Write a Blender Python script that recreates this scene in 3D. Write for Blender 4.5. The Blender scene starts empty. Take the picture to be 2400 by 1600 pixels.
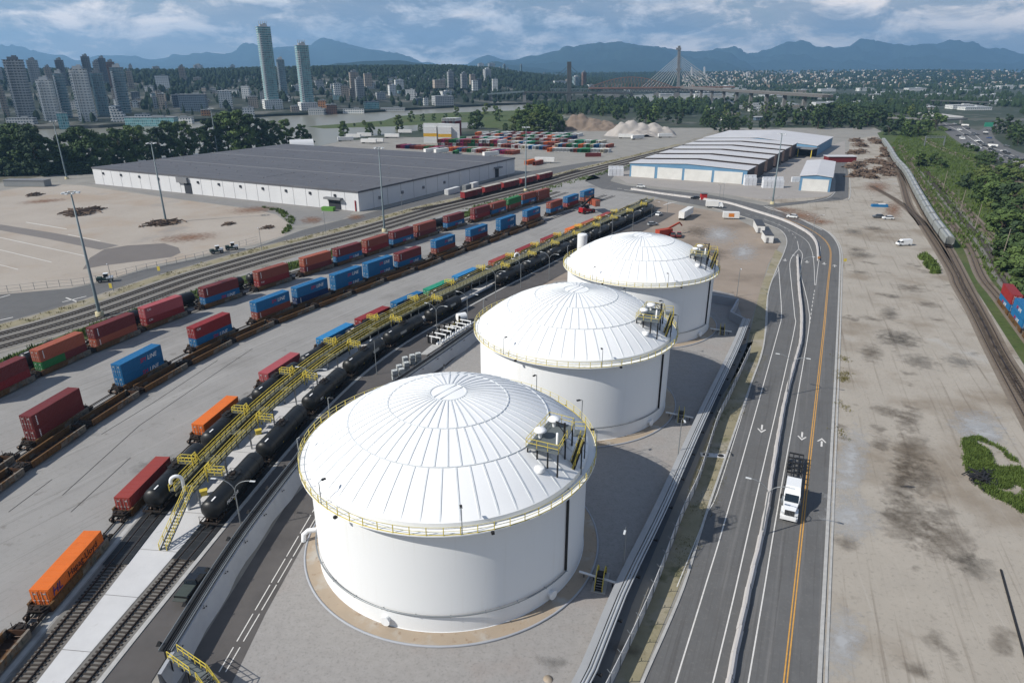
HAZE=0.00009
import bpy, math, random
from mathutils import Vector, Matrix
R=math.radians; PI=math.pi
sc=bpy.context.scene; COL=sc.collection
# ------------------------------------------------------------- survey: photo pixel -> point on the ground
F_,H_=1600.0,64.0; PIT=math.atan((800-155)/F_); CP,SP=math.cos(PIT),math.sin(PIT)
RG={'A0':(0,0,2.94),'A1':(800,0,2.94),'A2':(1600,0,2.94),'A3':(0,380,2.94),'A4':(800,380,2.94),'A5':(1600,380,2.94),
'B0':(0,780,2.94),'B1':(800,780,2.94),'B2':(1600,780,2.94),'B3':(0,1180,2.94),'B4':(800,1180,2.94),'B5':(1600,1180,2.94),
'C0':(0,700,5.6),'C1':(300,580,5.6),'C2':(650,500,5.6),'C3':(1000,400,5.6),'C4':(1200,400,5.6),'C5':(850,560,5.6),'C6':(560,720,5.6),
'D0':(350,950,4.48),'D1':(660,820,2.24),'D2':(1060,520,2.851),'D3':(1300,940,5.6),'D4':(1180,960,8.615),'D5':(330,1380,5.88),'D6':(960,640,6.03),
'D7':(1740,1060,8.25),'D8':(2240,640,7.125),'D9':(1240,420,9.046),
'F':(0,0,.98),'S':(0,0,1),'E0':(0,130,5.88),'E1':(400,40,5.88),'E2':(800,130,5.88),'E3':(1200,90,5.88),'E4':(1600,150,5.88),'E5':(2000,190,5.88)}
def px(r,x,y):
    o=RG[r]; return o[0]+x/o[2], o[1]+y/o[2]
def ray(u,v): return (u-1200, F_*CP-(v-800)*SP, -(F_*SP+(v-800)*CP))
def g(r,x,y,z=0.0):
    d=ray(*px(r,x,y)); t=(z-H_)/d[2]; return (d[0]*t,d[1]*t)
def gz(r,x,y,z): a=g(r,x,y,z); return (a[0],a[1],z)
def gs(r,pts,z=0.0): return [g(r,x,y,z) for x,y in pts]
def atY(u,v,Y):
    d=ray(u,v); t=Y/d[1]; return (d[0]*t,Y,H_+d[2]*t)
# ------------------------------------------------------------- colours and materials
def lin(c): c/=255.0; return c/12.92 if c<=.04045 else ((c+.055)/1.055)**2.4
def rgb(r,g_,b,k=1.0): return (lin(r)*k,lin(g_)*k,lin(b)*k)
MATS={}
def mat(name,c1,c2=None,rough=.75,scale=.6,spec=.3,metal=0.0,bump=0.0,bscale=None,amt=.5,stain=None,sscale=.05,slo=.52,shi=.68,coat=0.0,streak=None,detail=5):
    if name in MATS: return MATS[name]
    m=bpy.data.materials.new(name); MATS[name]=m; m.use_nodes=True; nt=m.node_tree; N=nt.nodes; L=nt.links
    b=N['Principled BSDF']; b.inputs['Roughness'].default_value=rough; b.inputs['Specular IOR Level'].default_value=spec; b.inputs['Metallic'].default_value=metal
    if coat: b.inputs['Coat Weight'].default_value=coat
    if c2 is None: c2=tuple(x*.86 for x in c1)
    tc=N.new('ShaderNodeTexCoord')
    def noise(s,d=5,rg=.55):
        n=N.new('ShaderNodeTexNoise'); n.inputs['Scale'].default_value=s; n.inputs['Detail'].default_value=d; n.inputs['Roughness'].default_value=rg
        L.new(tc.outputs['Object'],n.inputs['Vector']); return n
    n=noise(scale,detail,.62); rp=N.new('ShaderNodeValToRGB'); rp.color_ramp.elements[0].position=.5-amt*.4; rp.color_ramp.elements[1].position=.5+amt*.4
    rp.color_ramp.elements[0].color=(*c2,1); rp.color_ramp.elements[1].color=(*c1,1); L.new(n.outputs['Fac'],rp.inputs['Fac']); out=rp.outputs['Color']
    if stain:
        for k,(sc_,lo,hi,colr,al) in enumerate(stain):
            n2=noise(sc_,6,.6); r2=N.new('ShaderNodeValToRGB'); r2.color_ramp.elements[0].position=lo; r2.color_ramp.elements[1].position=hi
            r2.color_ramp.elements[0].color=(0,0,0,1); r2.color_ramp.elements[1].color=(al,al,al,1); L.new(n2.outputs['Fac'],r2.inputs['Fac'])
            mx=N.new('ShaderNodeMix'); mx.data_type='RGBA'; L.new(r2.outputs['Color'],mx.inputs['Factor']); L.new(out,mx.inputs['A']); mx.inputs['B'].default_value=(*colr,1); out=mx.outputs['Result']
    for (ang,sl_,sc2,lo,hi,colr,al) in (streak or ()):
        mp=N.new('ShaderNodeMapping'); mp.vector_type='TEXTURE'; mp.inputs['Rotation'].default_value=(0,0,R(ang or 0)); mp.inputs['Scale'].default_value=(sl_,sc2,1) if ang is not None else (sl_,sl_,sc2); L.new(tc.outputs['Object'],mp.inputs['Vector'])
        n2=N.new('ShaderNodeTexNoise'); n2.inputs['Scale'].default_value=1; n2.inputs['Detail'].default_value=6; n2.inputs['Roughness'].default_value=.6; L.new(mp.outputs['Vector'],n2.inputs['Vector'])
        r2=N.new('ShaderNodeValToRGB'); r2.color_ramp.elements[0].position=lo; r2.color_ramp.elements[1].position=hi; r2.color_ramp.elements[0].color=(0,0,0,1); r2.color_ramp.elements[1].color=(al,al,al,1); L.new(n2.outputs['Fac'],r2.inputs['Fac'])
        mx=N.new('ShaderNodeMix'); mx.data_type='RGBA'; L.new(r2.outputs['Color'],mx.inputs['Factor']); L.new(out,mx.inputs['A']); mx.inputs['B'].default_value=(*colr,1); out=mx.outputs['Result']
    L.new(out,b.inputs['Base Color'])
    if bump:
        n3=noise(bscale or scale*6,4); bp=N.new('ShaderNodeBump'); bp.inputs['Strength'].default_value=bump; bp.inputs['Distance'].default_value=.1
        L.new(n3.outputs['Fac'],bp.inputs['Height']); L.new(bp.outputs['Normal'],b.inputs['Normal'])
    return m
def facade(name,wall,glass,fw=3.0,fh=3.0,wf=.62,hf=.55,vert=.0):
    """wall with a grid of windows, in object space: X/Y run along the walls, Z up"""
    if name in MATS: return MATS[name]
    m=bpy.data.materials.new(name); MATS[name]=m; m.use_nodes=True; N=m.node_tree.nodes; L=m.node_tree.links; b=N['Principled BSDF']
    tc=N.new('ShaderNodeTexCoord'); sp=N.new('ShaderNodeSeparateXYZ'); L.new(tc.outputs['Object'],sp.inputs[0])
    def mth(op,a,b_=None):
        n=N.new('ShaderNodeMath'); n.operation=op
        for i,v in enumerate((a,b_)):
            if v is None: continue
            if isinstance(v,(int,float)): n.inputs[i].default_value=v
            else: L.new(v,n.inputs[i])
        return n.outputs[0]
    ad=mth('ADD',sp.outputs['X'],sp.outputs['Y'])
    fx=mth('FRACT',mth('DIVIDE',ad,fw)); fz=mth('FRACT',mth('DIVIDE',sp.outputs['Z'],fh))
    w=mth('MULTIPLY',mth('LESS_THAN',fx,wf),mth('LESS_THAN',fz,hf))
    ge=N.new('ShaderNodeNewGeometry'); sn=N.new('ShaderNodeSeparateXYZ'); L.new(ge.outputs['Normal'],sn.inputs[0])
    up=mth('LESS_THAN',mth('ABSOLUTE',sn.outputs['Z']),.5); w=mth('MULTIPLY',w,up)
    wn=N.new('ShaderNodeTexWhiteNoise'); cv=N.new('ShaderNodeCombineXYZ')
    L.new(mth('FLOOR',mth('DIVIDE',ad,fw)),cv.inputs[0]); L.new(mth('FLOOR',mth('DIVIDE',sp.outputs['Z'],fh)),cv.inputs[1]); L.new(cv.outputs[0],wn.inputs['Vector'])
    gm=N.new('ShaderNodeMix'); gm.data_type='RGBA'; gm.inputs['A'].default_value=(*[x*.55 for x in glass],1); gm.inputs['B'].default_value=(*[min(1,x*1.5) for x in glass],1); L.new(wn.outputs['Value'],gm.inputs['Factor'])
    mx=N.new('ShaderNodeMix'); mx.data_type='RGBA'; L.new(w,mx.inputs['Factor']); mx.inputs['A'].default_value=(*wall,1); L.new(gm.outputs['Result'],mx.inputs['B']); L.new(mx.outputs['Result'],b.inputs['Base Color'])
    rr=mth('SUBTRACT',.75,mth('MULTIPLY',w,.5)); L.new(rr,b.inputs['Roughness']); b.inputs['Specular IOR Level'].default_value=.35
    return m
# ------------------------------------------------------------- mesh building
class MB:
    def __init__(s): s.v=[];s.f=[];s.m=[];s.sm=[]
    def face(s,pts,m=0,sm=False):
        i=len(s.v); s.v+= [tuple(p) if len(p)==3 else (p[0],p[1],0) for p in pts]; s.f.append(tuple(range(i,i+len(pts)))); s.m.append(m); s.sm.append(sm)
    def mesh(s,V,Fc,m=0,sm=False):
        i=len(s.v); s.v+=[tuple(p) for p in V]
        for f in Fc: s.f.append(tuple(i+k for k in f)); s.m.append(m); s.sm.append(sm)
    def box(s,c,d,rz=0,m=0,top=None):
        x,y,z=d[0]/2,d[1]/2,d[2]/2; tx,ty=(x,y) if top is None else (x*top[0],y*top[1]); ca,sa=math.cos(rz),math.sin(rz)
        P=[(-x,-y,-z),(x,-y,-z),(x,y,-z),(-x,y,-z),(-tx,-ty,z),(tx,-ty,z),(tx,ty,z),(-tx,ty,z)]
        s.mesh([(c[0]+p[0]*ca-p[1]*sa,c[1]+p[0]*sa+p[1]*ca,c[2]+p[2]) for p in P],[(0,3,2,1),(4,5,6,7),(0,1,5,4),(1,2,6,5),(2,3,7,6),(3,0,4,7)],m)
    def beam(s,p,q,w,h=None,m=0):
        h=h or w; p=Vector(p);q=Vector(q);d=q-p
        if d.length<1e-6: return
        d.normalize(); up=Vector((0,0,1)) if abs(d.z)<.95 else Vector((1,0,0)); a=d.cross(up).normalized()*w/2; b=a.cross(d).normalized()*h/2
        V=[p-a-b,p+a-b,p+a+b,p-a+b,q-a-b,q+a-b,q+a+b,q-a+b]
        s.mesh(V,[(0,1,2,3),(7,6,5,4),(0,4,5,1),(1,5,6,2),(2,6,7,3),(3,7,4,0)],m)
    def poly(s,pts,w,h=None,m=0):
        for a,b in zip(pts,pts[1:]): s.beam(a,b,w,h,m)
    def tube(s,pts,r,n=8,m=0,r2=None,caps=True,sm=True):
        pts=[Vector(p) for p in pts]; k=len(pts); V=[];Fc=[]; r2=r if r2 is None else r2
        ref=None
        for i,p in enumerate(pts):
            d=(pts[min(i+1,k-1)]-pts[max(i-1,0)]).normalized()
            if ref is None: ref=Vector((0,0,1)) if abs(d.z)<.9 else Vector((1,0,0))
            a=d.cross(ref).normalized(); b=a.cross(d).normalized(); ref=b; rr=r+(r2-r)*i/max(1,k-1)
            for j in range(n):
                t=2*PI*j/n; V.append(p+a*rr*math.cos(t)+b*rr*math.sin(t))
        for i in range(k-1):
            for j in range(n): Fc.append((i*n+j,i*n+(j+1)%n,(i+1)*n+(j+1)%n,(i+1)*n+j))
        s.mesh(V,Fc,m,sm)
        if caps: s.mesh([V[j] for j in range(n)][::-1],[tuple(range(n))],m); s.mesh(V[-n:],[tuple(range(n))],m)
    def lathe(s,prof,n=32,c=(0,0,0),m=0,sm=True,a0=0,a1=2*PI):
        k=len(prof);V=[];Fc=[];full=abs(a1-a0-2*PI)<1e-6; na=n if full else n+1
        for j in range(na):
            t=a0+(a1-a0)*j/n
            for r,z in prof: V.append((c[0]+r*math.cos(t),c[1]+r*math.sin(t),c[2]+z))
        for j in range(n):
            j2=(j+1)%na
            for i in range(k-1): Fc.append((j*k+i,j2*k+i,j2*k+i+1,j*k+i+1))
        s.mesh(V,Fc,m,sm)
    def prism(s,poly,z0,z1,m=0,mt=None,bottom=False):
        n=len(poly); A=sum(poly[i][0]*poly[(i+1)%n][1]-poly[(i+1)%n][0]*poly[i][1] for i in range(n))
        if A<0: poly=poly[::-1]
        V=[(p[0],p[1],z0) for p in poly]+[(p[0],p[1],z1) for p in poly]
        s.mesh(V,[(i,(i+1)%n,n+(i+1)%n,n+i) for i in range(n)],m); s.mesh(V[n:],[tuple(range(n))],m if mt is None else mt)
        if bottom: s.mesh(V[:n],[tuple(range(n))[::-1]],m)
    def xsec(s,sec,x0,x1,m=0,caps=True,sm=False):
        """closed section [(y,z)] swept along X"""
        n=len(sec);V=[(x0,y,z) for y,z in sec]+[(x1,y,z) for y,z in sec]
        s.mesh(V,[(i,n+i,n+(i+1)%n,(i+1)%n) for i in range(n)],m,sm)
        if caps: s.mesh(V[:n],[tuple(range(n))],m); s.mesh(V[n:],[tuple(range(n))[::-1]],m)
    def data(s,name,mats):
        me=bpy.data.meshes.new(name); me.from_pydata(s.v,[],s.f)
        for mm in (mats if isinstance(mats,(list,tuple)) else [mats]): me.materials.append(mm)
        me.polygons.foreach_set('material_index',s.m); me.polygons.foreach_set('use_smooth',s.sm); me.update(); return me
    def build(s,name,mats,parent=None,loc=None,rz=0):
        return link(name,s.data(name,mats),parent,loc,rz)
def link(name,me,parent=None,loc=None,rz=0):
    o=bpy.data.objects.new(name,me); COL.objects.link(o)
    if parent: o.parent=parent
    if loc: o.location=loc
    if rz: o.rotation_euler=(0,0,rz)
    return o
def tag(o,label=None,cat=None,group=None,kind=None):
    if label: o['label']=label
    if cat: o['category']=cat
    if group: o['group']=group
    if kind: o['kind']=kind
    return o
def empty(name,loc,rz=0,label=None,cat=None,group=None):
    o=bpy.data.objects.new(name,None); COL.objects.link(o); o.location=loc; o.rotation_euler=(0,0,rz); o.empty_display_size=.5
    return tag(o,label,cat,group)
KIDS={}
def kids(o): return [c for c in o.children]
def dup(root,loc,rz=0,label=None,group=None,scale=None,tilt=None):
    r=root.copy(); COL.objects.link(r); r.location=loc; r.rotation_euler=(0,0,rz) if tilt is None else tilt
    if scale: r.scale=scale if isinstance(scale,(tuple,list)) else (scale,)*3
    if label: r['label']=label
    if group: r['group']=group
    for ch in root.children:
        c=ch.copy(); COL.objects.link(c); c.parent=r
        for gg in ch.children:
            d=gg.copy(); COL.objects.link(d); d.parent=c
    return r
def recolour(o,m,i=0):
    o.material_slots[i].link='OBJECT'; o.material_slots[i].material=m
ORD='first second third fourth fifth sixth seventh eighth ninth tenth eleventh twelfth thirteenth fourteenth fifteenth sixteenth seventeenth eighteenth nineteenth twentieth'.split()
def nth(i):
    if i<20: return ORD[i]
    k=i+1; s={1:'st',2:'nd',3:'rd'}.get(k%10,'th') if k%100 not in (11,12,13) else 'th'; return '%d%s'%(k,s)
class Path:
    def __init__(s,pts,step=1.0):
        P=[Vector((p[0],p[1],0)) for p in pts]; P=[P[0]*2-P[1]]+P+[P[-1]*2-P[-2]]; out=[]
        for i in range(1,len(P)-2):
            a,b,c,d=P[i-1:i+3]; n=max(2,int((c-b).length/step))
            for k in range(n):
                t=k/n; out.append(.5*((2*b)+(c-a)*t+(2*a-5*b+4*c-d)*t*t+(3*b-a-3*c+d)*t**3))
        out.append(P[-2]); s.p=out; s.s=[0.0]
        for a,b in zip(out,out[1:]): s.s.append(s.s[-1]+(b-a).length)
        s.L=s.s[-1]
    def at(s,d,off=0.0):
        import bisect
        i=min(max(bisect.bisect_right(s.s,d)-1,0),len(s.p)-2); a,b=s.p[i],s.p[i+1]; t=(d-s.s[i])/max(1e-9,s.s[i+1]-s.s[i]); q=a+(b-a)*t
        i0=max(0,i-2);i1=min(len(s.p)-1,i+3); dr=(s.p[i1]-s.p[i0]).normalized(); return q.x+dr.y*off,q.y-dr.x*off,math.atan2(dr.y,dr.x)
    def proj(s,p):
        p=Vector((p[0],p[1],0)); i=min(range(len(s.p)),key=lambda k:(s.p[k]-p).length_squared); a=s.p[max(0,i-1)];b=s.p[min(len(s.p)-1,i+1)]; d=(b-a).normalized(); return s.s[i]+(p-s.p[i]).dot(d)
    def offset(s,off,d0=0,d1=None,step=4.0):
        d1=s.L if d1 is None else d1; n=max(1,int((d1-d0)/step)); return [s.at(d0+(d1-d0)*k/n,off)[:2] for k in range(n+1)]
    def sub(s,off,d0=0,d1=None,step=4.0): return Path(s.offset(off,d0,d1,step))
def ribbon(mb,path,o0,o1,z,d0=0,d1=None,step=3.0,m=0,thick=0):
    A=path.offset(o0,d0,d1,step);B=path.offset(o1,d0,d1,step)
    for i in range(len(A)-1):
        mb.face([(*A[i],z),(*B[i],z),(*B[i+1],z),(*A[i+1],z)][::-1],m)
        if thick:
            mb.face([(*A[i],z),(*A[i+1],z),(*A[i+1],z-thick),(*A[i],z-thick)][::-1],m); mb.face([(*B[i],z),(*B[i+1],z),(*B[i+1],z-thick),(*B[i],z-thick)],m)
LAY=[0.0]
def sheet(name,poly,m,z,kind='structure',label=None,cat=None):
    mb=MB(); n=len(poly); A=sum(poly[i][0]*poly[(i+1)%n][1]-poly[(i+1)%n][0]*poly[i][1] for i in range(n))
    if A<0: poly=poly[::-1]
    mb.face([(p[0],p[1],z) for p in poly]); o=mb.build(name,m); return tag(o,label,cat,None,kind)
def text_mesh(body,size,ext=.006,name='lettering'):
    cu=bpy.data.curves.new(name,'FONT'); cu.body=body; cu.size=size; cu.align_x='CENTER'; cu.align_y='CENTER'; cu.extrude=ext; cu.resolution_u=2
    o=bpy.data.objects.new(name,cu); COL.objects.link(o); bpy.context.view_layer.update()
    me=bpy.data.meshes.new_from_object(o.evaluated_get(bpy.context.evaluated_depsgraph_get())); bpy.data.objects.remove(o); me.name=name; return me
random.seed(7)
# ------------------------------------------------------------- camera, sky, sun
cd=bpy.data.cameras.new('camera'); cam=bpy.data.objects.new('camera',cd); COL.objects.link(cam); sc.camera=cam
cam.location=(0,0,H_); cam.rotation_euler=(PI/2-PIT,0,0); cd.lens=24.0; cd.sensor_width=36; cd.clip_end=60000; cd.clip_start=.5
SUN_EL,SUN_AZ=R(39),R(202)
sv=Vector((math.cos(SUN_AZ)*math.cos(SUN_EL),math.sin(SUN_AZ)*math.cos(SUN_EL),math.sin(SUN_EL)))
sl=bpy.data.lights.new('sun','SUN'); sl.energy=4.7; sl.angle=R(.53); sl.color=(1,.95,.87); so=bpy.data.objects.new('sun',sl); COL.objects.link(so); so.rotation_euler=sv.to_track_quat('Z','Y').to_euler(); so.location=(-200,-100,300)
w=bpy.data.worlds.new('World'); sc.world=w; w.use_nodes=True; nt=w.node_tree; N=nt.nodes; L=nt.links; bg=N['Background']; bg.inputs['Strength'].default_value=.1
sky=N.new('ShaderNodeTexSky'); sky.sky_type='NISHITA'; sky.sun_disc=False; sky.sun_elevation=SUN_EL; sky.sun_rotation=math.atan2(sv.x,sv.y)%(2*PI); sky.air_density=1.3; sky.dust_density=1.5
tc=N.new('ShaderNodeTexCoord')
def cloudn(loc,scl,det=9,dist=.45,rough=.64):
    mp=N.new('ShaderNodeMapping'); mp.inputs['Location'].default_value=loc; mp.inputs['Scale'].default_value=scl; L.new(tc.outputs['Generated'],mp.inputs['Vector'])
    n=N.new('ShaderNodeTexNoise'); n.inputs['Scale'].default_value=1; n.inputs['Detail'].default_value=det; n.inputs['Roughness'].default_value=rough; n.inputs['Distortion'].default_value=dist; L.new(mp.outputs['Vector'],n.inputs['Vector']); return n.outputs['Fac']
def ramp(f,a,b,ca=(0,0,0),cb=(1,1,1)):
    r=N.new('ShaderNodeValToRGB'); r.color_ramp.elements[0].position=a; r.color_ramp.elements[1].position=b; r.color_ramp.elements[0].color=(*ca,1); r.color_ramp.elements[1].color=(*cb,1); L.new(f,r.inputs['Fac']); return r.outputs['Color']
def wmix(f,a,b):
    m=N.new('ShaderNodeMix'); m.data_type='RGBA'
    for k,v in (('Factor',f),('A',a),('B',b)):
        if isinstance(v,tuple): m.inputs[k].default_value=(*v,1)
        elif isinstance(v,float): m.inputs[k].default_value=v
        else: L.new(v,m.inputs[k])
    return m.outputs['Result']
def wm(op,a,b):
    n=N.new('ShaderNodeMath'); n.operation=op
    for i,v in enumerate((a,b)):
        if isinstance(v,float): n.inputs[i].default_value=v
        else: L.new(v,n.inputs[i])
    return n.outputs[0]
S1=(10,10,27)
dens=cloudn((3.1,1.7,.4),S1); dens_up=cloudn((3.1,1.7,1.05),S1)
fine=cloudn((5.5,2.2,8.1),(26,26,62),6)
lit=wm('ADD',wm('ADD',wm('MULTIPLY',wm('SUBTRACT',dens,dens_up),2.8),.30),wm('MULTIPLY',fine,.28))
base=wmix(.8,sky.outputs['Color'],(2.4,3.1,3.95))
cloudc=ramp(lit,.3,.86,(3.4,3.8,4.35),(10.2,9.3,8.7))
big=cloudn((9.2,4.0,2.2),(3.2,3.2,13),4)
mask=ramp(wm('ADD',wm('MULTIPLY',dens,.7),wm('MULTIPLY',big,.3)),.36,.475)
sz=N.new('ShaderNodeSeparateXYZ'); L.new(tc.outputs['Generated'],sz.inputs[0]); high=ramp(sz.outputs['Z'],.13,.5)
mask=wmix(high,mask,(.22,.22,.22)); base=wmix(high,base,(.8,1.5,2.9))
skyc=wmix(mask,base,cloudc); dark=ramp(cloudn((1.0,7.7,5.0),(2.6,2.6,17),4),.46,.62,(1.08,1.06,1.04),(.62,.72,.85))
mul=N.new('ShaderNodeMix'); mul.data_type='RGBA'; mul.blend_type='MULTIPLY'; mul.inputs['Factor'].default_value=1; L.new(skyc,mul.inputs['A']); L.new(dark,mul.inputs['B'])
L.new(mul.outputs['Result'],bg.inputs['Color'])
sc.view_settings.view_transform='Standard'; sc.view_settings.look='None'; sc.view_settings.exposure=.36; sc.view_settings.gamma=1
# haze
hm=bpy.data.materials.new('haze_air'); hm.use_nodes=True; n_=hm.node_tree.nodes; n_.remove(n_['Principled BSDF']); pv=n_.new('ShaderNodeVolumePrincipled'); pv.inputs['Density'].default_value=HAZE; pv.inputs['Color'].default_value=(.33,.62,.98,1); pv.inputs['Anisotropy'].default_value=.2
hm.node_tree.links.new(pv.outputs['Volume'],n_['Material Output'].inputs['Volume'])
if HAZE:
    mb=MB(); mb.box((0,7700,359),(41000,16600,720)); tag(mb.build('haze',hm),'pale blue summer haze thickening towards the mountains','haze',None,'stuff')
# ------------------------------------------------------------- materials of the ground
m_far=mat('far_ground',rgb(74,86,62,.5),rgb(58,72,52,.5),scale=.02,amt=.6,stain=[(.006,.5,.6,rgb(150,150,135,.3),.7),(.03,.58,.62,rgb(160,158,150,.4),.6)])
m_ind=mat('industrial_ground',rgb(178,174,166,.62),rgb(150,147,140,.6),scale=.09,amt=.8,stain=[(.03,.55,.72,rgb(135,125,108,.5),.55),(.9,.6,.7,rgb(105,100,92,.5),.25)])
m_conc=mat('yard_concrete',rgb(170,168,165,.68),rgb(152,150,147,.68),rough=.85,scale=.12,amt=.9,stain=[(.05,.55,.75,rgb(126,122,116,.55),.5),(1.3,.55,.75,rgb(140,136,130,.55),.4),(.35,.62,.7,rgb(112,102,92,.5),.35)],streak=[(60,30,.6,.55,.72,rgb(124,120,116,.55),.55),(62,60,1.6,.56,.7,rgb(190,188,184,.66),.4)],bump=.05)
m_asph=mat('asphalt',rgb(118,118,118,.66),rgb(105,105,105,.64),rough=.85,scale=.35,amt=.9,stain=[(.06,.5,.7,rgb(102,100,98,.66),.5),(2.2,.55,.7,rgb(140,138,135,.7),.3)],streak=[(66,26,.5,.54,.7,rgb(88,86,84,.6),.55),(66,60,1.1,.56,.68,rgb(140,138,136,.72),.4)],bump=.06)
m_asph2=mat('lane_asphalt',rgb(110,106,104,.64),rgb(94,91,90,.62),rough=.85,scale=.3,amt=.9,stain=[(.09,.5,.7,rgb(78,76,76,.5),.5)])
m_tan=mat('tan_lot',rgb(190,181,170,.68),rgb(174,164,152,.66),rough=.9,scale=.05,amt=.9,stain=[(.018,.5,.66,rgb(176,150,122,.6),.6),(.5,.58,.7,rgb(150,142,132,.6),.3),(.03,.6,.7,rgb(160,156,152,.6),.6)])
m_gravel=mat('gravel_lot',rgb(190,182,170,.68),rgb(170,163,152,.65),rough=.95,scale=.12,amt=1.0,stain=[(.045,.50,.64,rgb(150,136,118,.58),.7),(.11,.60,.68,rgb(96,88,78,.55),.6),(1.6,.55,.72,rgb(134,128,120,.55),.45),(.03,.62,.7,rgb(190,190,188,.66),.6)],bump=.12,bscale=2.0,streak=[(70,40,.9,.56,.7,rgb(134,122,108,.56),.6),(76,18,.35,.58,.72,rgb(206,202,194,.68),.22)])
m_floor=mat('tank_yard_gravel',rgb(178,175,172,.66),rgb(158,155,152,.64),rough=.95,scale=.9,amt=1.0,stain=[(.08,.52,.7,rgb(170,156,148,.62),.5),(3.0,.52,.68,rgb(135,132,130,.58),.45)],bump=.15,bscale=3.5)
m_white=mat('white_concrete',rgb(216,216,216,.78),rgb(196,196,197,.76),rough=.8,scale=.25,amt=.9,stain=[(.5,.63,.72,rgb(150,146,140,.6),.4)])
m_dirt=mat('bare_dirt',rgb(178,164,150,.66),rgb(156,142,128,.62),rough=.95,scale=.1,amt=1.0,stain=[(.05,.5,.66,rgb(118,104,90,.55),.6),(.4,.56,.7,rgb(172,162,150,.64),.4)],bump=.1)
m_ball=mat('ballast',rgb(160,157,152,.55),rgb(128,124,118,.5),rough=.95,scale=1.5,amt=1.0,stain=[(.1,.52,.7,rgb(110,98,86,.5),.5)],bump=.2)
m_ballb=mat('brown_ballast',rgb(160,148,134,.58),rgb(130,118,106,.54),rough=.95,scale=1.2,amt=1.0,stain=[(.08,.54,.68,rgb(104,96,72,.5),.5)],bump=.2)
m_green=mat('meadow',rgb(106,124,64,.5),rgb(80,100,50,.46),rough=.95,scale=.12,amt=.9,stain=[(.04,.5,.66,rgb(128,128,84,.42),.6),(.5,.52,.7,rgb(56,76,38,.4),.6)],bump=.3,bscale=1.2)
m_weed=mat('dry_verge',rgb(176,166,140,.64),rgb(146,140,110,.58),rough=.95,scale=.3,amt=1.0,stain=[(.1,.5,.62,rgb(178,170,156,.64),.8),(.25,.56,.66,rgb(98,104,62,.5),.6)],bump=.2)
m_water=mat('river_water',rgb(150,146,128,.6),rgb(136,136,122,.58),rough=.3,scale=.02,amt=.8,spec=.5,bump=.04,bscale=.6)
m_line=mat('road_paint',rgb(226,224,220,.82),rgb(205,203,198,.8),scale=2)
m_yel=mat('yellow_road_paint',rgb(226,172,88,.75),rgb(205,152,74,.7),scale=2)
m_kerb=mat('kerb_concrete',rgb(200,199,196,.7),rgb(180,179,176,.68),scale=1)
m_steel=mat('galvanised_steel',rgb(168,174,178,.6),rough=.45,metal=.4); m_dark=mat('dark_steel',rgb(48,48,50,.6),rough=.6); m_rail=mat('rail_steel',rgb(92,78,70,.6),rough=.4,metal=.6)
m_tie=mat('sleeper_wood',rgb(92,84,76,.55),rgb(66,60,56,.5),scale=1.5,amt=1); m_yellow=mat('safety_yellow',rgb(234,214,96,.74),rgb(218,196,80,.7),rough=.5); m_black=mat('black_rubber',rgb(30,30,31,.6),rough=.7)
m_olive=mat('grating',rgb(132,132,112,.58),rgb(112,112,96,.54),rough=.6,scale=3)
# ------------------------------------------------------------- the lie of the land
sheet('ground',[(-20000,-300),(20000,-300),(20000,15800),(-20000,15800)],m_far,0)
S_=lambda pts,z=0:gs('S',pts,z)
sheet('industrial_ground',S_([(-1400,2600),(-500,560),(0,418),(250,388),(520,352),(720,336),(940,322),(1080,322),(1300,300),(1650,300),(2050,300),(2110,330),(2330,560),(2700,900),(3400,2600)]),m_ind,.02)
sheet('river_water',S_([(-500,345),(0,306),(160,302),(225,301),(430,288),(640,273),(860,265),(1060,253),(1180,247),(1290,245),(1420,236),(1480,224),(1560,218),(1720,219),(1720,228),(1560,234),(1440,250),(1330,276),(1100,300),(1000,304),(930,312),(820,326),(740,345),(650,346),(500,360),(250,392),(0,428),(-500,480)]),m_water,.06)
sheet('marsh',S_([(720,297),(800,291),(900,283),(930,273),(1010,266),(1100,263),(1250,258),(1330,262),(1300,285),(1190,305),(1140,300),(1100,287),(1010,291),(920,297),(830,299),(760,302)]),m_green,.10)
sheet('lot_concrete',gs('A3',[(-1400,300),(0,200),(300,150),(560,160),(1100,240),(1700,320),(1900,360),(2000,430),(1960,505),(1750,570),(1400,640),(1000,725),(760,805),(480,865),(0,915),(-1400,1050)]),m_tan,.04)
sheet('lot_patch',gs('A3',[(570,740),(620,660),(720,600),(880,575),(1130,560),(1230,590),(1245,625),(1180,655),(900,690),(700,715)]),mat('dark_patch',rgb(140,133,128,.62),rgb(122,116,112,.6),scale=.12,amt=1),.05)
sheet('lot_strip',gs('A3',[(-300,410),(0,430),(380,490),(820,575),(690,605),(330,530),(0,470),(-300,450)]),mat('grey_patch',rgb(146,140,135,.62),rgb(130,124,120,.6),scale=.2,amt=1),.045)
mb=MB()
for a,b in (((0,520),(600,650)),((0,605),(355,690)),((180,415),(460,462)),((0,708),(125,740)),((470,500),(690,545))):
    mb.face([(*g('A3',a[0],a[1]-1.5),.06),(*g('A3',a[0],a[1]+1.5),.06),(*g('A3',b[0],b[1]+1.5),.06),(*g('A3',b[0],b[1]-1.5),.06)])
tag(mb.build('lot_markings',m_line),kind='structure')
sheet('warehouse_apron',gs('A3',[(560,140),(660,150),(1200,205),(1900,270),(2352,310),(2450,330),(2352,400),(2000,440),(1960,370),(1700,315),(1100,235)])[::-1],mat('apron_grey',rgb(158,156,153,.62),rgb(140,138,135,.6),scale=.2,amt=1),.045)
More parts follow.
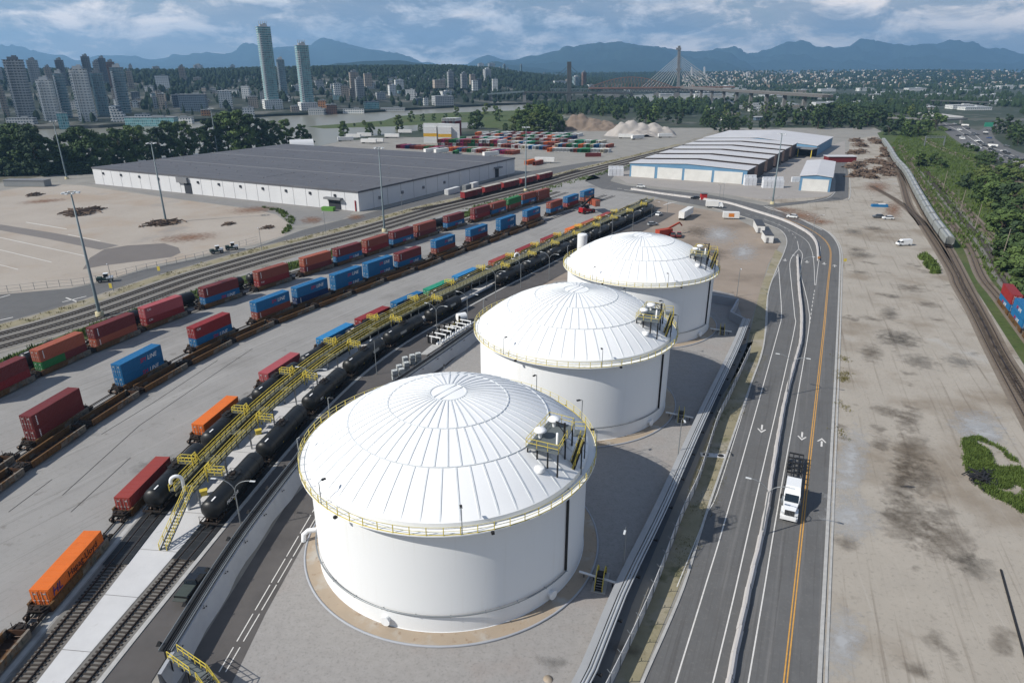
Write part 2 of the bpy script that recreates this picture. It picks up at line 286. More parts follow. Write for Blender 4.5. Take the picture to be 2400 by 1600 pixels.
sheet('access_road',gs('A3',[(-900,950),(0,912),(480,872),(760,815),(1000,738),(1400,655),(1750,590),(2080,470),(2352,400)])+gs('A4',[(420,290),(820,190),(1150,90),(1450,40),(1700,0)])+gs('A1',[(2352,1070),(2352,1110)])+gs('A4',[(1450,85),(1000,215),(820,255),(420,370),(0,470)])+gs('A3',[(1640,672),(1100,850),(700,958),(0,1150),(-900,1350)]),m_asph,.06)
mb=MB()
for a,b in (((430,965),(595,925)),((455,935),(540,965)),((1140,780),(1200,768)),((1275,735),(1320,745)),((0,935),(70,915)),((0,1090),(90,1070))):
    a3,b3=g('A3',*a),g('A3',*b); mb.beam((*a3,.08),(*b3,.08),.45,.01)
tag(mb.build('road_markings',m_line),kind='structure')
sheet('container_yard',S_([(-700,2600),(-600,1300),(-300,1010),(0,915),(250,752),(700,600),(1000,503),(1240,437),(1380,404),(1420,424),(1470,452),(1545,463),(1480,500),(1290,590),(1090,690),(800,870),(560,1050),(300,1330),(30,1620),(-250,2200)]),m_conc,.07)
for pts in ([(330,930),(450,1000)],):pass
mb=MB(); CR=MB()
for a,b in (((700,700),(1060,480)),((1060,480),(1500,190)),((430,1120),(960,640)),((960,640),(1560,230)),((1560,230),(1740,110)),((490,1235),(900,860)),((60,1235),(360,1010))):
    CR.beam((*g('B0',*a),.08),(*g('B0',*b),.08),.16,.01)
tag(CR.build('yard_joints',mat('joint_tar',rgb(96,94,92,.5),rough=.9)),kind='structure')
# road behind tank yard, gravel lot, main road
sheet('bare_dirt',S_([(1530,465),(1590,480),(1700,500),(1790,545),(1830,570),(1800,620),(1770,720),(1740,830),(1640,815),(1250,760),(1120,740),(1300,620),(1480,505)]),m_dirt,.05)
sheet('gravel_lot',S_([(1905,1760),(1943,1180),(1963,780),(1965,590),(1935,540),(1820,480),(1700,455),(1780,440),(1980,440),(1992,330),(2052,318),(2110,420),(2200,560),(2300,700),(2440,920),(2750,1760)]),m_gravel,.04)
sheet('meadow',S_([(2056,312),(2120,290),(2230,310),(2330,390),(2440,450),(2800,760),(2700,1200),(2440,918),(2300,698),(2200,556),(2110,405)]),m_green,.05)
road_l=[(1430,1780),(1505,1600),(1600,1380),(1660,1190),(1757,909),(1790,807),(1800,690),(1820,632),(1838,591),(1844,564),(1833,543),(1807,530),(1740,508),(1668,487),(1600,475),(1503,455),(1411,443),(1371,425)]
road_r=[(1915,1780),(1920,1600),(1942,1180),(1962,790),(1968,640),(1968,590),(1958,564),(1938,543),(1904,526),(1856,506),(1796,484),(1736,471),(1668,458),(1600,450),(1539,444),(1468,435),(1432,425),(1421,416)]
sheet('road',S_(road_l)+S_(road_r)[::-1],m_asph,.08)
sheet('side_road',gs('S',[(1371,425),(1390,402),(1440,392),(1540,372),(1650,350),(1660,356),(1560,380),(1460,402),(1440,412),(1430,424),(1420,432)]),m_asph,.07)
sheet('branch_road',gs('A5',[(540,300),(700,285),(900,262),(1000,240),(1050,205),(1055,130),(1035,0),(1030,-40)])+gs('A5',[(1120,-40),(1130,0),(1145,120),(1142,245),(1100,262),(900,280),(640,310)]),m_asph,.075)
sheet('shed_apron',S_([(1436,408),(1480,400),(1640,380),(1840,380),(1980,330),(1985,440),(1930,462),(1800,468),(1690,455),(1560,440),(1470,430)]),mat('apron_light',rgb(184,178,172,.64),rgb(166,160,154,.62),scale=.1,amt=1),.055)
mb=MB(); WM=MB()
def kerbline(pts,wd=.45,h=.14):
    P=Path(pts,2.0); ribbon(mb,P,-wd/2,wd/2,.06+h,thick=h)
kerbline(S_(road_r[:11])); kerbline([ (p[0]+.75,p[1]) for p in S_(road_r[:8])],.3,.1); kerbline(S_(road_l[:14]),.35)
kerbline(gs('A5',[(560,305),(600,325),(700,350),(800,390),(900,440),(960,470)]),.4)
kerbline(gs('A5',[(860,285),(1000,250),(1052,208)]),.4); kerbline(gs('A5',[(1145,0),(1152,120),(1150,245),(1110,265)]),.4)
tag(mb.build('kerb',m_kerb),kind='structure')
mb=MB(); my=MB()
def line(b,r_pts,wd,z=.095,dash=None):
    P=Path([g(r,x,y) for r,x,y in r_pts],2.0)
    if dash:
        d=0
        while d<P.L-dash[0]: ribbon(b,P,-wd/2,wd/2,z,d,d+dash[0],dash[0]); d+=dash[0]+dash[1]
    else: ribbon(b,P,-wd/2,wd/2,z)
line(mb,[('B5',-60,1270),('B5',160,555),('B5',325,0),('B2',655,0),('A5',680,1050),('A5',670,850),('A5',660,720)],.17)
line(mb,[('B5',195,1290),('B5',350,650),('B5',497,0),('B2',765,0),('A5',770,1050),('A5',750,850),('A5',738,700),('A5',760,645),('A5',800,600)],.17)
line(mb,[('B5',440,1300),('B5',560,600),('B5',660,0),('B2',865,0),('A5',865,1000),('A5',840,880),('A5',810,750),('A5',825,640),('A5',800,600)],.17)
line(mb,[('A5',875,1115),('A5',892,990),('A5',910,875)],.17,dash=(2.2,1.6)); line(mb,[('A5',910,850),('A5',903,690),('A5',885,600),('A5',840,530),('A5',700,450),('A5',560,395)],.15); line(mb,[('A5',917,850),('A5',935,700),('A5',950,610),('A5',935,560),('A5',900,520)],.15)
line(mb,[('A5',800,600),('A5',790,545)],.17); line(mb,[('A5',780,525),('A5',740,480),('A5',640,420),('A5',480,370),('A5',300,330)],.14,dash=(2.4,3.5))
line(mb,[('B5',-40,575),('B5',60,330),('B5',170,60),('B2',230,1130),('B2',460,400),('A5',570,1200),('A5',585,1000),('A5',600,860),('A5',660,740)],.12)
for o in (-.17,.17):
    P=Path([g(*q) for q in (('B5',700,1290),('B5',775,600),('B5',840,0),('B2',970,0),('A5',1000,850),('A5',1018,680),('A5',1012,590),('A5',960,520),('A5',850,450),('A5',700,390))],2.0).sub(o); ribbon(my,P,-.08,.08,.095)
def arrow(r,x,y,x2,y2,s=1.0):
    a=Vector((*g(r,x,y),.096));b=Vector((*g(r,x2,y2),.096)); d=(b-a).normalized(); n=Vector((-d.y,d.x,0)); Lh=3.4*s
    def q(u,v): return tuple(a+d*u+n*v)
    mb.face([q(0,-.16),q(Lh*.62,-.16),q(Lh*.62,.16),q(0,.16)][::1])
    for sg in (1,-1):
        f=[q(Lh*.98,0),q(Lh*.8,0),q(Lh*.5,sg*.62),q(Lh*.55,sg*.8)]
        mb.face(f if sg>0 else f[::-1])
arrow('B2',548,635,538,710); arrow('B2',824,685,818,760); arrow('B2',956,785,960,710); arrow('A5',706,668,704,690); arrow('A5',856,680,857,705); arrow('A5',974,692,975,717); arrow('A5',1047,725,1046,702)
for q in range(5): mb.beam((*g('C4',1990+q*24,455-q*6),.095),(*g('C4',2060+q*24,425-q*3),.095),.45,.012)
for a,b in (((1380,235),(1440,240)),((1470,255),(1590,265)),((1590,225),(1660,245))): mb.beam((*g('C4',*a),.095),(*g('C4',*b),.095),.5,.012)
tag(mb.build('road_markings',m_line),kind='structure'); tag(my.build('yellow_centre_line',m_yel),kind='structure')
# grass strip between road and fence, bank of the yard wall
sheet('verge',gs('B5',[(-300,1230),(-20,560),(165,60)])+gs('B2',[(225,1130),(455,400),(560,70)])+gs('A5',[(585,1000),(600,860),(700,640),(640,600),(540,860),(505,1000)])+gs('B2',[(440,100),(230,560),(30,1100)])+gs('B4',[(2300,250),(1880,1235)]),m_weed,.07)
sheet('yard_ditch',S_([(1240,1780),(1352,1600),(1541,1185),(1640,975),(1720,815),(1765,800),(1745,850),(1690,930),(1560,1230),(1480,1420),(1420,1600),(1350,1780)]),mat('ditch_concrete',rgb(124,130,136,.6),rgb(108,114,120,.58),scale=.3,amt=1),.07)
sheet('tank_yard',gs('B3',[(1150,1500),(1340,1025),(1980,0)])+gs('C5',[(860,1560),(1530,1190)])+S_([(1300,660),(1500,640),(1720,690),(1740,745),(1716,811),(1640,975),(1541,1185),(1345,1600),(1240,1780)]),m_floor,.06)
sheet('yard_lane',gs('B3',[(1180,1400),(1340,1025),(1980,0)])+gs('C5',[(860,1560),(1530,1190),(1640,1130),(1640,1190),(1300,1480)])+gs('B3',[(2352,-280),(2160,160),(1830,760),(1600,1235),(1520,1400)]),m_asph2,.07)
mb=MB()
for dx in (0,45):
    for y0,y1 in ((1160,990),(950,760),(735,560),(545,380),(365,225),(205,80),(60,-60)):
        xx=lambda y:1510+dx+(1160-y)*.585
        mb.beam((*g('B3',xx(y0),y0),.085),(*g('B3',xx(y1),y1),.085),.13,.012)
tag(mb.build('lane_markings',m_line),kind='structure')

# ------------------------------------------------------------- mud and oil stains lying on the ground
def soft(name,c,k):
    m=bpy.data.materials.new(name); m.use_nodes=True; N=m.node_tree.nodes; L=m.node_tree.links; b=N['Principled BSDF']; b.inputs['Roughness'].default_value=.95; b.inputs['Base Color'].default_value=(*c,1)
    tc=N.new('ShaderNodeTexCoord'); ln=N.new('ShaderNodeVectorMath'); ln.operation='LENGTH'; L.new(tc.outputs['Object'],ln.inputs[0]); ge=N.new('ShaderNodeNewGeometry')
    n=N.new('ShaderNodeTexNoise'); n.inputs['Scale'].default_value=.55; n.inputs['Detail'].default_value=8; n.inputs['Roughness'].default_value=.66; L.new(ge.outputs['Position'],n.inputs['Vector'])
    a=N.new('ShaderNodeMath'); a.operation='MULTIPLY_ADD'; L.new(n.outputs['Fac'],a.inputs[0]); a.inputs[1].default_value=2.6; a.inputs[2].default_value=-.75; s_=N.new('ShaderNodeMath'); s_.operation='SUBTRACT'; L.new(a.outputs[0],s_.inputs[0]); L.new(ln.outputs['Value'],s_.inputs[1])
    mr=N.new('ShaderNodeMapRange'); mr.inputs['From Min'].default_value=-.55; mr.inputs['From Max'].default_value=.6; mr.inputs['To Max'].default_value=k; L.new(s_.outputs[0],mr.inputs['Value']); L.new(mr.outputs['Result'],b.inputs['Alpha']); return m
m_mud=[soft('mud_brown',rgb(112,98,82,.5),.5),soft('mud_dark',rgb(98,92,84,.5),.48),soft('mud_grey',rgb(136,134,130,.55),.5),soft('gravel_pale',rgb(196,198,200,.7),.75),soft('rust_earth',rgb(158,112,80,.58),.7)]
mb=MB(); mb.face([(1.5*math.cos(2*PI*k/24),1.5*math.sin(2*PI*k/24),0) for k in range(24)]); MUDM=mb.data('mud_patch',m_mud[0]); mz=.105
for r,x,y,rx,ry,mi in (('B2',1470,60,140,45,1),('B2',1300,140,80,60,0),('B2',1630,200,120,50,1),('B2',1420,545,110,42,0),('B2',1560,600,80,90,0),('B2',1365,770,75,50,0),('B2',1570,820,120,150,0),('B2',1500,1050,110,180,0),('B2',1650,1000,150,120,0),('B5',1560,120,170,170,0),('B5',1800,250,200,150,0),('B5',2000,430,150,90,1),('A5',1430,1045,65,45,1),('A5',1230,640,90,24,1),('A5',1200,605,60,14,1),('A5',1320,458,80,16,0),('A5',1180,480,60,20,2),('A5',1570,870,110,24,0),('A5',1690,980,90,22,0),('A5',1300,1080,75,14,0),('A5',1440,925,50,16,1),('A5',1220,760,60,14,0),('A5',1490,1200,150,40,1),('B5',2200,950,80,100,0),('B5',1120,270,90,60,0),('B2',2030,640,160,110,3),('B2',2080,700,140,80,3),('B5',1150,100,170,150,3),('B5',1100,950,130,250,3),('B2',1150,900,110,260,3),('B5',1600,1150,120,60,0),('B2',1900,200,110,40,2),('A5',820,370,130,36,4),('A5',950,410,90,22,4),('A5',700,330,90,20,4),('A5',1450,330,60,60,4),('A5',1340,170,90,40,4),('A3',1750,330,160,24,4),('A3',300,270,140,14,4),('A3',1300,520,200,30,4),('A4',100,380,60,20,4),('A3',2150,400,80,25,4),('A5',250,500,120,60,3),('A5',200,640,100,50,0),('A5',100,480,90,40,0),('A5',420,620,90,60,3),('B4',1950,1010,120,60,0),('B4',1450,1100,110,50,2),('B0',1100,900,200,50,2),('B0',500,700,160,60,2),('A4',700,640,160,30,2),('B3',200,900,120,60,2)):
    c=g(r,x,y); ex=g(r,x+rx,y); ey=g(r,x,y-ry); ax=math.dist(c,ex); ay=math.dist(c,ey); o=link('mud_patch',MUDM,None,(*c,mz)); mz+=.0004; o.scale=(ax,ay,1); o.rotation_euler=(0,0,math.atan2(c[0],c[1])*-1); recolour(o,m_mud[mi]); tag(o,kind='structure')
# ------------------------------------------------------------- storage tanks
m_tank=mat('tank_white_paint',(.70,.715,.72),(.675,.69,.70),rough=.62,scale=.07,amt=1,spec=.12,stain=[(.35,.66,.8,(.62,.60,.55),.18)],streak=[(None,.5,14,.56,.72,(.58,.57,.53),.22)])
m_roof=mat('tank_roof_white',(.74,.75,.755),(.715,.725,.73),rough=.6,scale=.12,amt=1,spec=.15,stain=[(.5,.62,.75,(.66,.66,.64),.22)])
m_seam=mat('roof_seam_grey',rgb(222,226,228,.86),rough=.5); m_rustc=mat('stained_footing',rgb(190,172,150,.66),rgb(176,162,144,.64),scale=.45,amt=1,stain=[(.25,.52,.66,rgb(196,192,184,.66),.8),(1.1,.6,.7,rgb(150,112,80,.5),.5)])
m_liner=mat('liner_grey',rgb(186,190,196,.7),rgb(168,172,180,.68),scale=.5,amt=1,bump=.3,bscale=.5)
m_bluegrey=mat('deck_grey',rgb(120,128,130,.6),rough=.6,scale=2)
C1=(-8.6,82.7);C2=(12.6,128.3);C3=(33.8,174.5); TR=19.0
def railing(mb,pts,h=1.1,sp=1.8,w=.06,close=False,mid=2,pm=0,rm=0,pw=None):
    pts=[Vector(p) for p in pts]
    if close: pts=pts+[pts[0]]
    for a,b in zip(pts,pts[1:]):
        n=max(1,round((b-a).length/sp))
        for k in range(n+1 if b is pts[-1] or True else n):
            q=a+(b-a)*k/n; mb.beam(q,q+Vector((0,0,h)),pw or w,m=pm)
        for j in range(1,mid+1): mb.beam(a+Vector((0,0,h*j/mid)),b+Vector((0,0,h*j/mid)),w*.8,m=rm)
def stairs(mb,a,b,w,n,m=0,ms=0):
    a=Vector(a);b=Vector(b);d=b-a; hd=Vector((d.x,d.y,0)).normalized(); s_=Vector((-hd.y,hd.x,0))*w/2
    for sg in (1,-1): mb.beam(a+s_*sg,b+s_*sg,.08,.28,m)
    for k in range(n):
        q=a+d*(k+.5)/n; mb.beam(q-s_,q+s_,.28,.05,ms)
def make_tank():
    t=empty('storage_tank',(*C1,0),0,'nearest white storage tank, whole shell and ribbed dome in view','tank','white domed tanks in the tank yard')
    Zs,Za=16.3,23.4; rise=Za-Zs; Rs=(TR*TR+rise*rise)/(2*rise); zc=Za-Rs
    dome=lambda r: zc+math.sqrt(Rs*Rs-r*r)
    mb=MB(); mb.lathe([(TR,.3),(TR,Zs-.02)],128); mb.lathe([(TR+.07,0),(TR+.07,.3)],128); mb.lathe([(TR+.07,.3),(TR-.05,.3)],128)
    for z in (2.6,5.2,7.8,10.4,13.0): mb.lathe([(TR+.001,z-.03),(TR+.004,z-.02),(TR+.004,z+.02),(TR+.001,z+.03)],128,sm=False)
    mb.build('shell',m_tank,t)
    mb=MB(); mb.lathe([(TR+.1,Zs-.72),(TR+.1,Zs)],128); mb.lathe([(TR-.05,Zs-.72),(TR+.1,Zs-.72)],128); mb.lathe([(TR*k/26.0*1.0+(.1 if k==26 else 0),dome(TR*k/26.0)) for k in range(26,-1,-1)],128)
    rings=(2.45,8.1,13.5)
    roof=mb.build('roof',m_roof,t); sb=MB()
    def rad(r0,r1,n,off):
        for k in range(n):
            a=2*PI*(k+off)/n; st=5; pts=[]
            for j in range(st+1):
                r=r0+(r1-r0)*j/st; pts.append((r*math.cos(a),r*math.sin(a),dome(r)+.03))
            sb.poly(pts,.2,.1)
    rad(13.6,18.95,52,.2); rad(8.2,13.4,52,.62); rad(2.5,8.0,40,.4)
    for r in rings:
        n=80; pts=[(r*math.cos(2*PI*k/n),r*math.sin(2*PI*k/n),dome(r)+.03) for k in range(n+1)]; sb.poly(pts,.17,.1)
    for o in (-.55,.55):
        yy=math.sqrt(2.4**2-o*o); ca,sa=math.cos(.95),math.sin(.95); sb.beam((o*sa-yy*ca,-o*ca-yy*sa,Za-.02),(o*sa+yy*ca,-o*ca+yy*sa,Za-.02),.12,.1)
    sb.build('roof_seam',m_seam,t)
    # rim walkway
    zw=Zs-.85; ro=TR+1.25; mb=MB(); mb.lathe([(TR+.02,zw),(ro,zw),(ro,zw-.16),(TR+.02,zw-.16)],128,sm=False)
    for k in range(60):
        a=2*PI*k/60; mb.beam(((TR+.05)*math.cos(a),(TR+.05)*math.sin(a),zw-.75),((ro-.1)*math.cos(a),(ro-.1)*math.sin(a),zw-.17),.08)
    mb.build('walkway',m_roof,t)
    mb=MB(); n=66
    for k in range(n):
        a=2*PI*k/n; x,y=(ro-.06)*math.cos(a),(ro-.06)*math.sin(a); mb.beam((x,y,zw-.1),(x,y,zw+1.1),.1,.1)
        a2=2*PI*(k+1)/n; x2,y2=(ro-.06)*math.cos(a2),(ro-.06)*math.sin(a2)
        for h in (.55,1.08): mb.beam((x,y,zw+h),(x2,y2,zw+h),.05,m=1)
        mb.beam((x,y,zw+.06),(x2,y2,zw+.06),.02,.12,m=0)
    mb.build('handrail',[m_yellow,mat('pale_yellow_rail',rgb(225,214,150,.8))],t)
    # wind-up drain pipe, sprinkler ring and footing
    mb=MB(); a0=math.atan2(C1[1]*-1+g('D1',1460,900,9)[1],g('D1',1460,900,9)[0]-C1[0])
    a0=-.62; x,y=(TR+.18)*math.cos(a0),(TR+.18)*math.sin(a0); mb.tube([(x,y,3.0),(x,y,zw)],.17,8); mb.build('riser_pipe',m_dark,t)
    mb=MB(); nn=60; mb.tube([((TR+.3)*math.cos(a0-1.75*k/nn*1.9),(TR+.3)*math.sin(a0-1.75*k/nn*1.9),3.0) for k in range(nn+1)],.11,6)
    for k in range(0,nn+1,4):
        a=a0-1.75*k/nn*1.9; mb.beam(((TR)*math.cos(a),(TR)*math.sin(a),2.95),((TR+.45)*math.cos(a),(TR+.45)*math.sin(a),2.95),.08)
    mb.build('ring_pipe',m_steel,t)
    mb=MB(); mb.lathe([(TR+.05,.29),(TR+2.0,.2),(TR+2.0,.0)],96,sm=False); mb.build('footing',m_rustc,t)
    mb=MB(); k=96; mb.tube([((TR+2.1)*math.cos(2*PI*j/k),(TR+2.1)*math.sin(2*PI*j/k),.16) for j in range(k+1)],.16,6); mb.build('kerb_ring',m_liner,t)
    # manholes and nozzles
    for a,zz in ((-1.93,1.3),(-.78,1.2)):
        mb=MB(); c,s_=math.cos(a),math.sin(a); mb.tube([((TR-.1)*c,(TR-.1)*s_,zz),((TR+.55)*c,(TR+.55)*s_,zz)],.5,16); mb.tube([((TR+.45)*c,(TR+.45)*s_,zz),((TR+.62)*c,(TR+.62)*s_,zz)],.64,16); mb.build('manway',m_tank,t)
    mb=MB(); c,s_=math.cos(3.18),math.sin(3.18); mb.tube([((TR-.1)*c,(TR-.1)*s_,1.6),((TR+2.0)*c,(TR+2.0)*s_-.4,1.6),((TR+2.5)*c,(TR+2.5)*s_-.8,1.3),((TR+2.6)*c,(TR+2.6)*s_-.9,.2)],.36,12); mb.build('nozzle_pipe',m_tank,t)
    # roof hatches
    for q in ((1355,655),):
        x,y=g('D1',*q,17.6); x-=C1[0];y-=C1[1]; r=math.hypot(x,y); mb=MB(); mb.lathe([(.62,-.1),(.62,.4),(.5,.46),(0,.5)],20,(x,y,dome(r))); mb.build('roof_hatch',m_roof,t)
    # gauging platform on the roof
    zp=20.6; cor=[g('D4',*q,zp) for q in ((455,735),(1110,890),(1300,560),(1420,330),(930,200))]; cor=[(x-C1[0],y-C1[1]) for x,y in cor]
    A,B,Cc,D,E_=[Vector((*q,zp)) for q in cor]
    pl=MB(); pl.prism([q[:2] for q in (A,B,D,E_)],zp-.18,zp,bottom=True); deck=pl.build('roof_platform',m_bluegrey,t)
    mb=MB(); railing(mb,[E_,A,B,B+(D-B)*.55],1.15,1.6,.07); railing(mb,[B+(D-B)*.85,D,E_],1.15,1.6,.07)
    mb.build('platform_railing',m_yellow,deck)
    for u,v in ((.03,.03),(.33,.03),(.66,.03),(.97,.03),(.97,.5),(.97,.97),(.5,.97),(.03,.97)):
        q=A+(B-A)*u+((E_+(D-E_)*u)-(A+(B-A)*u))*v; r=math.hypot(q.x,q.y); mb=MB(); mb.beam((q.x,q.y,(dome(r) if r<TR else zw)-.02),(q.x,q.y,zp-.18),.2); mb.build('leg',m_dark,deck)
    mb=MB(); q=A+(B-A)*.97+(D-B)*.42; mb.beam((q.x,q.y,zp-.1),(q.x,q.y,zp+2.6),.26); mb.beam((q.x,q.y,zp+2.3),tuple(q+(E_-D)*.35+Vector((0,0,2.5))),.12); mb.beam((q.x,q.y,zp+1.2),tuple(q+(E_-D)*.32+Vector((0,0,2.4))),.08); mb.build('davit',m_dark,deck)
    for q in ((1020,330),(740,555)):
        x,y=g('D4',*q,zp); x-=C1[0];y-=C1[1]; mb=MB(); mb.lathe([(.22,0),(.22,.75),(.62,.8),(.85,.98),(.7,1.2),(.3,1.34),(0,1.36)],20,(x,y,zp)); mb.build('vent_cap',m_roof,deck)
    x,y=g('D4',1085,690,zp); mb=MB(); mb.lathe([(.16,0),(.16,1.5),(.1,1.56),(0,1.6)],10,(x-C1[0],y-C1[1],zp)); mb.build('gauge_post',m_roof,deck)
    # landing and stair down to the rim walk
    l0=g('D4',1410,520,zp); l1=g('D4',1640,540,zp); lm=g('D4',1590,620,zp-.2); lb=g('D4',1330,1330,zw+.1)
    mb=MB(); a=Vector((l0[0]-C1[0],l0[1]-C1[1],zp)); b=Vector((l1[0]-C1[0],l1[1]-C1[1],zp)); n=Vector((0,0,1)).cross((b-a).normalized())*.9; n=n if n.y>0 else -n
    mb.prism([tuple(v[:2]) for v in (a,b,b+n*1.8,a+n*1.8)],zp-.15,zp,bottom=True); mb.build('landing',m_bluegrey,t)
    mb=MB(); railing(mb,[b,b+n*1.8,a+n*1.8],1.15,1.2,.07); q0=Vector((lm[0]-C1[0],lm[1]-C1[1],zp-.05)); q1=Vector((lb[0]-C1[0],lb[1]-C1[1],zw+.1)); hd=(q1-q0).normalized(); sd=Vector((-hd.y,hd.x,0)).normalized()*.5
    for sg in (1,-1): railing(mb,[q0+sd*sg,q1+sd*sg],1.05,1.5,.07)
    mb.build('stair_railing',m_yellow,t)
    mb=MB(); stairs(mb,q0,q1,1.0,20,0,1); mb.build('stair',[m_dark,m_olive],t)
    mb=MB(); mb.beam(q0+Vector((0,0,-.1)),(q0.x,q0.y,zw-.1),.16); mb.beam(b+n*1.8,(b.x+n.x*1.8,b.y+n.y*1.8,zw),.14); mb.build('stair_post',m_dark,t)
    # floodlights round the rim
    for a in (3.35,2.75,-2.35,-1.42,.9,.35,1.7,-.1):
        c,s_=math.cos(a),math.sin(a); mb=MB(); mb.tube([((ro-.1)*c,(ro-.1)*s_,zw),((ro-.1)*c,(ro-.1)*s_,zw+3.1),((ro-.5)*c,(ro-.5)*s_,zw+3.3)],.06,6); mb.box(((ro-.75)*c,(ro-.75)*s_,zw+3.25),(.55,.3,.14),a,1); mb.build('floodlight',[m_steel,m_dark],t)
    for a in (-2.2,-1.25,.6,2.2):
        c,s_=math.cos(a),math.sin(a); mb=MB(); mb.box(((ro+.15)*c,(ro+.15)*s_,zw-.2),(.42,.34,.3),a); mb.build('wall_light',m_dark,t)
    return t
tank=make_tank()
dup(tank,(*C2,0),0,'middle white storage tank, its shell half hidden behind the nearest dome'); dup(tank,(*C3,0),0,'farthest white storage tank, beside the bare dirt ground')
# ------------------------------------------------------------- right yard wall with its pipes
wl=Path(S_([(1240,1765),(1352,1590),(1446,1369),(1541,1180),(1636,975),(1716,812),(1744,745)],2.4),3)
W=empty('yard_wall',(0,0,0),0,'long pale concrete wall between tank yard and road ditch','wall')
mb=MB(); ribbon(mb,wl,-.3,.55,2.4,thick=2.4,step=4); mb.build('panel',mat('wall_concrete',rgb(186,188,190,.66),rgb(168,170,172,.64),scale=.3,amt=1),W)
mb=MB()
for o,z,r in ((.78,2.25,.13),(1.15,2.2,.2),(1.55,2.25,.1)):
    mb.tube([(*p,z) for p in wl.offset(o,0,None,6)],r,6)
mb.build('pipe',mat('pipe_pale_steel',rgb(196,200,204,.7),rough=.5,metal=.1),W)
for k in range(int(wl.L/8.5)):
    x,y,a=wl.at(4+k*8.5,1.1); mb=MB(); mb.box((x,y,1.62),(.16,1.7,.14),a); mb.box((x,y,.8),(.14,.14,1.5),a); x2,y2,_=wl.at(4+k*8.5,2.0); mb.box((x2,y2,1.7),(.34,.3,.3),a); mb.build('pipe_bracket',m_dark,W)
jw=empty('jogged_wall',(0,0,0),0,'grey wall stepping round the far corner behind the tanks','wall')
P=gs('D2',[(1945,630),(1862,598),(1912,512),(1738,484)],2.4); mb=MB()
P=[wl.at(wl.L)[:2]]+P[1:]
for a,b in zip(P,P[1:]): mb.beam((*a,1.2),(*b,1.2),.5,2.4)
mb.build('panel',m_liner,jw)
# low panel fence beside the verge
fl=Path(S_([(1330,1765),(1436,1570),(1530,1372),(1600,1190),(1640,1105),(1684,970),(1716,905),(1760,810)],2.0),3)
Fp=empty('security_fence',(0,0,0),0,'grey sheeted fence with barbed arms along the weedy verge','fence')
mb=MB(); ribbon(mb,fl,-.04,.04,2.1,thick=2.1,step=3); mb.build('fence_panel',m_white,Fp)
for k in range(int(fl.L/3.2)):
    x,y,a=fl.at(1+k*3.2,.1); mb=MB(); mb.beam((x,y,0),(x,y,2.4),.08); c,s_=math.sin(a),-math.cos(a); mb.beam((x,y,2.35),(x+c*.45,y+s_*.45,2.8),.06); mb.beam((x,y,2.35),(x-c*.45,y-s_*.45,2.8),.06); mb.build('post',m_steel,Fp)
# crossover steps with pipe for each tank
for i,(q,lb) in enumerate((((1795,540),'yellow railed crossover steps over the pipe by the nearest tank'),(None,'yellow railed crossover steps over the pipe by the middle tank'),(None,'yellow railed crossover steps over the pipe by the farthest tank'))):
    if i==0:
        x,y=g('B4',1785,545); base0=(x,y); t=empty('crossover_steps',(x,y,.07),R(74),lb,'steps','crossover steps in the tank yard'); st0=t
        mb=MB(); mb.box((0,0,.06),(4.2,1.9,.12)); mb.build('pad',m_kerb,t)
        mb=MB(); stairs(mb,(-1.9,0,.1),(-.45,0,1.5),.9,6); stairs(mb,(1.9,0,.1),(.45,0,1.5),.9,6); mb.box((0,0,1.5),(1.0,.95,.08)); mb.build('tread',m_dark,t)
        mb=MB()
        for sg in (.5,-.5): railing(mb,[(-1.9,sg,.1),(-.45,sg,1.5),(.45,sg,1.5),(1.9,sg,.1)],1.0,.9,.09)
        mb.build('railing',m_yellow,t)
        px0=[g('B4',1640,462,1.0),g('B4',1905,543,1.0)]; pt=empty('yard_pipe',(*C1,0),0,'white pipe from the nearest tank to the yard wall','pipe','white pipes crossing the tank yard'); mb=MB(); mb.tube([(p[0]-C1[0],p[1]-C1[1],.9) for p in px0],.16,8); mb.build('pipe_run',m_tank,pt)
        for k in range(4):
            mx=[px0[0][j]+(px0[1][j]-px0[0][j])*(k+.5)/4-C1[j] for j in (0,1)]; mb=MB(); mb.beam((*mx,.05),(*mx,.8),.12); mb.build('pipe_support',m_dark,pt)
    else:
        c=(C2,C3)[i-1]; dup(st0,(base0[0]-C1[0]+c[0],base0[1]-C1[1]+c[1],.07),R(74),lb); dup(pt,(*c,0),0,'white pipe from the %s tank to the yard wall'%('middle','farthest')[i-1])
# ------------------------------------------------------------- left yard wall and pipe rack
ll=Path([g('B3',1185,1290),g('B3',1340,1022),g('B3',1560,640),g('B3',1770,300),g('B3',1980,0),(-34.2,99.5),(-32.6,107.5),g('D6',590,1230),g('D6',985,940),tuple(Vector(g('D6',985,940))+(Vector(g('D6',985,940))-Vector(g('D6',590,1230)))*1.6)],2.0)
lw=empty('berm_wall',(0,0,0),0,'pale lined wall below the pipe rack on the railway side','wall')
mb=MB(); A=ll.offset(0,0,ll.L-4,3);B=ll.offset(-.75,0,ll.L-4,3);Cx=ll.offset(-1.15,0,ll.L-4,3)
for i in range(len(A)-1):
    j=.18*math.sin(i*1.7)+.1*math.sin(i*.6); j2=.18*math.sin((i+1)*1.7)+.1*math.sin((i+1)*.6)
    a,a2=Vector((*A[i],.08)),Vector((*A[i+1],.08)); n=Vector((A[i][0]-B[i][0],A[i][1]-B[i][1],0)).normalized(); a+=n*j;a2+=n*j2
    mb.face([a,a2,(*B[i+1],2.5),(*B[i],2.5)]); mb.face([(*B[i],2.5),(*B[i+1],2.5),(*Cx[i+1],2.5),(*Cx[i],2.5)]); mb.face([(*Cx[i],2.5),(*Cx[i+1],2.5),(*Cx[i+1],0),(*Cx[i],0)])
mb.build('liner',m_liner,lw)
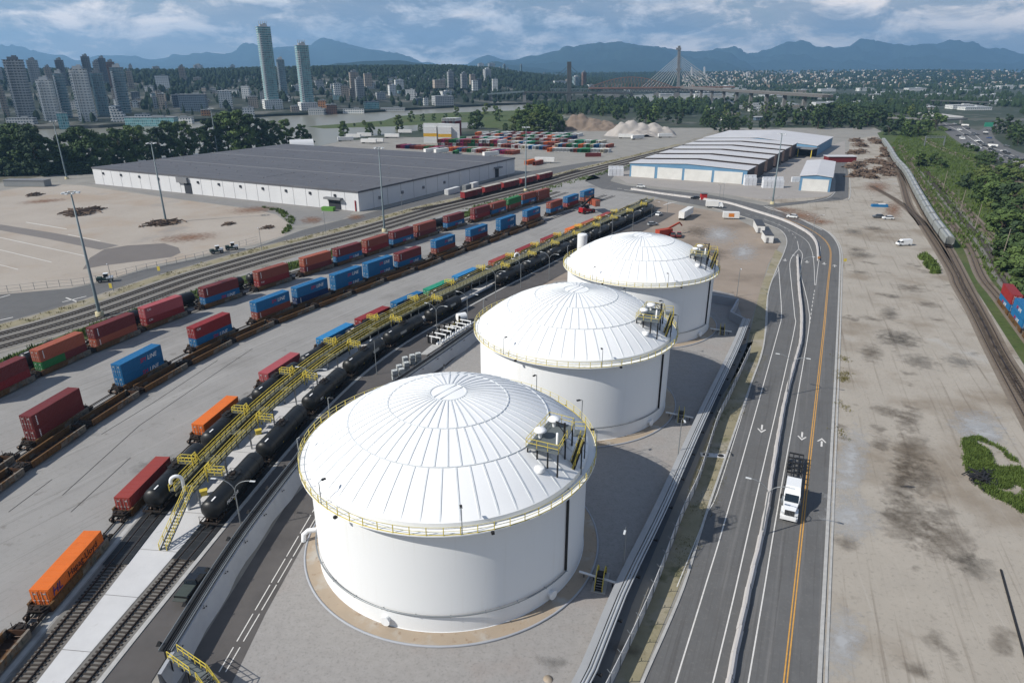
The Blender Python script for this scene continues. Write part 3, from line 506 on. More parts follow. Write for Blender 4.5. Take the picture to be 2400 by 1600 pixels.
rk=empty('pipe_rack',(0,0,0),0,'dark pipes and cable tray running along the berm wall','pipe rack')
mb=MB()
for o,r,z in ((-1.05,.1,2.75),(-1.45,.16,2.75),(-1.8,.1,2.7),(-2.1,.14,2.75)): mb.tube([(*p,z) for p in ll.offset(o,3,ll.L-4,3)],r,6,m=0 if o<-1.1 else 1)
mb.tube([(*p,2.78) for p in ll.offset(-2.5,3,ll.L-4,3)],.07,6,m=1); mb.tube([(*p,2.85) for p in ll.offset(-1.25,3,ll.L-4,3)],.05,6,m=1)
mb.build('pipe',[m_dark,m_steel],rk)
mb=MB(); ribbon(mb,ll,-2.6,-1.0,2.55,3,ll.L-4,3); mb.build('cable_tray',mat('tray_dark',rgb(70,74,78,.5),rough=.5),rk)
for k in range(int(ll.L/6.2)):
    x,y,a=ll.at(4+k*6.2,-1.8); mb=MB(); mb.box((x,y,2.42),(.2,1.7,.22),a); x1,y1,_=ll.at(4+k*6.2,-2.5); mb.box((x1,y1,1.2),(.2,.2,2.4),a); x2,y2,_=ll.at(4+k*6.2,-2.95); mb.box((x2,y2,2.75),(.5,.7,.55),a,top=(.3,.3)); x3,y3,_=ll.at(4+k*6.2,-.55)
    for u,v in ((.2,.1),(-.2,.15),(.05,-.2)): mb.box((x3+u,y3+v,2.35),(.14,.14,.14),a)
    mb.build('rack_support',m_dark,rk)
# stair at the near end
st=empty('access_stair',(*g('D5',700,1120,2.6),0),R(-32),'yellow railed crossover stair at the bottom edge of the photo','stair')
mb=MB(); mb.box((-.6,0,3.0),(5.2,1.1,.08)); stairs(mb,(2.0,0,3.0),(5.6,0,.1),1.3,14,0,0); mb.build('stair_tread',m_bluegrey,st)
mb=MB(); railing(mb,[(2.0,.6,3.0),(-3.2,.6,3.0)],1.1,1.1,.08); railing(mb,[(-3.2,-.6,3.0),(.8,-.6,3.0)],1.1,1.1,.08); railing(mb,[(2,.65,3),(5.6,.65,.1)],1.1,1.1,.1); railing(mb,[(2,-.65,3),(5.6,-.65,.1)],1.1,1.1,.1); mb.build('railing',m_yellow,st)
mb=MB()
for x in (-3,0,2):
    for y in (-.5,.5): mb.beam((x,y,0),(x,y,3.0),.12)
mb.build('stair_post',m_dark,st)
# pump skid, totes
def W6(x,y,z=0): return g('D6',x,y,z)
sk=empty('pump_skid',(0,0,0),0,'white pump and manifold skid with pipes beside the pipe rack','pump skid')
mb=MB(); mb.prism([W6(*q) for q in ((150,1160),(255,1160),(880,760),(700,700))],.05,.25); mb.build('skid_base',m_kerb,sk)
sp=Path([W6(240,1010),W6(760,690)],2); mb=MB(); md=MB()
for k in range(7):
    x,y,a=sp.at(1.0+k*sp.L/7.2,0); c,s_=math.sin(a),-math.cos(a); z=2.0 if k<4 else 1.4
    mb.tube([(x-c*.4,y-s_*.4,z),(x+c*3.6,y+s_*3.6,z)],.17,8); mb.tube([(x+c*3.4,y+s_*3.4,z),(x+c*3.4,y+s_*3.4,.2)],.14,8); mb.box((x+c*2.6,y+s_*2.6,.45),(.7,.5,.5),a); mb.tube([(x+c*.9,y+s_*.9,z),(x+c*.9,y+s_*.9,.25)],.12,6)
    md.tube([(x,y,.2),(x,y,z+.9)],.3,8); md.box((x+c*1.8,y+s_*1.8,.8),(1.1,.9,1.2),a)
mb.tube([(*sp.at(1,3.6)[:2],.7),(*sp.at(sp.L,3.6)[:2],.7)],.22,8)
mb.build('manifold',m_tank,sk); md.build('pump',m_dark,sk)
mb=MB(); railing(mb,[(*sp.at(sp.L*.55,.2)[:2],.2),(*sp.at(sp.L*.95,.2)[:2],.2)],1.1,1.2,.08); mb.build('railing',m_yellow,sk)
vt=empty('vessel',(*W6(735,690),0),R(30),'white round vessel at the far end of the pump skid','vessel'); mb=MB(); mb.tube([(-1.2,0,1.5),(-.8,0,1.5),(.8,0,1.5),(1.2,0,1.5)],1.1,16); mb.box((0,0,.3),(1.6,1.4,.6)); mb.build('vessel_body',m_tank,vt)
k=0
m_tote=mat('tote_plastic',rgb(215,218,216,.72),rgb(190,195,195,.7),scale=2)
tt=None
for rI,(x,y) in enumerate(((1650,160),(1710,140),(1600,230),(1660,205),(1560,275),(1620,260),(1760,125))):
    xx,yy=g('D1',x-1000+0,y) if False else g('D1',620+(x-1600)*.62,110+(y-200)*.62)
    if tt is None:
        tt=empty('tote',(xx,yy,0),R(25),'x','tote','white liquid totes stacked beside the lane'); mb=MB(); mb.box((0,0,.62),(1.15,1.0,1.0)); mb.tube([(0,0,1.1),(0,0,1.2)],.15,8); mb.build('bottle',m_tote,tt); mb=MB()
        for z in (.16,.45,.78,1.12): mb.poly([(-.59,-.52,z),(.59,-.52,z),(.59,.52,z),(-.59,.52,z),(-.59,-.52,z)],.04)
        mb.box((0,0,.07),(1.2,1.05,.12)); mb.build('cage',m_steel,tt)
    for lv in (0,1):
        o=tt if (rI==0 and lv==0) else dup(tt,(xx,yy,lv*1.2),R(25)); o['label']='white caged tote in the %s of seven stacks beside the lane, %s'%(nth(rI),('bottom','top')[lv])
# chimney-like white silo by the far tank
sx,sy=g('C4',920,990,4.5); si=empty('vertical_vessel',(sx,sy,0),0,'slim white upright vessel behind the farthest dome','vessel'); mb=MB(); mb.lathe([(1.75,0),(1.75,8.6)],28); mb.lathe([(1.75,8.6),(1.5,8.9),(0,9.0)],28,sm=False); mb.build('shell',m_tank,si)
# ------------------------------------------------------------- railway lines
m_tieb=mat('weathered_sleeper',rgb(138,124,110,.6),rgb(108,98,88,.55),scale=1.5,amt=1)
T3=Path([(-59.3,10),(-59.3,45),(-59.25,73),(-59,93),(-56.6,116),(-51.4,138.3),(-43.8,157.8),(-37.1,171.1),(-29.8,184.6),(-22.2,196.6),(-14.8,209.8),(-3.9,227.5),(5.1,242.9),(14.8,259.2),(25.5,276.2),(32.8,287.5),(56,327),(64,341)])
T1=Path([(-117,85),(-112.5,105),(-108,125),(-103.6,144.2),(-98.85,157.8),(-93.5,172.2),(-84.8,189),(-75.1,205.5),(-65.5,221.2),(-57.6,233.3),(-50.2,246),(-42.6,258.7),(-35,271),(-24.7,287.7),(-14.2,304),(-6.9,315.2),(.4,327.3),(7.7,339.7),(15,349),(22,361),(30,375)])
T2=Path([(-92.5,40),(-91.5,60),(-89.5,85),(-86.2,114),(-81.6,136.5),(-74.75,158),(-66.6,175.5),(-58.6,189.3),(-51,202.2),(-43.5,215),(-35.6,227.2),(-25.2,245.3),(-13.8,263.4),(-2.5,282),(8.6,299.8),(19.8,318.6),(28.6,332.7),(38,348),(50,367)])
T4=T3.sub(4.4); T2b=T2.sub(4.7); T1b=T1.sub(-5.2)
T5=Path([(-51,20),(-50,35),(-48.2,56.6),(-45.6,79.5),(-44.0,92.5),(-41.6,110),(-38.4,127),(-34.2,142.9),(-27.6,160),(-19.8,175.1),(-11.3,191.4),(-3,206.5),(5.2,220.5),(15.5,238.5),(27,257.5),(39.5,278),(56,305),(68,326)])
M1=Path([g(*q) for q in (('C0',-700,650),('C0',0,470),('C0',620,300),('C0',1250,105),('C1',560,432),('C1',1100,268),('C2',0,475),('C2',1000,225),('C3',0,510),('C3',700,345),('C3',1500,150),('C3',1980,20),('A2',50,990),('A2',330,890))],3)
M2=M1.sub(5.0); M3=M1.sub(10.0,0,M1.L*.82)
BX=Path([g(*q) for q in (('C3',-200,520),('C3',250,440),('C3',470,385),('C3',1000,250),('C3',1640,95),('C3',2000,-10))],2)
def rails_of(name,P,label,d0=0,d1=None,tie=True,tm=None,bal=m_ball,bw=1.9,z=.1,ties=.62,cat='railway track'):
    t=empty(name,(0,0,0),0,label,cat,'railway tracks across the yard'); d1=P.L if d1 is None else d1
    if bal:
        mb=MB(); ribbon(mb,P,-bw,bw,z,d0,d1,5); mb.build('ballast_bed',bal,t)
    if tie:
        mb=MB(); k=d0
        while k<d1:
            x,y,a=P.at(k); mb.box((x,y,z+.05),(.24,2.5,.1),a); k+=ties
        tag(mb.build('sleepers',tm or (m_tieb if bal is m_ballb else m_tie),t),kind='stuff')
    for o in (-.75,.75):
        mb=MB(); ribbon(mb,P,o-.06,o+.06,z+.24,d0,d1,4,thick=.18); mb.build('rail',m_rail,t)
    return t
rails_of('railway_track',T4,'sleepered track running up to the black tank cars, left of the white slab')
rails_of('railway_track',T5,'sleepered track right of the white concrete slab by the asphalt lane')
for P,lb in ((T3,'track under the single row of containers'),(T1,'track under the left row of stacked containers'),(T2,'track under the stacks with blue containers'),(T2b,'track under the empty well cars on the concrete yard')): rails_of('railway_track',P,lb,tie=False,bal=None)
for P,lb in ((M1,'leftmost of the three bare main tracks'),(M2,'middle one of the three bare main tracks'),(M3,'rightmost of the three bare main tracks, beside weeds'),(BX,'track under the red boxcars beside the big warehouse')): rails_of('railway_track',P,lb,ties=1.1 if P is not M1 else .9,bw=2.3)
rails_of('railway_track',T1b,'track behind the left stacked containers, under black tank cars',tie=False)
mb=MB(); ribbon(mb,M1,-9,14,.085,0,None,8); tag(mb.build('railway_ground',mat('rail_gravel',rgb(178,172,164,.62),rgb(150,146,136,.58),rough=.95,scale=.25,amt=1,stain=[(.09,.5,.64,rgb(128,122,92,.5),.6)])),kind='structure')
mb=MB(); ribbon(mb,T1,-17,-8.5,.095,0,None,6); tag(mb.build('verge',m_green),kind='structure')
mb=MB(); ribbon(mb,M1,-8,-3.4,.092,0,M1.L*.75,6); tag(mb.build('verge',m_weed),kind='structure')
# white slab and dark track mats
mb=MB(); A=T4.offset(1.75,0,T4.proj((-54,330)),3); Bq=[T5.at(T5.proj(p),-1.75)[:2] for p in A]
for i in range(len(A)-1): mb.face([(*A[i],.16),(*Bq[i],.16),(*Bq[i+1],.16),(*A[i+1],.16)])
tag(mb.build('slab',m_white),kind='structure')
mb=MB()
for i in range(2,len(A)-1,3): mb.beam((*A[i],.165),(*Bq[i],.165),.09,.01)
tag(mb.build('slab_joints',mat('slab_joint',rgb(150,148,146,.6))),kind='structure')
mb=MB(); ribbon(mb,T5,1.75,2.35,.2,0,None,4,thick=.2); tag(mb.build('kerb',m_kerb),kind='structure')
mb=MB(); ribbon(mb,T3,1.55,2.25,.09,0,T3.proj((-59,90)),4); tag(mb.build('kerb',m_kerb),kind='structure')
mb=MB()
P=Path([T5.at(d,2.4)[:2] for d in [T5.L*k/14 for k in range(15)]]); E2=[(a[0],a[1]) for a in P.p[::8]]; Rr=[ll.at(ll.proj(a),-2.9)[:2] if a[1]<190 else (a[0]+7.5,a[1]-4.5) for a in E2]
for i in range(len(E2)-1): mb.face([(*E2[i],.1),(*Rr[i],.1),(*Rr[i+1],.1),(*E2[i+1],.1)])
tag(mb.build('lane',m_asph2),kind='structure')
m_mat=mat('track_pan',rgb(52,55,58,.6),rgb(42,44,47,.6),rough=.6,scale=.8,amt=1)
for P,y0 in ((T4,(-55,76)),(T5,(-46,77))):
    mb=MB(); s0=P.proj(y0); ribbon(mb,P,-1.7,1.7,.26,s0,P.L,3,thick=.2); o=mb.build('track_pan',m_mat); tag(o,kind='structure')
    mb=MB()
    for k in range(12): x,y,a=P.at(s0+k*2.0); mb.box((x,y,.275),(.05,3.3,.01),a)
    for oo in (-.55,.55,-.95,.95): ribbon(mb,P,oo-.025,oo+.025,.272,s0,s0+24,4)
    tag(mb.build('pan_joints',mat('pan_joint',rgb(96,98,100,.6))),kind='structure')
# ------------------------------------------------------------- container and wagon kinds
CL,CWd,CH=11.8,2.44,2.78
COLS={k:mat('container_'+k,c,tuple(x*.8 for x in c),rough=.55,scale=.5,amt=1,stain=[(1.2,.6,.75,tuple(x*.55+.01 for x in c),.5),(.3,.6,.8,tuple(min(1,x*1.15+.02) for x in c),.5)]) for k,c in dict(
 maroon=rgb(116,46,46,.8),brown=rgb(142,72,56,.8),rust=rgb(168,90,66,.8),red=rgb(152,44,46,.7),brick=rgb(160,68,60,.78),blue=rgb(30,112,166,.72),navy=rgb(24,52,100,.8),green=rgb(46,128,68,.7),teal=rgb(40,150,118,.8),orange=rgb(226,116,44,.85),pink=rgb(170,82,86,.85),lightblue=rgb(50,134,190,.8),white=rgb(224,226,226,.8),grey=rgb(150,154,156,.7),yellow=rgb(222,178,60,.8),magenta=rgb(170,50,100,.8),cream=rgb(214,206,186,.8)).items()}
COLW=dict(maroon='maroon',brown='brown',rust='rust-orange',red='bright red',brick='brick-red',blue='blue',navy='navy',green='green',teal='teal green',orange='orange',pink='faded pink-red',lightblue='light blue',white='white',grey='grey',yellow='yellow',magenta='magenta',cream='cream')
m_bar=mat('door_bar_grey',rgb(190,190,188,.7),rough=.5)
def container_mesh(Lc,n):
    mb=MB(); x0,x1=-Lc/2,Lc/2; hw=CWd/2
    mb.box((0,0,.08),(Lc,CWd,.16)); mb.box((0,0,CH-.05),(Lc-.01,CWd-.01,.1))
    for sx in (x0+.09,x1-.09):
        for sy in (-hw+.08,hw-.08): mb.box((sx,sy,CH/2),(.18,.16,CH+.02))
    for sy in (-1,1):
        V=[];Fc=[]
        st=(Lc-.36)/n
        for k in range(n):
            xa=x0+.18+k*st
            for u,dp in ((0,.0),(.3,.0),(.5,.07),(.8,.07)): V.append((xa+u*st,sy*(hw-.02-dp)))
        V.append((x1-.18,sy*(hw-.02)))
        q=[(x,y,.16) for x,y in V]+[(x,y,CH-.1) for x,y in V]; kk=len(V)
        for i in range(kk-1): Fc.append((i,i+1,kk+i+1,kk+i) if sy<0 else (i+1,i,kk+i,kk+i+1))
        mb.mesh(q,Fc)
    nn=7; st=(CWd-.32)/nn; V=[]
    for k in range(nn):
        for u,dp in ((0,0),(.3,0),(.5,.05),(.8,.05)): V.append((x1-.03-dp,-hw+.16+(k+u)*st))
    V.append((x1-.03,hw-.16)); q=[(x,y,.16) for x,y in V]+[(x,y,CH-.1) for x,y in V]; kk=len(V); mb.mesh(q,[(i,i+1,kk+i+1,kk+i) for i in range(kk-1)])
    for k in range(int(Lc/1.1)): mb.box((x0+.6+k*1.1,0,CH+.005),(.5,CWd-.5,.02))
    return mb.data('container',COLS['maroon'])
def door_mesh(sy):
    mb=MB(); mb.box((0,sy*.56,CH/2),(.08,1.06,CH-.3))
    for z in (.5,1.05,1.6,2.15): mb.box((-.05,sy*.56,z),(.03,1.0,.36))
    for y in (.28,.82): mb.tube([(-.09,sy*y,.2),(-.09,sy*y,CH-.2)],.03,5,m=1); mb.box((-.1,sy*y,1.2),(.05,.3,.07),m=1)
    mb.box((-.07,sy*.6,2.2),(.02,.3,.22),m=1)
    return mb.data('door',[COLS['maroon'],m_bar])
CM={40:container_mesh(CL,32),20:container_mesh(CL/2-.05,16)}; DM=[door_mesh(-1),door_mesh(1)]
m_tw=mat('white_lettering',(.8,.8,.8)); m_tr=mat('red_lettering',rgb(205,40,70,.8)); m_tk=mat('dark_lettering',rgb(48,28,30,.8)); m_tb=mat('blue_lettering',rgb(28,50,130,.8))
def shear(me,k):
    for v in me.vertices: v.co.x+=v.co.y*k
    return me
TXT={k:text_mesh(k,s) for k,s in (('SM',1.35),('LINE',1.35),('CAI',.75),('Hapag-Lloyd',1.3),('PROCOR',.85),('TEX',.7),('HL',1.6))}
for k in ('SM','LINE','HL'): shear(TXT[k],.25)
for k,m in (('SM',m_tr),('LINE',m_tw),('CAI',m_tw),('Hapag-Lloyd',m_tk),('PROCOR',m_tw),('TEX',m_tw),('HL',m_tb)): TXT[k].materials.clear(); TXT[k].materials.append(m)
def letter(o,k,x,z,y=-CWd/2-.02,name='lettering',rx=PI/2):
    q=link(name,TXT[k],o,(x,y,z)); q.rotation_euler=(rx,0,0); return q
marks=MB()
for k in range(6): marks.box((0,0,-.32*k),(.22,.02,.2))
MK=marks.data('code_mark',m_tw)
def container(x,y,z,a,col,label,group,size=40,logo=None,doors=True,small=False):
    o=link('shipping_container',CM[size],None,(x,y,z)); o.rotation_euler=(0,0,a); recolour(o,COLS[col]); tag(o,label,'container',group)
    Lc=CL if size==40 else CL/2-.05
    if not small:
        for k in (0,1):
            d=link('door',DM[k],o,(-Lc/2+.0,0,0)); recolour(d,COLS[col])
    if logo=='SM': letter(o,'SM',.2,1.4); letter(o,'LINE',2.85,1.4)
    elif logo=='CAI': letter(o,'CAI',-4.6,2.1)
    elif logo=='code':
        q=link('code_mark',MK,o,(-Lc/2+1.0,-CWd/2-.01,2.35))
    elif logo=='HL': letter(o,'HL',-4.3,1.8,name='emblem'); letter(o,'Hapag-Lloyd',1.2,1.8)
    return o
m_wside=mat('well_side_ochre',rgb(146,108,62,.5),rgb(106,76,46,.48),rough=.7,scale=.4,amt=1,stain=[(.7,.54,.68,rgb(84,58,42,.6),.75),(.25,.56,.62,rgb(150,148,140,.6),.7),(.5,.6,.64,rgb(36,60,52,.6),.5)])
m_win=mat('well_inside_rust',rgb(98,66,44,.42),rgb(66,46,34,.4),rough=.8,scale=.5,amt=1,stain=[(.4,.56,.7,rgb(140,100,60,.6),.5)])
m_under=mat('bogie_dark',rgb(62,52,46,.55),rgb(48,42,38,.5),rough=.75,scale=1)
def bogie_mesh():
    mb=MB()
    for sy in (-1.0,1.0):
        mb.xsec([(sy-.1,.35),(sy+.1,.35),(sy+.1,.75),(sy-.1,.75)],-1.15,1.15); mb.box((0,sy,.55),(.5,.3,.5))
    mb.box((0,0,.6),(.4,2.1,.3)); return mb.data('bogie_frame',m_under)
def wheel_mesh():
    mb=MB()
    for sy in (-.75,.75): mb.tube([(0,sy-.07,.42),(0,sy+.07,.42)],.42,14)
    mb.tube([(0,-.8,.42),(0,.8,.42)],.09,6); return mb.data('wheelset',m_rail)
BGM,WHM=bogie_mesh(),wheel_mesh()
def bogie(t,x,z=.22):
    b=link('bogie',BGM,t,(x,0,z))
    for s_ in (-.85,.85): link('wheelset',WHM,b,(s_,0,0))
def make_well(mside,Lw=13.0,gap=1.7):
    t=empty('well_wagon',(0,0,0)); mb=MB(); hw=1.42
    for sy in (-1,1):
        mb.box((0,sy*hw,.95),(Lw,.14,1.05)); mb.box((0,sy*(hw-.02),1.5),(Lw,.3,.1)); mb.box((0,sy*(hw-.03),.42),(Lw,.26,.1))
        for k in range(13): mb.box((-Lw/2+.5+k*(Lw-1)/12,sy*(hw+.09),.95),(.1,.08,1.0))
    mb.build('side_sill',mside,t)
    mb=MB(); mb.box((0,0,.38),(Lw,2.6,.08))
    for k in range(9): mb.box((-Lw/2+.8+k*(Lw-1.6)/8,0,.46),(.25,2.6,.1))
    for sx in (-1,1): mb.box((sx*(Lw/2-.05),0,.9),(.14,2.7,1.0)); 
    mb.build('well_floor',m_win,t)
    for sx in (-1,1):
        mb=MB(); xa,xb=sx*Lw/2,sx*(Lw/2+gap*.55); mb.mesh([(xa,-1.4,1.3),(xa,1.4,1.3),(xb,.9,1.3),(xb,-.9,1.3),(xa,-1.4,1.12),(xa,1.4,1.12),(xb,.9,1.12),(xb,-.9,1.12)],[(0,1,2,3) if sx<0 else (3,2,1,0),(4,7,6,5) if sx<0 else (5,6,7,4),(0,4,5,1),(1,5,6,2),(2,6,7,3),(3,7,4,0)])
        for sy in (-.8,.8): mb.beam((sx*(Lw/2+.3),sy,1.3),(sx*(Lw/2+.3),sy,2.2),.06); mb.beam((sx*(Lw/2+.1),sy,1.32),(sx*(Lw/2+.8),sy*.7,1.45),.25,.25)
        mb.tube([(sx*(Lw/2+.45),0,1.3),(sx*(Lw/2+.45),0,1.5)],.42,12); mb.build('end_platform',m_under,t); 
    for sx in (-1,1): bogie(t,sx*(Lw/2+.55))
    return t
def place(o,P,s,z=0.0): x,y,a=P.at(s); o.location=(x,y,z); o.rotation_euler=(0,0,a)
well=make_well(m_wside); wells=[well]; used=[0]
def put_well(P,s,label,group):
    x,y,a=P.at(s)
    if not used[0]: used[0]=1; well.location=(x,y,0); well.rotation_euler=(0,0,a); tag(well,label,'rail wagon',group); return well
    return dup(well,(x,y,0),a,label,group)
# left double-stack train
L1=[('maroon','red'),('rust','gm'),('maroon','rust'),('pink','red'),('maroon','blue'),('brown','red'),('rust','maroon'),('maroon','blue'),('brown','red'),('maroon','blue'),('brown','maroon'),('maroon','blue'),('maroon','red'),('brown','blue'),('green','brown'),('brown','blue'),('brown','brown')]
mid1=[(-108.2,126.5),(-103.6,144.2),(-98.85,157.8),(-93.5,172.2),(-84.8,189),(-75.1,205.5),(-65.5,221.2),(-57.6,233.3),(-50.2,246),(-42.6,258.7),(-35,271),(-24.7,287.7),(-14.2,304),(-6.9,315.2),(.4,327.3),(7.7,339.7),(15,349)]
mid1[0]=T1.at(T1.proj(mid1[1])-15.2)[:2]
mid2=[(-86.2,114),(-81.6,136.5),(-74.75,158),(-66,176.8),(-58.6,189.3),(-51,202.2),(-43.5,215),(-35.6,227.2),(-25.2,245.3),(-13.8,263.4),(-2.5,282),(8.6,299.8),(19.8,318.6),(28.6,332.7),(38,348)]
L2=[('maroon','maroon'),('blue','blue'),('red','blue'),('blue','brown'),('blue','navy'),('blue','blue'),('blue','blue'),('maroon','blue'),('blue','brown'),('blue','maroon'),('blue','blue'),('blue','brown'),('brown','blue'),('blue','red'),('blue','brown')]
def stack(P,p,cols,i,tr,grp):
    s=P.proj(p); x,y,a=P.at(s); put_well(P,s,'loaded well wagon under the %s stack from the near end of the %s'%(nth(i),tr),'well wagons of the '+tr)
    top,bot=cols; zf=.47; lab=lambda c,pos:'%s container, %s of the %s stack from the near end, %s'%(COLW[c],pos,nth(i),tr)
    lg=lambda c:'SM' if c=='blue' else ('CAI' if c in('red','pink') else ('code' if c!='green' else None))
    if bot=='gm':
        for sg,c in ((-1,'green'),(1,'maroon')):
            x2,y2,_=P.at(s+sg*CL/4); container(x2,y2,zf,a,c,'short %s container under the rust-orange one, %s'%(COLW[c],tr),grp,20)
    else: container(x,y,zf,a,bot,lab(bot,'bottom'),grp,40,lg(bot))
    container(x,y,zf+CH+.02,a,top,lab(top,'top'),grp,40,lg(top))
for i,(p,c) in enumerate(zip(mid1,L1)): stack(T1,p,c,i,'left train','containers stacked on the left train')
for i,(p,c) in enumerate(zip(mid2,L2)): stack(T2,p,c,i,'blue-stack train','containers stacked on the blue-stack train')
# empty wells in front
s=T2b.proj((-84.5,92)); e=T2b.proj(g('C3',1500,640)); i=0
while s<e: put_well(T2b,s,'empty rusty well wagon on the yard, %s from the near end'%nth(i),'empty well wagons on the yard'); s+=14.9; i+=1
s2=T2.proj((-89.5,96)); put_well(T2,s2,'empty well wagon ahead of the maroon pair at the left edge','well wagons of the blue-stack train')
# single-container row
mid3=[(-59.25,73.5),(-59,93.2),(-56.6,116),(-51.4,138.3),(-43.8,157.8),(-37.1,171.1),(-29.8,184.6),(-22.2,196.6),(-14.8,209.8),(-3.9,227.5),(5.1,242.9),(14.8,259.2),(25.5,276.2),(32.8,287.5),(41,301)]
L3=['orange','brick','orange','pink','lightblue','red','blue','teal','lightblue','brick','red','red','orange','rust','brick']
for i,(p,c) in enumerate(zip(mid3,L3)):
    s=T3.proj(p); x,y,a=T3.at(s); put_well(T3,s,'well wagon carrying one container beside the tank cars, %s from the near end'%nth(i),'well wagons of the single row')
    container(x,y,.47,a,c,'%s container with blue emblem and dark lettering, alone at the near end'%COLW[c] if i==0 else '%s single container beside the black tank cars, %s from the near end'%(COLW[c],nth(i)),'single containers in wells',40,'HL' if i==0 else None)
put_well(T3,T3.proj((-59.3,56.5)),'empty well wagon cut by the left edge, before the orange container','well wagons of the single row')
for k in range(2): put_well(T3,T3.proj((47+k*8,311+k*14)),'empty well wagon at the far end of the single row, %s'%('nearer','farther')[k],'well wagons of the single row')
# ------------------------------------------------------------- tank cars
m_tk_b=mat('tank_car_black',rgb(40,42,43,.6),rgb(31,33,34,.55),rough=.42,scale=.35,amt=1,spec=.35,stain=[(.5,.56,.72,rgb(62,58,52,.5),.5),(.15,.55,.7,rgb(48,54,54,.6),.5)])
def make_tankcar():
    t=empty('tank_wagon',(0,0,0)); Lb=15.6; r=1.58; zc=2.62
    prof=[(-Lb/2,0)]+[(-Lb/2+1.0*(1-math.cos(k*PI/2/7)),r*math.sin(k*PI/2/7)) for k in range(1,8)]; prof=prof+[(-x,y) for x,y in prof[::-1]]
    mb=MB(); n=32; V=[(x,q*math.cos(2*PI*j/n),zc+q*math.sin(2*PI*j/n)) for x,q in prof for j in range(n)]; Fc=[(i*n+j,(i+1)*n+j,(i+1)*n+(j+1)%n,i*n+(j+1)%n) for i in range(len(prof)-1) for j in range(n)]
    mb.mesh(V,Fc,0,True)
    for x in (-5.4,-2.7,0.9,2.7,5.4):
        pts=[(x,(r+.01)*math.cos(2*PI*j/40),zc+(r+.01)*math.sin(2*PI*j/40)) for j in range(41)]; mb.poly(pts,.07,.02)
    mb.build('barrel',m_tk_b,t)
    mb=MB(); mb.box((0,0,zc+r+.08),(2.3,1.7,.06)); railing(mb,[(-1.15,-.85,zc+r+.1),(1.15,-.85,zc+r+.1),(1.15,.85,zc+r+.1),(-1.15,.85,zc+r+.1),(-1.15,-.85,zc+r+.1)],.45,1.2,.05,mid=1); mb.build('hatch_platform',m_dark,t)
    mb=MB(); mb.tube([(0,0,zc+r),(0,0,zc+r+.5)],.42,14); mb.tube([(.75,0,zc+r),(.75,0,zc+r+.35)],.2,10); mb.tube([(-.75,0,zc+r),(-.75,0,zc+r+.35)],.2,10); mb.build('hatch',m_under,t)
    mb=MB(); mb.beam((.0,-r-.12,.9),(.0,-r*.6,zc+r*.82),.05); mb.beam((.45,-r-.12,.9),(.45,-r*.6,zc+r*.82),.05)
    for k in range(8): mb.beam((0,-r-.12+k*.055,1.0+k*.38),(.45,-r-.12+k*.055,1.0+k*.38),.04)
    mb.build('ladder',m_dark,t)
    mb=MB(); mb.box((0,0,.98),(Lb-1,.5,.3))
    for sx in (-1,1):
        mb.box((sx*6.2,0,1.1),(1.2,2.5,.4)); mb.box((sx*(Lb/2+.2),0,.98),(.25,2.9,.25)); mb.beam((sx*(Lb/2-1.2),-1.4,1.05),(sx*(Lb/2+.2),-1.4,1.05),.12); mb.beam((sx*(Lb/2-1.2),1.4,1.05),(sx*(Lb/2+.2),1.4,1.05),.12); mb.box((sx*(Lb/2+.55),0,.85),(.7,.25,.28))
        railing(mb,[(sx*(Lb/2+.2),-1.4,1.1),(sx*(Lb/2+.2),1.4,1.1)],.95,2.8,.05,mid=1)
    mb.build('frame',m_under,t)
    for sx in (-1,1): bogie(t,sx*6.0)
    mb=MB(); mb.box((-6.3,-.35,zc+r-.02),(1.1,.22,.04)); mb.box((-Lb/2+.18,-.3,zc+.5),(.04,.5,.12)); mb.box((-Lb/2+.18,.3,zc+.5),(.04,.4,.12)); mb.build('stencil',m_tw,t)
    mb=MB()
    for u in (-2.9,2.2): mb.box((u,-r*.93,zc-.55),(.12,.05,.5))
    mb.build('label_mark',m_yellow,t)
    return t
tkc=make_tankcar(); tk_used=[0]; m_plate=mat('pale_plate',rgb(178,178,172,.65))
pb=MB(); pb.box((0,0,0),(2.6,.03,.62)); PLM=pb.data('name_plate',m_plate)
def put_tk(P,s,label,group,text=None):
    x,y,a=P.at(s)
    if not tk_used[0]: tk_used[0]=1; o=tkc; o.location=(x,y,0); o.rotation_euler=(0,0,a); tag(o,label,'tank wagon',group)
    else: o=dup(tkc,(x,y,0),a,label,group)
    return o
s=T5.proj((-44.1,92.0)); offs=[0,17.4,35.2,53.2,71,89.4]; tk5=[]
for i,d in enumerate(offs): tk5.append(put_tk(T5,s+d,'black tank wagon right of the yellow platform, %s from the near end'%nth(i),'black tank wagons right of the platform'))
s=T5.proj(g('C3',900,1430,2.6))+8.2; i=6
while s<T5.L-4: tk5.append(put_tk(T5,s,'black tank wagon right of the yellow platform, %s from the near end'%nth(i),'black tank wagons right of the platform')); s+=17.4; i+=1
for i,o in enumerate(tk5):
    if i==0: q=letter(o,'PROCOR',-3.4,2.62,-1.63)
    elif i in(3,4,5,7,8,10): q=link('name_plate',PLM,o,(2.6 if i%2 else -2.4,-1.57,2.9)); q.rotation_euler=(R(-10),0,0)
    elif i in (2,6): letter(o,'TEX',-4.6,2.62,-1.63)
s=T4.proj((-54.4,95)); i=0
while s<T4.L-5: put_tk(T4,s,'black tank wagon left of the yellow platform, %s from the near end'%nth(i),'black tank wagons left of the platform'); s+=17.6; i+=1
s=T1b.proj((-112,131)); i=0
for k in range(14):
    if k not in (6,7,11,13): put_tk(T1b,s+k*17.4,'black tank wagon behind the left container stacks, %s from the near end'%nth(i),'black tank wagons behind the left train'); i+=1
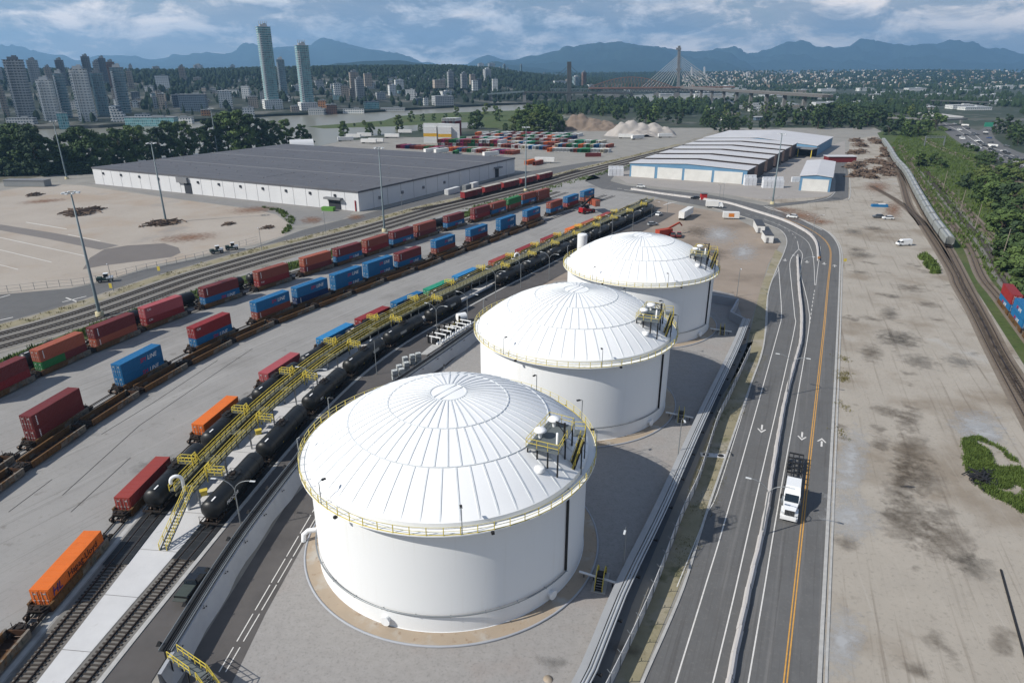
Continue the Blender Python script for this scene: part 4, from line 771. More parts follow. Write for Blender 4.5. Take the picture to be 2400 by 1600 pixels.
# ------------------------------------------------------------- boxcars, hoppers, right-hand container wagons
m_boxr=mat('boxcar_red',rgb(150,44,46,.75),rgb(112,36,38,.7),rough=.6,scale=.3,amt=1,stain=[(.22,.54,.62,rgb(56,60,58,.5),.75),(.8,.6,.7,rgb(180,150,140,.6),.4)]); m_boxroof=mat('boxcar_roof',rgb(206,200,190,.72),rgb(178,170,160,.7),scale=.3)
def make_box():
    t=empty('boxcar',(0,0,0)); mb=MB(); mb.box((0,0,2.55),(15.6,2.9,3.1))
    for k in range(17):
        for sy in (-1,1): mb.box((-7.5+k*.9375,sy*1.47,2.55),(.12,.08,3.0))
    mb.build('body',m_boxr,t)
    mb=MB(); mb.xsec([(-1.5,4.1),(1.5,4.1),(0,4.35)][::-1],-7.85,7.85); mb.build('roof',m_boxroof,t)
    for sy in (-1,1): mb=MB(); mb.box((.6,sy*1.52,2.5),(3.0,.12,2.9)); mb.build('door',mat('boxcar_door',rgb(128,38,42,.75),rgb(96,34,36,.7),scale=.6),t)
    mb=MB(); mb.box((0,0,.9),(15.8,2.6,.3)); mb.build('frame',m_under,t)
    for sx in (-1,1): bogie(t,sx*5.6)
    return t
bx=make_box(); ends=[('C3',490,370),('C3',1625,95)]; s0=BX.proj(g('C3',470,392)); s1=BX.proj(g('C3',1640,95)); n=5
for i in range(n):
    s=s0+(s1-s0)*(i+.5)/n; x,y,a=BX.at(s); lb='red boxcar with pale roof beside the big warehouse, %s from the near end'%nth(i)
    if i==0: bx.location=(x,y,0); bx.rotation_euler=(0,0,a); tag(bx,lb,'boxcar','red boxcars beside the warehouse')
    else: dup(bx,(x,y,0),a,lb)
m_hop=mat('hopper_grey',rgb(168,172,170,.66),rgb(146,150,148,.64),rough=.6,scale=.25,amt=1,stain=[(.4,.55,.7,rgb(122,112,100,.55),.5)])
def make_hop():
    t=empty('hopper_wagon',(0,0,0)); Lb=15.4; mb=MB(); sec=[(-1.15,1.2),(1.15,1.2),(1.55,2.0),(1.55,4.1),(.9,4.55),(-.9,4.55),(-1.55,4.1),(-1.55,2.0)]
    mb.xsec(sec[::-1],-Lb/2+1.6,Lb/2-1.6)
    for sx in (-1,1):
        xa=sx*(Lb/2-1.6); xb=sx*(Lb/2-.3); V=[(xa,y,z) for y,z in sec]+[(xb if z>1.9 else xa,y,z) for y,z in sec]; k=8; mb.mesh(V,[((i,(i+1)%k,k+(i+1)%k,k+i) if sx<0 else (i,k+i,k+(i+1)%k,(i+1)%k)) for i in range(k)]); cap=[V[k+i] for i in range(k)]; mb.mesh(cap,[tuple(range(k)) if sx>0 else tuple(range(k))[::-1]])
    for k in range(14):
        for sy in (-1,1): mb.box((-Lb/2+1.2+k*1.0,sy*1.58,3.05),(.1,.08,2.1))
    mb.build('body',m_hop,t)
    mb=MB(); mb.box((0,.75,4.68),(Lb-1,.5,.06)); mb.box((0,-.75,4.68),(Lb-1,.5,.06)); mb.build('roof_walk',m_steel,t)
    for k in range(4): mb=MB(); mb.box((-4.6+k*3.05,0,4.66),(2.6,.8,.2)); mb.build('hatch_cover',mat('hatch_pale',rgb(196,198,196,.7)),t)
    mb=MB(); mb.box((0,0,1.0),(Lb+.2,.6,.35))
    for sx in (-1,1): mb.box((sx*(Lb/2),0,1.1),(.2,2.9,.3)); mb.beam((sx*(Lb/2-.1),-1.3,1.1),(sx*(Lb/2-.3),-1.3,4.0),.08); mb.beam((sx*(Lb/2-.1),1.3,1.1),(sx*(Lb/2-.3),1.3,4.0),.08)
    for k in range(3): mb.box((-4+k*4,0,.95),(1.4,1.8,.7),top=(1.5,1.2))
    mb.build('frame',m_under,t)
    for sx in (-1,1): bogie(t,sx*5.9)
    return t
RH=Path([g(*q,4.6) for q in (('A5',1850,515),('A5',1735,365),('A5',1625,185),('A5',1545,45),('A2',1475,1085),('A2',1425,1005),('A2',1380,945))],3)
x0,y0,a0=RH.at(0); RHx=Path([g('B2',2700,900),g('D8',860,1500),g('D8',560,930),g('D8',230,300),RH.at(0)[:2]]+[RH.at(RH.L*k/10)[:2] for k in range(1,11)],3)
rails_of('railway_track',RHx,'muddy track under the grey hopper train, right side',ties=.9,bal=m_ballb,bw=2.0)
hp=make_hop(); s=8.0; i=0
while s<RH.L-6:
    x,y,a=RH.at(s); lb='grey covered hopper wagon, %s from the near end of the long train'%nth(i)
    if i==0: hp.location=(x,y,0); hp.rotation_euler=(0,0,a); tag(hp,lb,'hopper wagon','grey hopper train on the right')
    else: dup(hp,(x,y,0),a,lb)
    s+=16.6; i+=1
R1=Path([g('B2',2700,1180),g('D8',700,1450),g('D8',520,1100),g('D8',280,620),g('D8',30,190),g('A5',1850,740),g('A5',1660,440),g('A5',1560,300),g('A5',1500,110),g('A2',1420,1090)],3)
rails_of('railway_track',R1,'brown track at the edge of the gravel lot',ties=.8,bal=m_ballb,bw=2.1)
R5=Path([g('A5',1655,440),g('A5',1600,370),g('A5',1480,270),g('A5',1300,165)],3); rails_of('railway_track',R5,'short siding branching off towards the scrap piles',ties=1.2,bal=m_ballb)
pl=[g('D8',680,440,.5),g('D8',835,640,.5),g('D8',895,735,.5),g('D8',1075,975,.5)]
R3=Path([g('D8',1075,975,.5),g('D8',680,440,.5)]); d=Vector((R3.p[-1].x-R3.p[0].x,R3.p[-1].y-R3.p[0].y,0)).normalized(); P0=Vector((R3.p[0].x,R3.p[0].y,0)); nrm=Vector((d.y,-d.x,0)); b0=P0+nrm*1.25
R3=Path([tuple((b0-d*70)[:2]),tuple((b0-d*20)[:2]),tuple((b0+d*30)[:2]),g('D8',430,60),g('A5',1960,570),g('A5',1780,330),g('A5',1620,100),g('A2',1560,1120),g('A2',1500,1000)],3)
rails_of('railway_track',R3,'track under the container wagons at the right edge',ties=.9,bal=m_ballb,bw=2.1)
R4=R3.sub(6.0,60,R3.L*.8); rails_of('railway_track',R4,'grey ballasted track below the bushes, right side',ties=1.0,bw=2.6)
R6=Path([g('A5',2700,1100),g('A5',2250,640),g('A5',2040,420),g('A5',1850,225),g('A5',1700,90),g('A2',1560,1080)],3); rails_of('railway_track',R6,'rust-brown track through the grass, right side',ties=1.5,bal=m_ballb,bw=2.4)
R7=Path([g('A5',2300,140),g('A2',2150,1160),g('A2',1850,1050),g('A2',1700,980),g('A2',1640,930)],3); rails_of('railway_track',R7,'dark double track under the signal gantry',ties=2,bal=m_ballb,bw=3.6)
for i in range(3):
    s=R3.proj(tuple(((b0+d*(6 if i==0 else 0))[:2])))
    cen=[20.5,6.2,-9.0][i]; q=b0+d*cen; s=R3.proj(tuple(q[:2])); x,y,a=R3.at(s)
    put_well(R3,s,'well wagon at the right edge, %s from the far end'%nth(i),'well wagons at the right edge')
    a2=a+PI
    bot,top=[('blue','red'),('blue','blue'),('blue','maroon')][i]
    for z,c in ((.47,bot),(.49+CH,top)):
        x2,y2=x,y; o=container(x2,y2,z,a,c,'%s container on the right-edge train, %s of the %s stack from its far end'%(COLW[c],'bottom' if z<1 else 'top',nth(i)),'containers at the right edge',40,None)
        if c=='blue':
            q=link('lettering',TXT['SM'],o,(1.6,CWd/2+.02,1.4)); q.rotation_euler=(PI/2,0,PI); q=link('lettering',TXT['LINE'],o,(-1.05,CWd/2+.02,1.4)); q.rotation_euler=(PI/2,0,PI)
# ------------------------------------------------------------- loading platform
PA=[];
for k in range(0,400):
    d_=T4.proj((-55,88))+k*2.0
    if d_>T4.L-6: break
    a=Vector((*T4.at(d_)[:2],0)); b=Vector((*T5.at(T5.proj(a))[:2],0)); PA.append(tuple(((a*.53+b*.47))[:2]))
PP=Path(PA,2); plat=empty('loading_platform',(0,0,0),0,'long yellow railed loading platform between the two tank wagon rows','loading platform')
zp=4.3; mb=MB()
sp_end=PP.proj((-22,180))
for o0,o1 in ((-1.9,-.95),(.95,1.9)): ribbon(mb,PP,o0,o1,zp,0 if o0<0 else 0,sp_end,3,thick=.3)
ribbon(mb,PP,-1.9,1.3,zp,sp_end,PP.L,3,thick=.3); mb.build('walkway',m_olive,plat)
s=9
while s<sp_end: x,y,a=PP.at(s); mb=MB(); mb.box((x,y,zp+.02),(1.4,3.0,.1),a); s+=8.9; mb.build('cross_deck',m_olive,plat)
def rail_run(o,d0,d1):
    mb=MB(); railing(mb,[(*p,zp) for p in PP.offset(o,d0,d1,1.75)],1.1,5,.09,mid=2); return mb
for o,d0,d1 in ((-1.85,0,PP.L),(1.85,0,sp_end),(1.3,sp_end,PP.L),(-1.0,0,sp_end),(1.0,0,sp_end)): rail_run(o,d0,d1).build('railing',m_yellow,plat)
mb=MB()
for o in (-1.0,1.0): mb.tube([(*p,zp-.75) for p in PP.offset(o,0,None,6)],.16,6)
mb.tube([(*p,zp-1.0) for p in PP.offset(0,0,None,6)],.28,8); mb.build('underslung_pipe',m_olive,plat)
s=2
while s<PP.L:
    x,y,a=PP.at(s); mb=MB()
    for o in (-1.3,1.3): x2,y2,_=PP.at(s,o); mb.beam((x2,y2,0),(x2,y2,zp-.3),.22)
    mb.box((x,y,zp-.42),(.22,3.4,.22),a); mb.build('support_post',m_steel,plat); s+=8.8
# loading stations with folding gangways
gw=empty('gangway',(0,0,0)); mb=MB(); mb.box((0,1.35,0),(1.0,2.4,.08)); mb.beam((-.5,.2,-.0),(-.5,2.5,0),.1); mb.beam((.5,.2,0),(.5,2.5,0),.1); mb.build('gangway_deck',m_olive,gw)
mb=MB()
for z in (.55,1.1): mb.poly([(-.5,.1,z),(-.5,2.5,z),(.5,2.5,z),(.5,.1,z)],.08)
for x in (-.5,.5):
    for y in (.1,1.3,2.5): mb.beam((x,y,0),(x,y,1.15),.08)
for x in (-.55,.55): mb.beam((x,0,-1.2),(x,0,1.7),.14); mb.beam((x,0,1.6),(x,-.6,.2),.1)
mb.beam((-.55,0,1.65),(.55,0,1.65),.12); mb.build('cage',m_yellow,gw)
gu=[0]
def put_gw(s,o,rz,lb):
    x,y,a=PP.at(s,o)
    if not gu[0]: gu[0]=1; gw.location=(x,y,zp+.25); gw.rotation_euler=(0,0,a+rz); tag(gw,lb,'gangway','folding gangways of the loading platform')
    else: dup(gw,(x,y,zp+.25),a+rz,lb)
for i in range(14):
    p=T4.at(T4.proj((-54.4,95))+17.6*i)[:2]; s=PP.proj(p)
    if s<PP.L-2: put_gw(s+.4,-1.9,0,'yellow caged gangway reaching left over the tank wagons, %s from the near end'%nth(i))
    q=tk5[i].location if i<len(tk5) else None
    if q is not None and PP.proj(q)<PP.L-2: put_gw(PP.proj(q)-.4,1.9 if PP.proj(q)<sp_end else 1.35,PI,'yellow caged gangway reaching right over the tank wagons, %s from the near end'%nth(i))
# end stair and vent pipes
a_=Vector((*PP.at(0,1.3)[:2],zp)); b_=Vector((*g('D0',150,1530),.2)); es=empty('platform_stair',(0,0,0),0,'steep yellow railed stair at the near end of the loading platform','stair')
mb=MB(); stairs(mb,a_,b_,1.0,18); mb.build('stair_tread',m_bluegrey,es); hd=(b_-a_).normalized(); sd=Vector((-hd.y,hd.x,0)).normalized()*.55; mb=MB()
for sg in (1,-1): railing(mb,[a_+sd*sg,b_+sd*sg],1.1,1.3,.09)
mb.build('railing',m_yellow,es)
for i,q in enumerate((g('D0',370,900,3.5),g('C3',1215,1190,3.5))):
    vp=empty('goose_neck_vent',(*q,0),R(20),'white goose-neck vent pipe at the %s platform'%('near end of the','middle of the')[i],'vent pipe','goose-neck vents'); mb=MB(); pts=[(0,0,0),(0,0,5.6)]+[(-.8+.8*math.cos(t*PI/8),0,5.6+.8*math.sin(t*PI/8)) for t in range(1,9)]+[(-1.6,0,5.2)]; mb.tube(pts,.27,10); mb.build('pipe',m_tank,vt if False else vp)
for i,q in enumerate((('D0',570,905),('D0',1145,270))):
    o=MB(); x,y=g(*q,.7); o.box((0,0,.4),(1.0,.7,.8)); o.box((0,0,.85),(1.2,.9,.12)); o=o.build('yellow_box',m_yellow,None,(x,y,.16),R(30)); tag(o,'small yellow equipment box on the white slab, %s one'%('nearer','farther')[i],'box','yellow boxes on the slab')
random.seed(11)
from mathutils import noise as mnoise
HD,HF=4200,2000
# ------------------------------------------------------------- mountains
m_mtn=mat('mountain_forest',rgb(52,72,62,.5),rgb(38,56,52,.5),rough=1,scale=.0016,amt=1,spec=0,detail=8,stain=[(.005,.5,.62,rgb(64,80,66,.5),.6)])
def ridge(name,prof,D,fd,bd,seed,rough=60):
    n=220;xs=[prof[0][0]+(prof[-1][0]-prof[0][0])*i/n for i in range(n+1)]; V=[];Fc=[];rows=18
    for x in xs:
        for (a,b),(c,d) in zip(prof,prof[1:]):
            if a<=x<=c: yy=b+(d-b)*(.5-.5*math.cos(PI*(x-a)/(c-a))) ; break
        X,Y,Z=atY(x,yy,D); Z=max(Z,2)
        for j in range(rows+1):
            t=j/rows
            if t<=.7: k=t/.7; off=-fd*(1-k); h=Z*(k**1.25)
            else: k=(t-.7)/.3; off=bd*k; h=Z*(1-k*.9)
            sc_=(D+off)/D; p=Vector((X*sc_/700.0,(Y+off)/700.0,seed)); nz=mnoise.fractal(p,1.0,2.1,6); env=math.sin(PI*min(1,t/.7*.5+.0)) if t<.7 else 1-.9*(t-.7)/.3
            edge=.3 if abs(t-.7)<.03 else 1.3
            V.append((X*sc_,Y+off,max(-.5,h+nz*rough*env*edge*min(1,Z/300))))
    for i in range(n):
        for j in range(rows): a=i*(rows+1)+j; Fc.append((a,a+rows+1,a+rows+2,a+1))
    mb=MB(); mb.mesh(V,Fc,0,True); tag(mb.build(name,m_mtn),kind='structure')
ridge('mountains',[(-400,128),(-150,112),(0,112),(60,118),(140,122),(180,138),(240,126),(310,128),(360,138),(420,127),(480,120),(540,126),(600,112),(690,101),(760,97),(820,104),(870,112),(915,116),(955,126),(990,146),(1040,152),(1090,150),(1150,132),(1190,138),(1260,150),(1350,150)],13500,2800,1200,3.3,150)
ridge('mountains',[(1150,150),(1200,140),(1250,128),(1300,116),(1340,106),(1400,97),(1440,95),(1490,101),(1520,104),(1560,110),(1610,119),(1665,115),(1700,124),(1740,146),(1775,160)],10500,2600,1200,7.1,130)
ridge('mountains',[(1640,140),(1690,121),(1760,118),(1800,122),(1850,107),(1890,106),(1960,110),(2030,106),(2080,109),(2140,101),(2210,99),(2270,104),(2330,114),(2400,121),(2600,135),(2900,150)],12200,2800,1200,12.9,150)
ridge('hills',[(700,170),(760,154),(800,147),(860,141),(930,139),(980,146),(1020,155),(1060,170)],5600,1500,900,21,40)
ridge('hills',[(1080,165),(1120,155),(1160,145),(1200,152),(1250,158),(1300,164),(1380,168)],7800,1500,900,28,40)
ridge('hills',[(1280,178),(1400,170),(1560,168),(1700,167),(1850,172),(1950,168),(2060,163),(2160,162),(2300,163),(2400,170),(2600,178),(2800,190)],HD,HF,900,34,10)
# ------------------------------------------------------------- the city hill
shore=[(-700,352),(-300,330),(0,306),(160,302),(225,301),(430,288),(640,273),(860,265),(1060,253),(1180,247),(1290,243),(1420,234)]
SH=[]
for x,y in shore: p=g('S',x,y); SH.append((math.atan2(p[0],p[1]),math.hypot(*p)))
AZ=lambda x: math.atan2(x-1200,F_*CP+600*SP)
HM=[(-50,40),(-38,40),(-25,36),(-20,40),(-12,46),(-5,48),(-1.5,40),(1,24),(4,10),(8,2),(60,1)]
def interp(T,a):
    if a<=T[0][0]: return T[0][1]
    for (a0,v0),(a1,v1) in zip(T,T[1:]):
        if a<=a1: return v0+(v1-v0)*(a-a0)/(a1-a0)
    return T[-1][1]
def hz(x,y):
    a=math.atan2(x,y); r=math.hypot(x,y); t=r-interp(SH,a)
    if t<0: return 0
    k=min(1,t/1050); k=k*k*(3-2*k); return 3.2+k*interp(HM,math.degrees(a))
V=[];Fc=[];na,nr=90,26
for i in range(na+1):
    a=R(-46)+(R(9)+R(46))*i/na; r0=interp(SH,a)
    for j in range(nr+1):
        r=r0+.5+3200*(j/nr)**1.6; x,y=r*math.sin(a),r*math.cos(a); V.append((x,y,hz(x,y)+(mnoise.noise(Vector((x/120,y/120,0)))*2.5 if j>3 else 0)))
    V.append((r0*math.sin(a),r0*math.cos(a),-.5))
st=nr+2
for i in range(na):
    for j in range(nr): q=i*st+j; Fc.append((q,q+st,q+st+1,q+1))
    Fc.append((i*st+nr+1,(i+1)*st+nr+1,(i+1)*st,i*st))
mb=MB(); mb.mesh(V,Fc); tag(mb.build('terrain',mat('city_ground',rgb(70,80,64,.4),rgb(52,64,48,.38),rough=1,scale=.02,amt=1,stain=[(.012,.52,.6,rgb(150,148,142,.5),.6)])),kind='structure')
# ------------------------------------------------------------- trees
m_bark=mat('bark',rgb(92,80,68,.5),rough=.9)
LEAF=[mat('leaf_'+k,c1,c2,rough=.75,scale=.35,amt=1,spec=.15) for k,c1,c2 in (('deep',rgb(74,92,52,1.05),rgb(46,62,38,.95)),('mid',rgb(92,110,60,1.0),rgb(58,76,42,.9)),('pale',rgb(112,124,72,.8),rgb(76,92,48,.8)),('dark',rgb(60,76,50,1.0),rgb(40,54,38,.9)))]
def crown_mesh(h,r,n_cl,n_lf,ls,seed,cone=False,low=.28):
    rn=random.Random(seed); mb=MB()
    for c in range(n_cl):
        th=rn.uniform(0,2*PI); rr=rn.uniform(.25,1)**.5; u=(rr*math.cos(th),rr*math.sin(th),(c+.5)/n_cl*2-1)
        zz=low*h+(u[2]*.5+.5)*(1-low)*h; tp=(1-(zz/h-low)/(1-low))*1.05 if cone else math.sqrt(max(.05,1-(abs((zz/h-low)/(1-low)-.42)/.62)**2)); cx,cy=u[0]*r*tp,u[1]*r*tp; cr=r*(.20+.16*rn.random())*(1 if not cone else .7)
        for k in range(n_lf):
            v=Vector((rn.gauss(0,1),rn.gauss(0,1),rn.gauss(0,1))).normalized(); p=Vector((cx,cy,zz))+Vector((v.x,v.y,v.z*.8))*cr*(rn.random()**.35)
            nn=(v+Vector((rn.gauss(0,.5),rn.gauss(0,.5),rn.gauss(0,.5)+.3))).normalized(); a=nn.orthogonal().normalized(); b=nn.cross(a); t=rn.uniform(0,6.28); a,b=a*math.cos(t)+b*math.sin(t),b*math.cos(t)-a*math.sin(t); s=ls*rn.uniform(.6,1.3)
            mb.face([p-a*s-b*s*.55,p+a*s-b*s*.5,p+a*s*.7+b*s*.6,p-a*s*.8+b*s*.5])
    return mb.data('crown',LEAF[0])
def trunk_mesh(h,r,seed):
    rn=random.Random(seed); mb=MB(); mb.tube([(0,0,-.3),(.1*r,0,h*.3),(0,.1*r,h*.62),(0,0,h*.85)],h*.018+.08,7,r2=.06)
    for k in range(7):
        a=rn.uniform(0,6.28); z=h*rn.uniform(.28,.62); L_=r*rn.uniform(.5,.85); mb.tube([(0,0,z),(L_*.5*math.cos(a),L_*.5*math.sin(a),z+L_*.4),(L_*math.cos(a),L_*math.sin(a),z+L_*.8)],.14,5,r2=.04)
    return mb.data('trunk',m_bark)
TPL=[]
for k in range(5): TPL.append((crown_mesh(20,5.4+.5*k,46,105,.5,50+k,low=.03),trunk_mesh(20,5.5,60+k),20))
BSH=[(crown_mesh(6,3.4,16,70,.36,80+k,low=.02),trunk_mesh(5,2.5,84+k),6) for k in range(3)]
FARM=[(crown_mesh(16,4.6,14,26,1.15,90+k,low=.04),trunk_mesh(15,4,95+k),16) for k in range(3)]
CON=[(crown_mesh(20,4.0,22,26,.95,70+k,cone=True,low=.06),trunk_mesh(19,1,75+k),20) for k in range(2)]
def tree(x,y,z,h,kind,leaf,label,group,name='leafy_tree',sx=1.0):
    cm,tm,H0=kind[random.randrange(len(kind))]; s=h/H0
    t=empty(name,(x,y,z),random.uniform(0,6.28),label,'bush' if name=='bush' else 'tree',group); t.scale=(s*sx,s*sx,s)
    c=link('crown',cm,t); c.material_slots[0].link='OBJECT'; c.material_slots[0].material=LEAF[leaf]; link('trunk',tm,t); return t
def tree_px(r,x,top,base,kind,leaf,label,group,name='leafy_tree',sx=1.0,z=0):
    p=g(r,x,base,z); o=RG[r]; u,v=px(r,x,top); h=max(2.5,atY(u,v,p[1])[2]-z); return tree(p[0],p[1],z,h,kind,leaf,label,group,name,sx)
bank=[(30,905,1190),(110,880,1205),(190,868,1205),(280,890,1225),(350,960,1215),(-60,900,1190),(-150,900,1200),(520,915,1190),(600,890,1190),(680,930,1170),(760,935,1150),(850,900,1140),(945,878,1130),(1015,950,1118),(1110,890,1105),(1190,850,1098),(1280,850,1085),(1385,895,1080),(1470,835,1070),(1580,790,1062),(1650,778,1060),(1740,800,1055),(1820,830,1050),(1885,845,1042),(1980,835,1036),(2085,870,1032),(2140,930,1028),(430,985,1190),(560,1010,1195),(820,1040,1150)]
bank.sort()
for i,(x,t,b) in enumerate(bank): tree_px('A0',x,t-6,b-14,TPL,[0,3,0,1][i%4],'%s tree of the riverbank row behind the grey warehouse, %s from left'%(('dark green','very dark','deep green','olive green')[i%4],nth(i)),'riverbank trees behind the warehouse',sx=1.15)
for i,x in enumerate(range(-150,640,38)): tree_px('A0',x,1120,1215-i*1.0,BSH,3,'dark bush at the foot of the riverbank trees, %s from the left'%nth(i),'bushes under the riverbank trees','bush',1.5)
mids=[(400,795,895),(480,768,840),(20,838,945),(90,850,870),(200,848,930),(262,890,932),(545,858,905),(620,870,900),(690,848,890),(790,735,800),(930,765,890),(1090,755,835),(1000,712,790),(1190,805,900),(1290,720,890),(1360,730,905),(1440,775,912),(1480,755,800),(1560,730,785),(1250,760,905),(880,855,890),(1130,850,900),(560,785,835),(640,785,832),(720,780,826),(820,790,822),(160,830,866),(270,835,860),(1220,740,800),(1400,720,810),(1330,780,910),(1500,800,905),(1600,745,790),(1060,730,800)]
for i,(x,t,b) in enumerate(sorted(mids)): tree_px('A1',x,t,b,TPL if b>860 else FARM,[1,0,2,1][i%4],'%s tree between the river and the container park, %s from the left'%(('olive','dark','pale green','mid green')[i%4],nth(i)),'trees between river and container park',sx=1.25)
def scatter(poly,n,hs,kind,leaves,fmt,group,name='leafy_tree',sx=1.15):
    xs=[p[0] for p in poly];ys=[p[1] for p in poly]; out=[]
    while len(out)<n:
        x,y=random.uniform(min(xs),max(xs)),random.uniform(min(ys),max(ys)); ins=False
        for (x1,y1),(x2,y2) in zip(poly,poly[1:]+poly[:1]):
            if (y1>y)!=(y2>y) and x<(x2-x1)*(y-y1)/(y2-y1)+x1: ins=not ins
        if ins: out.append((x,y))
    out.sort()
    for i,(x,y) in enumerate(out):
        p=g('S',x,y); l=random.choice(leaves); tree(p[0],p[1],0,random.uniform(*hs),kind,l,fmt%(('dark green','mid green','pale green','very dark')[l],nth(i)),group,name,sx)
scatter([(1375,248),(1420,240),(1600,240),(1640,262),(1640,292),(1480,290),(1400,272)],58,(13,19),FARM,(0,1,1,0,3),'%s tree of the wood behind the gravel heaps, %s from the left','wood behind the gravel heaps')
scatter([(1610,236),(1780,240),(2120,252),(2150,278),(1900,284),(1640,296)],85,(9,15),FARM,(0,1,2,3),'%s tree among the flat industrial land, %s from the left','trees on the flat industrial land')
scatter([(1790,288),(2070,275),(2072,300),(1960,306),(1790,304)],46,(15,21),FARM,(3,0,3),'%s tree of the dark row behind the blue warehouse, %s from the left','dark row behind the blue warehouse')
scatter([(1640,290),(1790,292),(1790,304),(1660,312)],26,(8,12),FARM,(0,3),'%s tree beside the blue warehouse roof, %s from the left','trees left of the dark row')
scatter([(2070,285),(2200,285),(2195,318),(2120,330)],26,(9,14),FARM,(0,3,1),'%s tree between the overpass and the hopper train, %s from the left','trees by the overpass')
scatter([(2260,345),(2340,365),(2400,395),(2440,420),(2300,400)],24,(3,4.6),BSH,(0,1),'%s bushy tree below the highway, %s from the left','bushy trees below the highway',sx=1.5)
scatter([(2320,300),(2440,292),(2470,345),(2400,350),(2340,322)],30,(9,14),FARM,(3,0),'%s tree beyond the highway, %s from the left','trees beyond the highway')
scatter([(2285,405),(2400,400),(2560,520),(2600,760),(2440,735),(2352,590)],135,(5,9.5),BSH,(0,1,1,2),'%s bush on the slope at the right edge, %s from the left','bushes on the right slope','bush',1.35)
for i,(x,t,b) in enumerate(((1955,85,185),(2040,150,255),(2130,200,300),(2230,160,330),(2310,230,420),(2200,330,480),(2300,420,600),(2340,560,720))): tree_px('A5',x,t,b,BSH,(3,0,1)[i%3],'large %s bush between the tracks on the right, %s from the far end'%(('dark','deep green','mid green')[i%3],nth(i)),'large bushes right','bush',1.25)
for i,(x,t,b) in enumerate(((1620,1040,1150),(1740,1060,1130),(1680,1090,1150),(1560,830,930),(1480,800,900),(1420,850,930),(1740,790,900),(1780,1100,1160))): tree_px('A2',x,t,b,BSH+FARM[:1],(1,0,3)[i%3],'rounded %s bush on the grass by the far tracks, %s in view'%(('mid green','deep green','dark')[i%3],nth(i)),'bushes by the far tracks','bush',1.2)
# far-off woods that read as one mass
def woods(name,pts,leaf,label,seed):
    rn=random.Random(seed); mb=MB()
    for x,y,z,h in pts:
        con=rn.random()<.35; r=h*(.2 if con else .36)*rn.uniform(.8,1.2)
        rings=[(r*.9,.12),(r*.62,.5),(0.05,1)] if con else [(r*.7,.1),(r,.45),(r*.72,.78),(r*.2,1)]
        k=6; Vv=[]; 
        for rr,zz in rings:
            for j in range(k): t=2*PI*j/k; q=rn.uniform(.72,1.25); Vv.append((x+rr*q*math.cos(t),y+rr*q*math.sin(t),z+h*zz*rn.uniform(.93,1.05)))
        Ff=[(i*k+j,i*k+(j+1)%k,(i+1)*k+(j+1)%k,(i+1)*k+j) for i in range(len(rings)-1) for j in range(k)]; Ff.append(tuple((len(rings)-1)*k+j for j in range(k))); mb.mesh(Vv,Ff,0,False)
    o=mb.build(name,leaf); tag(o,label,'forest',None,'stuff')
P=[]
rn=random.Random(5)
while len(P)<7500:
    a=R(rn.uniform(-42,7)); r0=interp(SH,a); t=rn.random()**.7*1500; x,y=(r0+t)*math.sin(a),(r0+t)*math.cos(a); dn=mnoise.noise(Vector((x/160,y/160,4)))
    lim=.16+.84*min(1,max(0,(t-180)/700)); 
    if math.degrees(a)>-8: lim+=.5
    if math.degrees(a)<-27: lim*=.45 if t<700 else 1
    if rn.random()<lim*(.75+dn*.6): P.append((x,y,hz(x,y),rn.uniform(8,15)+(4 if t>800 else 0)))
woods('forest',P,mat('far_leaf',rgb(66,84,62,.5),rgb(40,56,44,.5),rough=.9,scale=.06,amt=1,spec=.1),'dark tree cover over the city hill across the river',31)
P=[]
while len(P)<5200:
    u,v=rn.uniform(1250,2500),172+rn.random()**1.3*98
    if v<172: continue
    if v<201:
        D=2250+1850*rn.random(); x,y=(u-1200)*D/(F_*CP+600*SP),D; P.append((x,y,max(0,(155-(167-4*math.sin((u-1600)/400)))/F_*HD+H_)*((D-2200)/2000)**1.25,rn.uniform(7,13))); continue
    x,y=g('S',u,v); 
    if 1190<u<1730 and 214<v<240: continue
    if mnoise.noise(Vector((x/150,y/260,9)))<-.06: continue
    P.append((x,y,0,rn.uniform(7,14)))
woods('forest',P,mat('plain_leaf',rgb(72,92,60,.5),rgb(46,62,44,.5),rough=.9,scale=.05,amt=1,spec=.1),'far tree cover of the river plain towards the mountains',33)
# ------------------------------------------------------------- buildings across the river
m_slab=mat('balcony_pale',rgb(196,200,202,.72),scale=1); m_slab2=mat('balcony_grey',rgb(150,156,160,.66),scale=1); m_slabg=mat('slab_dark',rgb(128,136,144,.62),scale=1)
FAC=dict(glass=facade('glass_front',rgb(150,172,178,.66),rgb(100,138,150,.6),2.4,3.0,.8,.8),teal=facade('teal_glass',rgb(170,204,206,.68),rgb(96,156,164,.6),2.2,3.0,.8,.78),grey=facade('grey_front',rgb(182,186,188,.7),rgb(84,98,108,.55),3,3,.6,.5),dark=facade('dark_front',rgb(118,126,134,.6),rgb(56,68,80,.5),2.8,3,.66,.6),tan=facade('tan_front',rgb(194,182,168,.66),rgb(84,88,92,.5),3,3,.5,.5),white=facade('white_front',rgb(222,224,222,.78),rgb(100,120,132,.55),3.2,3,.55,.5),brown=facade('brown_front',rgb(150,112,92,.6),rgb(66,66,70,.5),3,3,.5,.5),blue=facade('bluegrey_front',rgb(112,130,146,.6),rgb(58,78,98,.5),2.6,3,.7,.6),orange=facade('ochre_front',rgb(206,150,106,.66),rgb(80,76,74,.5),3,3.2,.5,.5))
WHATC=dict(glass='glassy blue-grey',teal='teal glass',grey='grey',dark='dark grey',tan='tan concrete',white='white',brown='brown',blue='blue-grey',orange='ochre')
BN=[0]
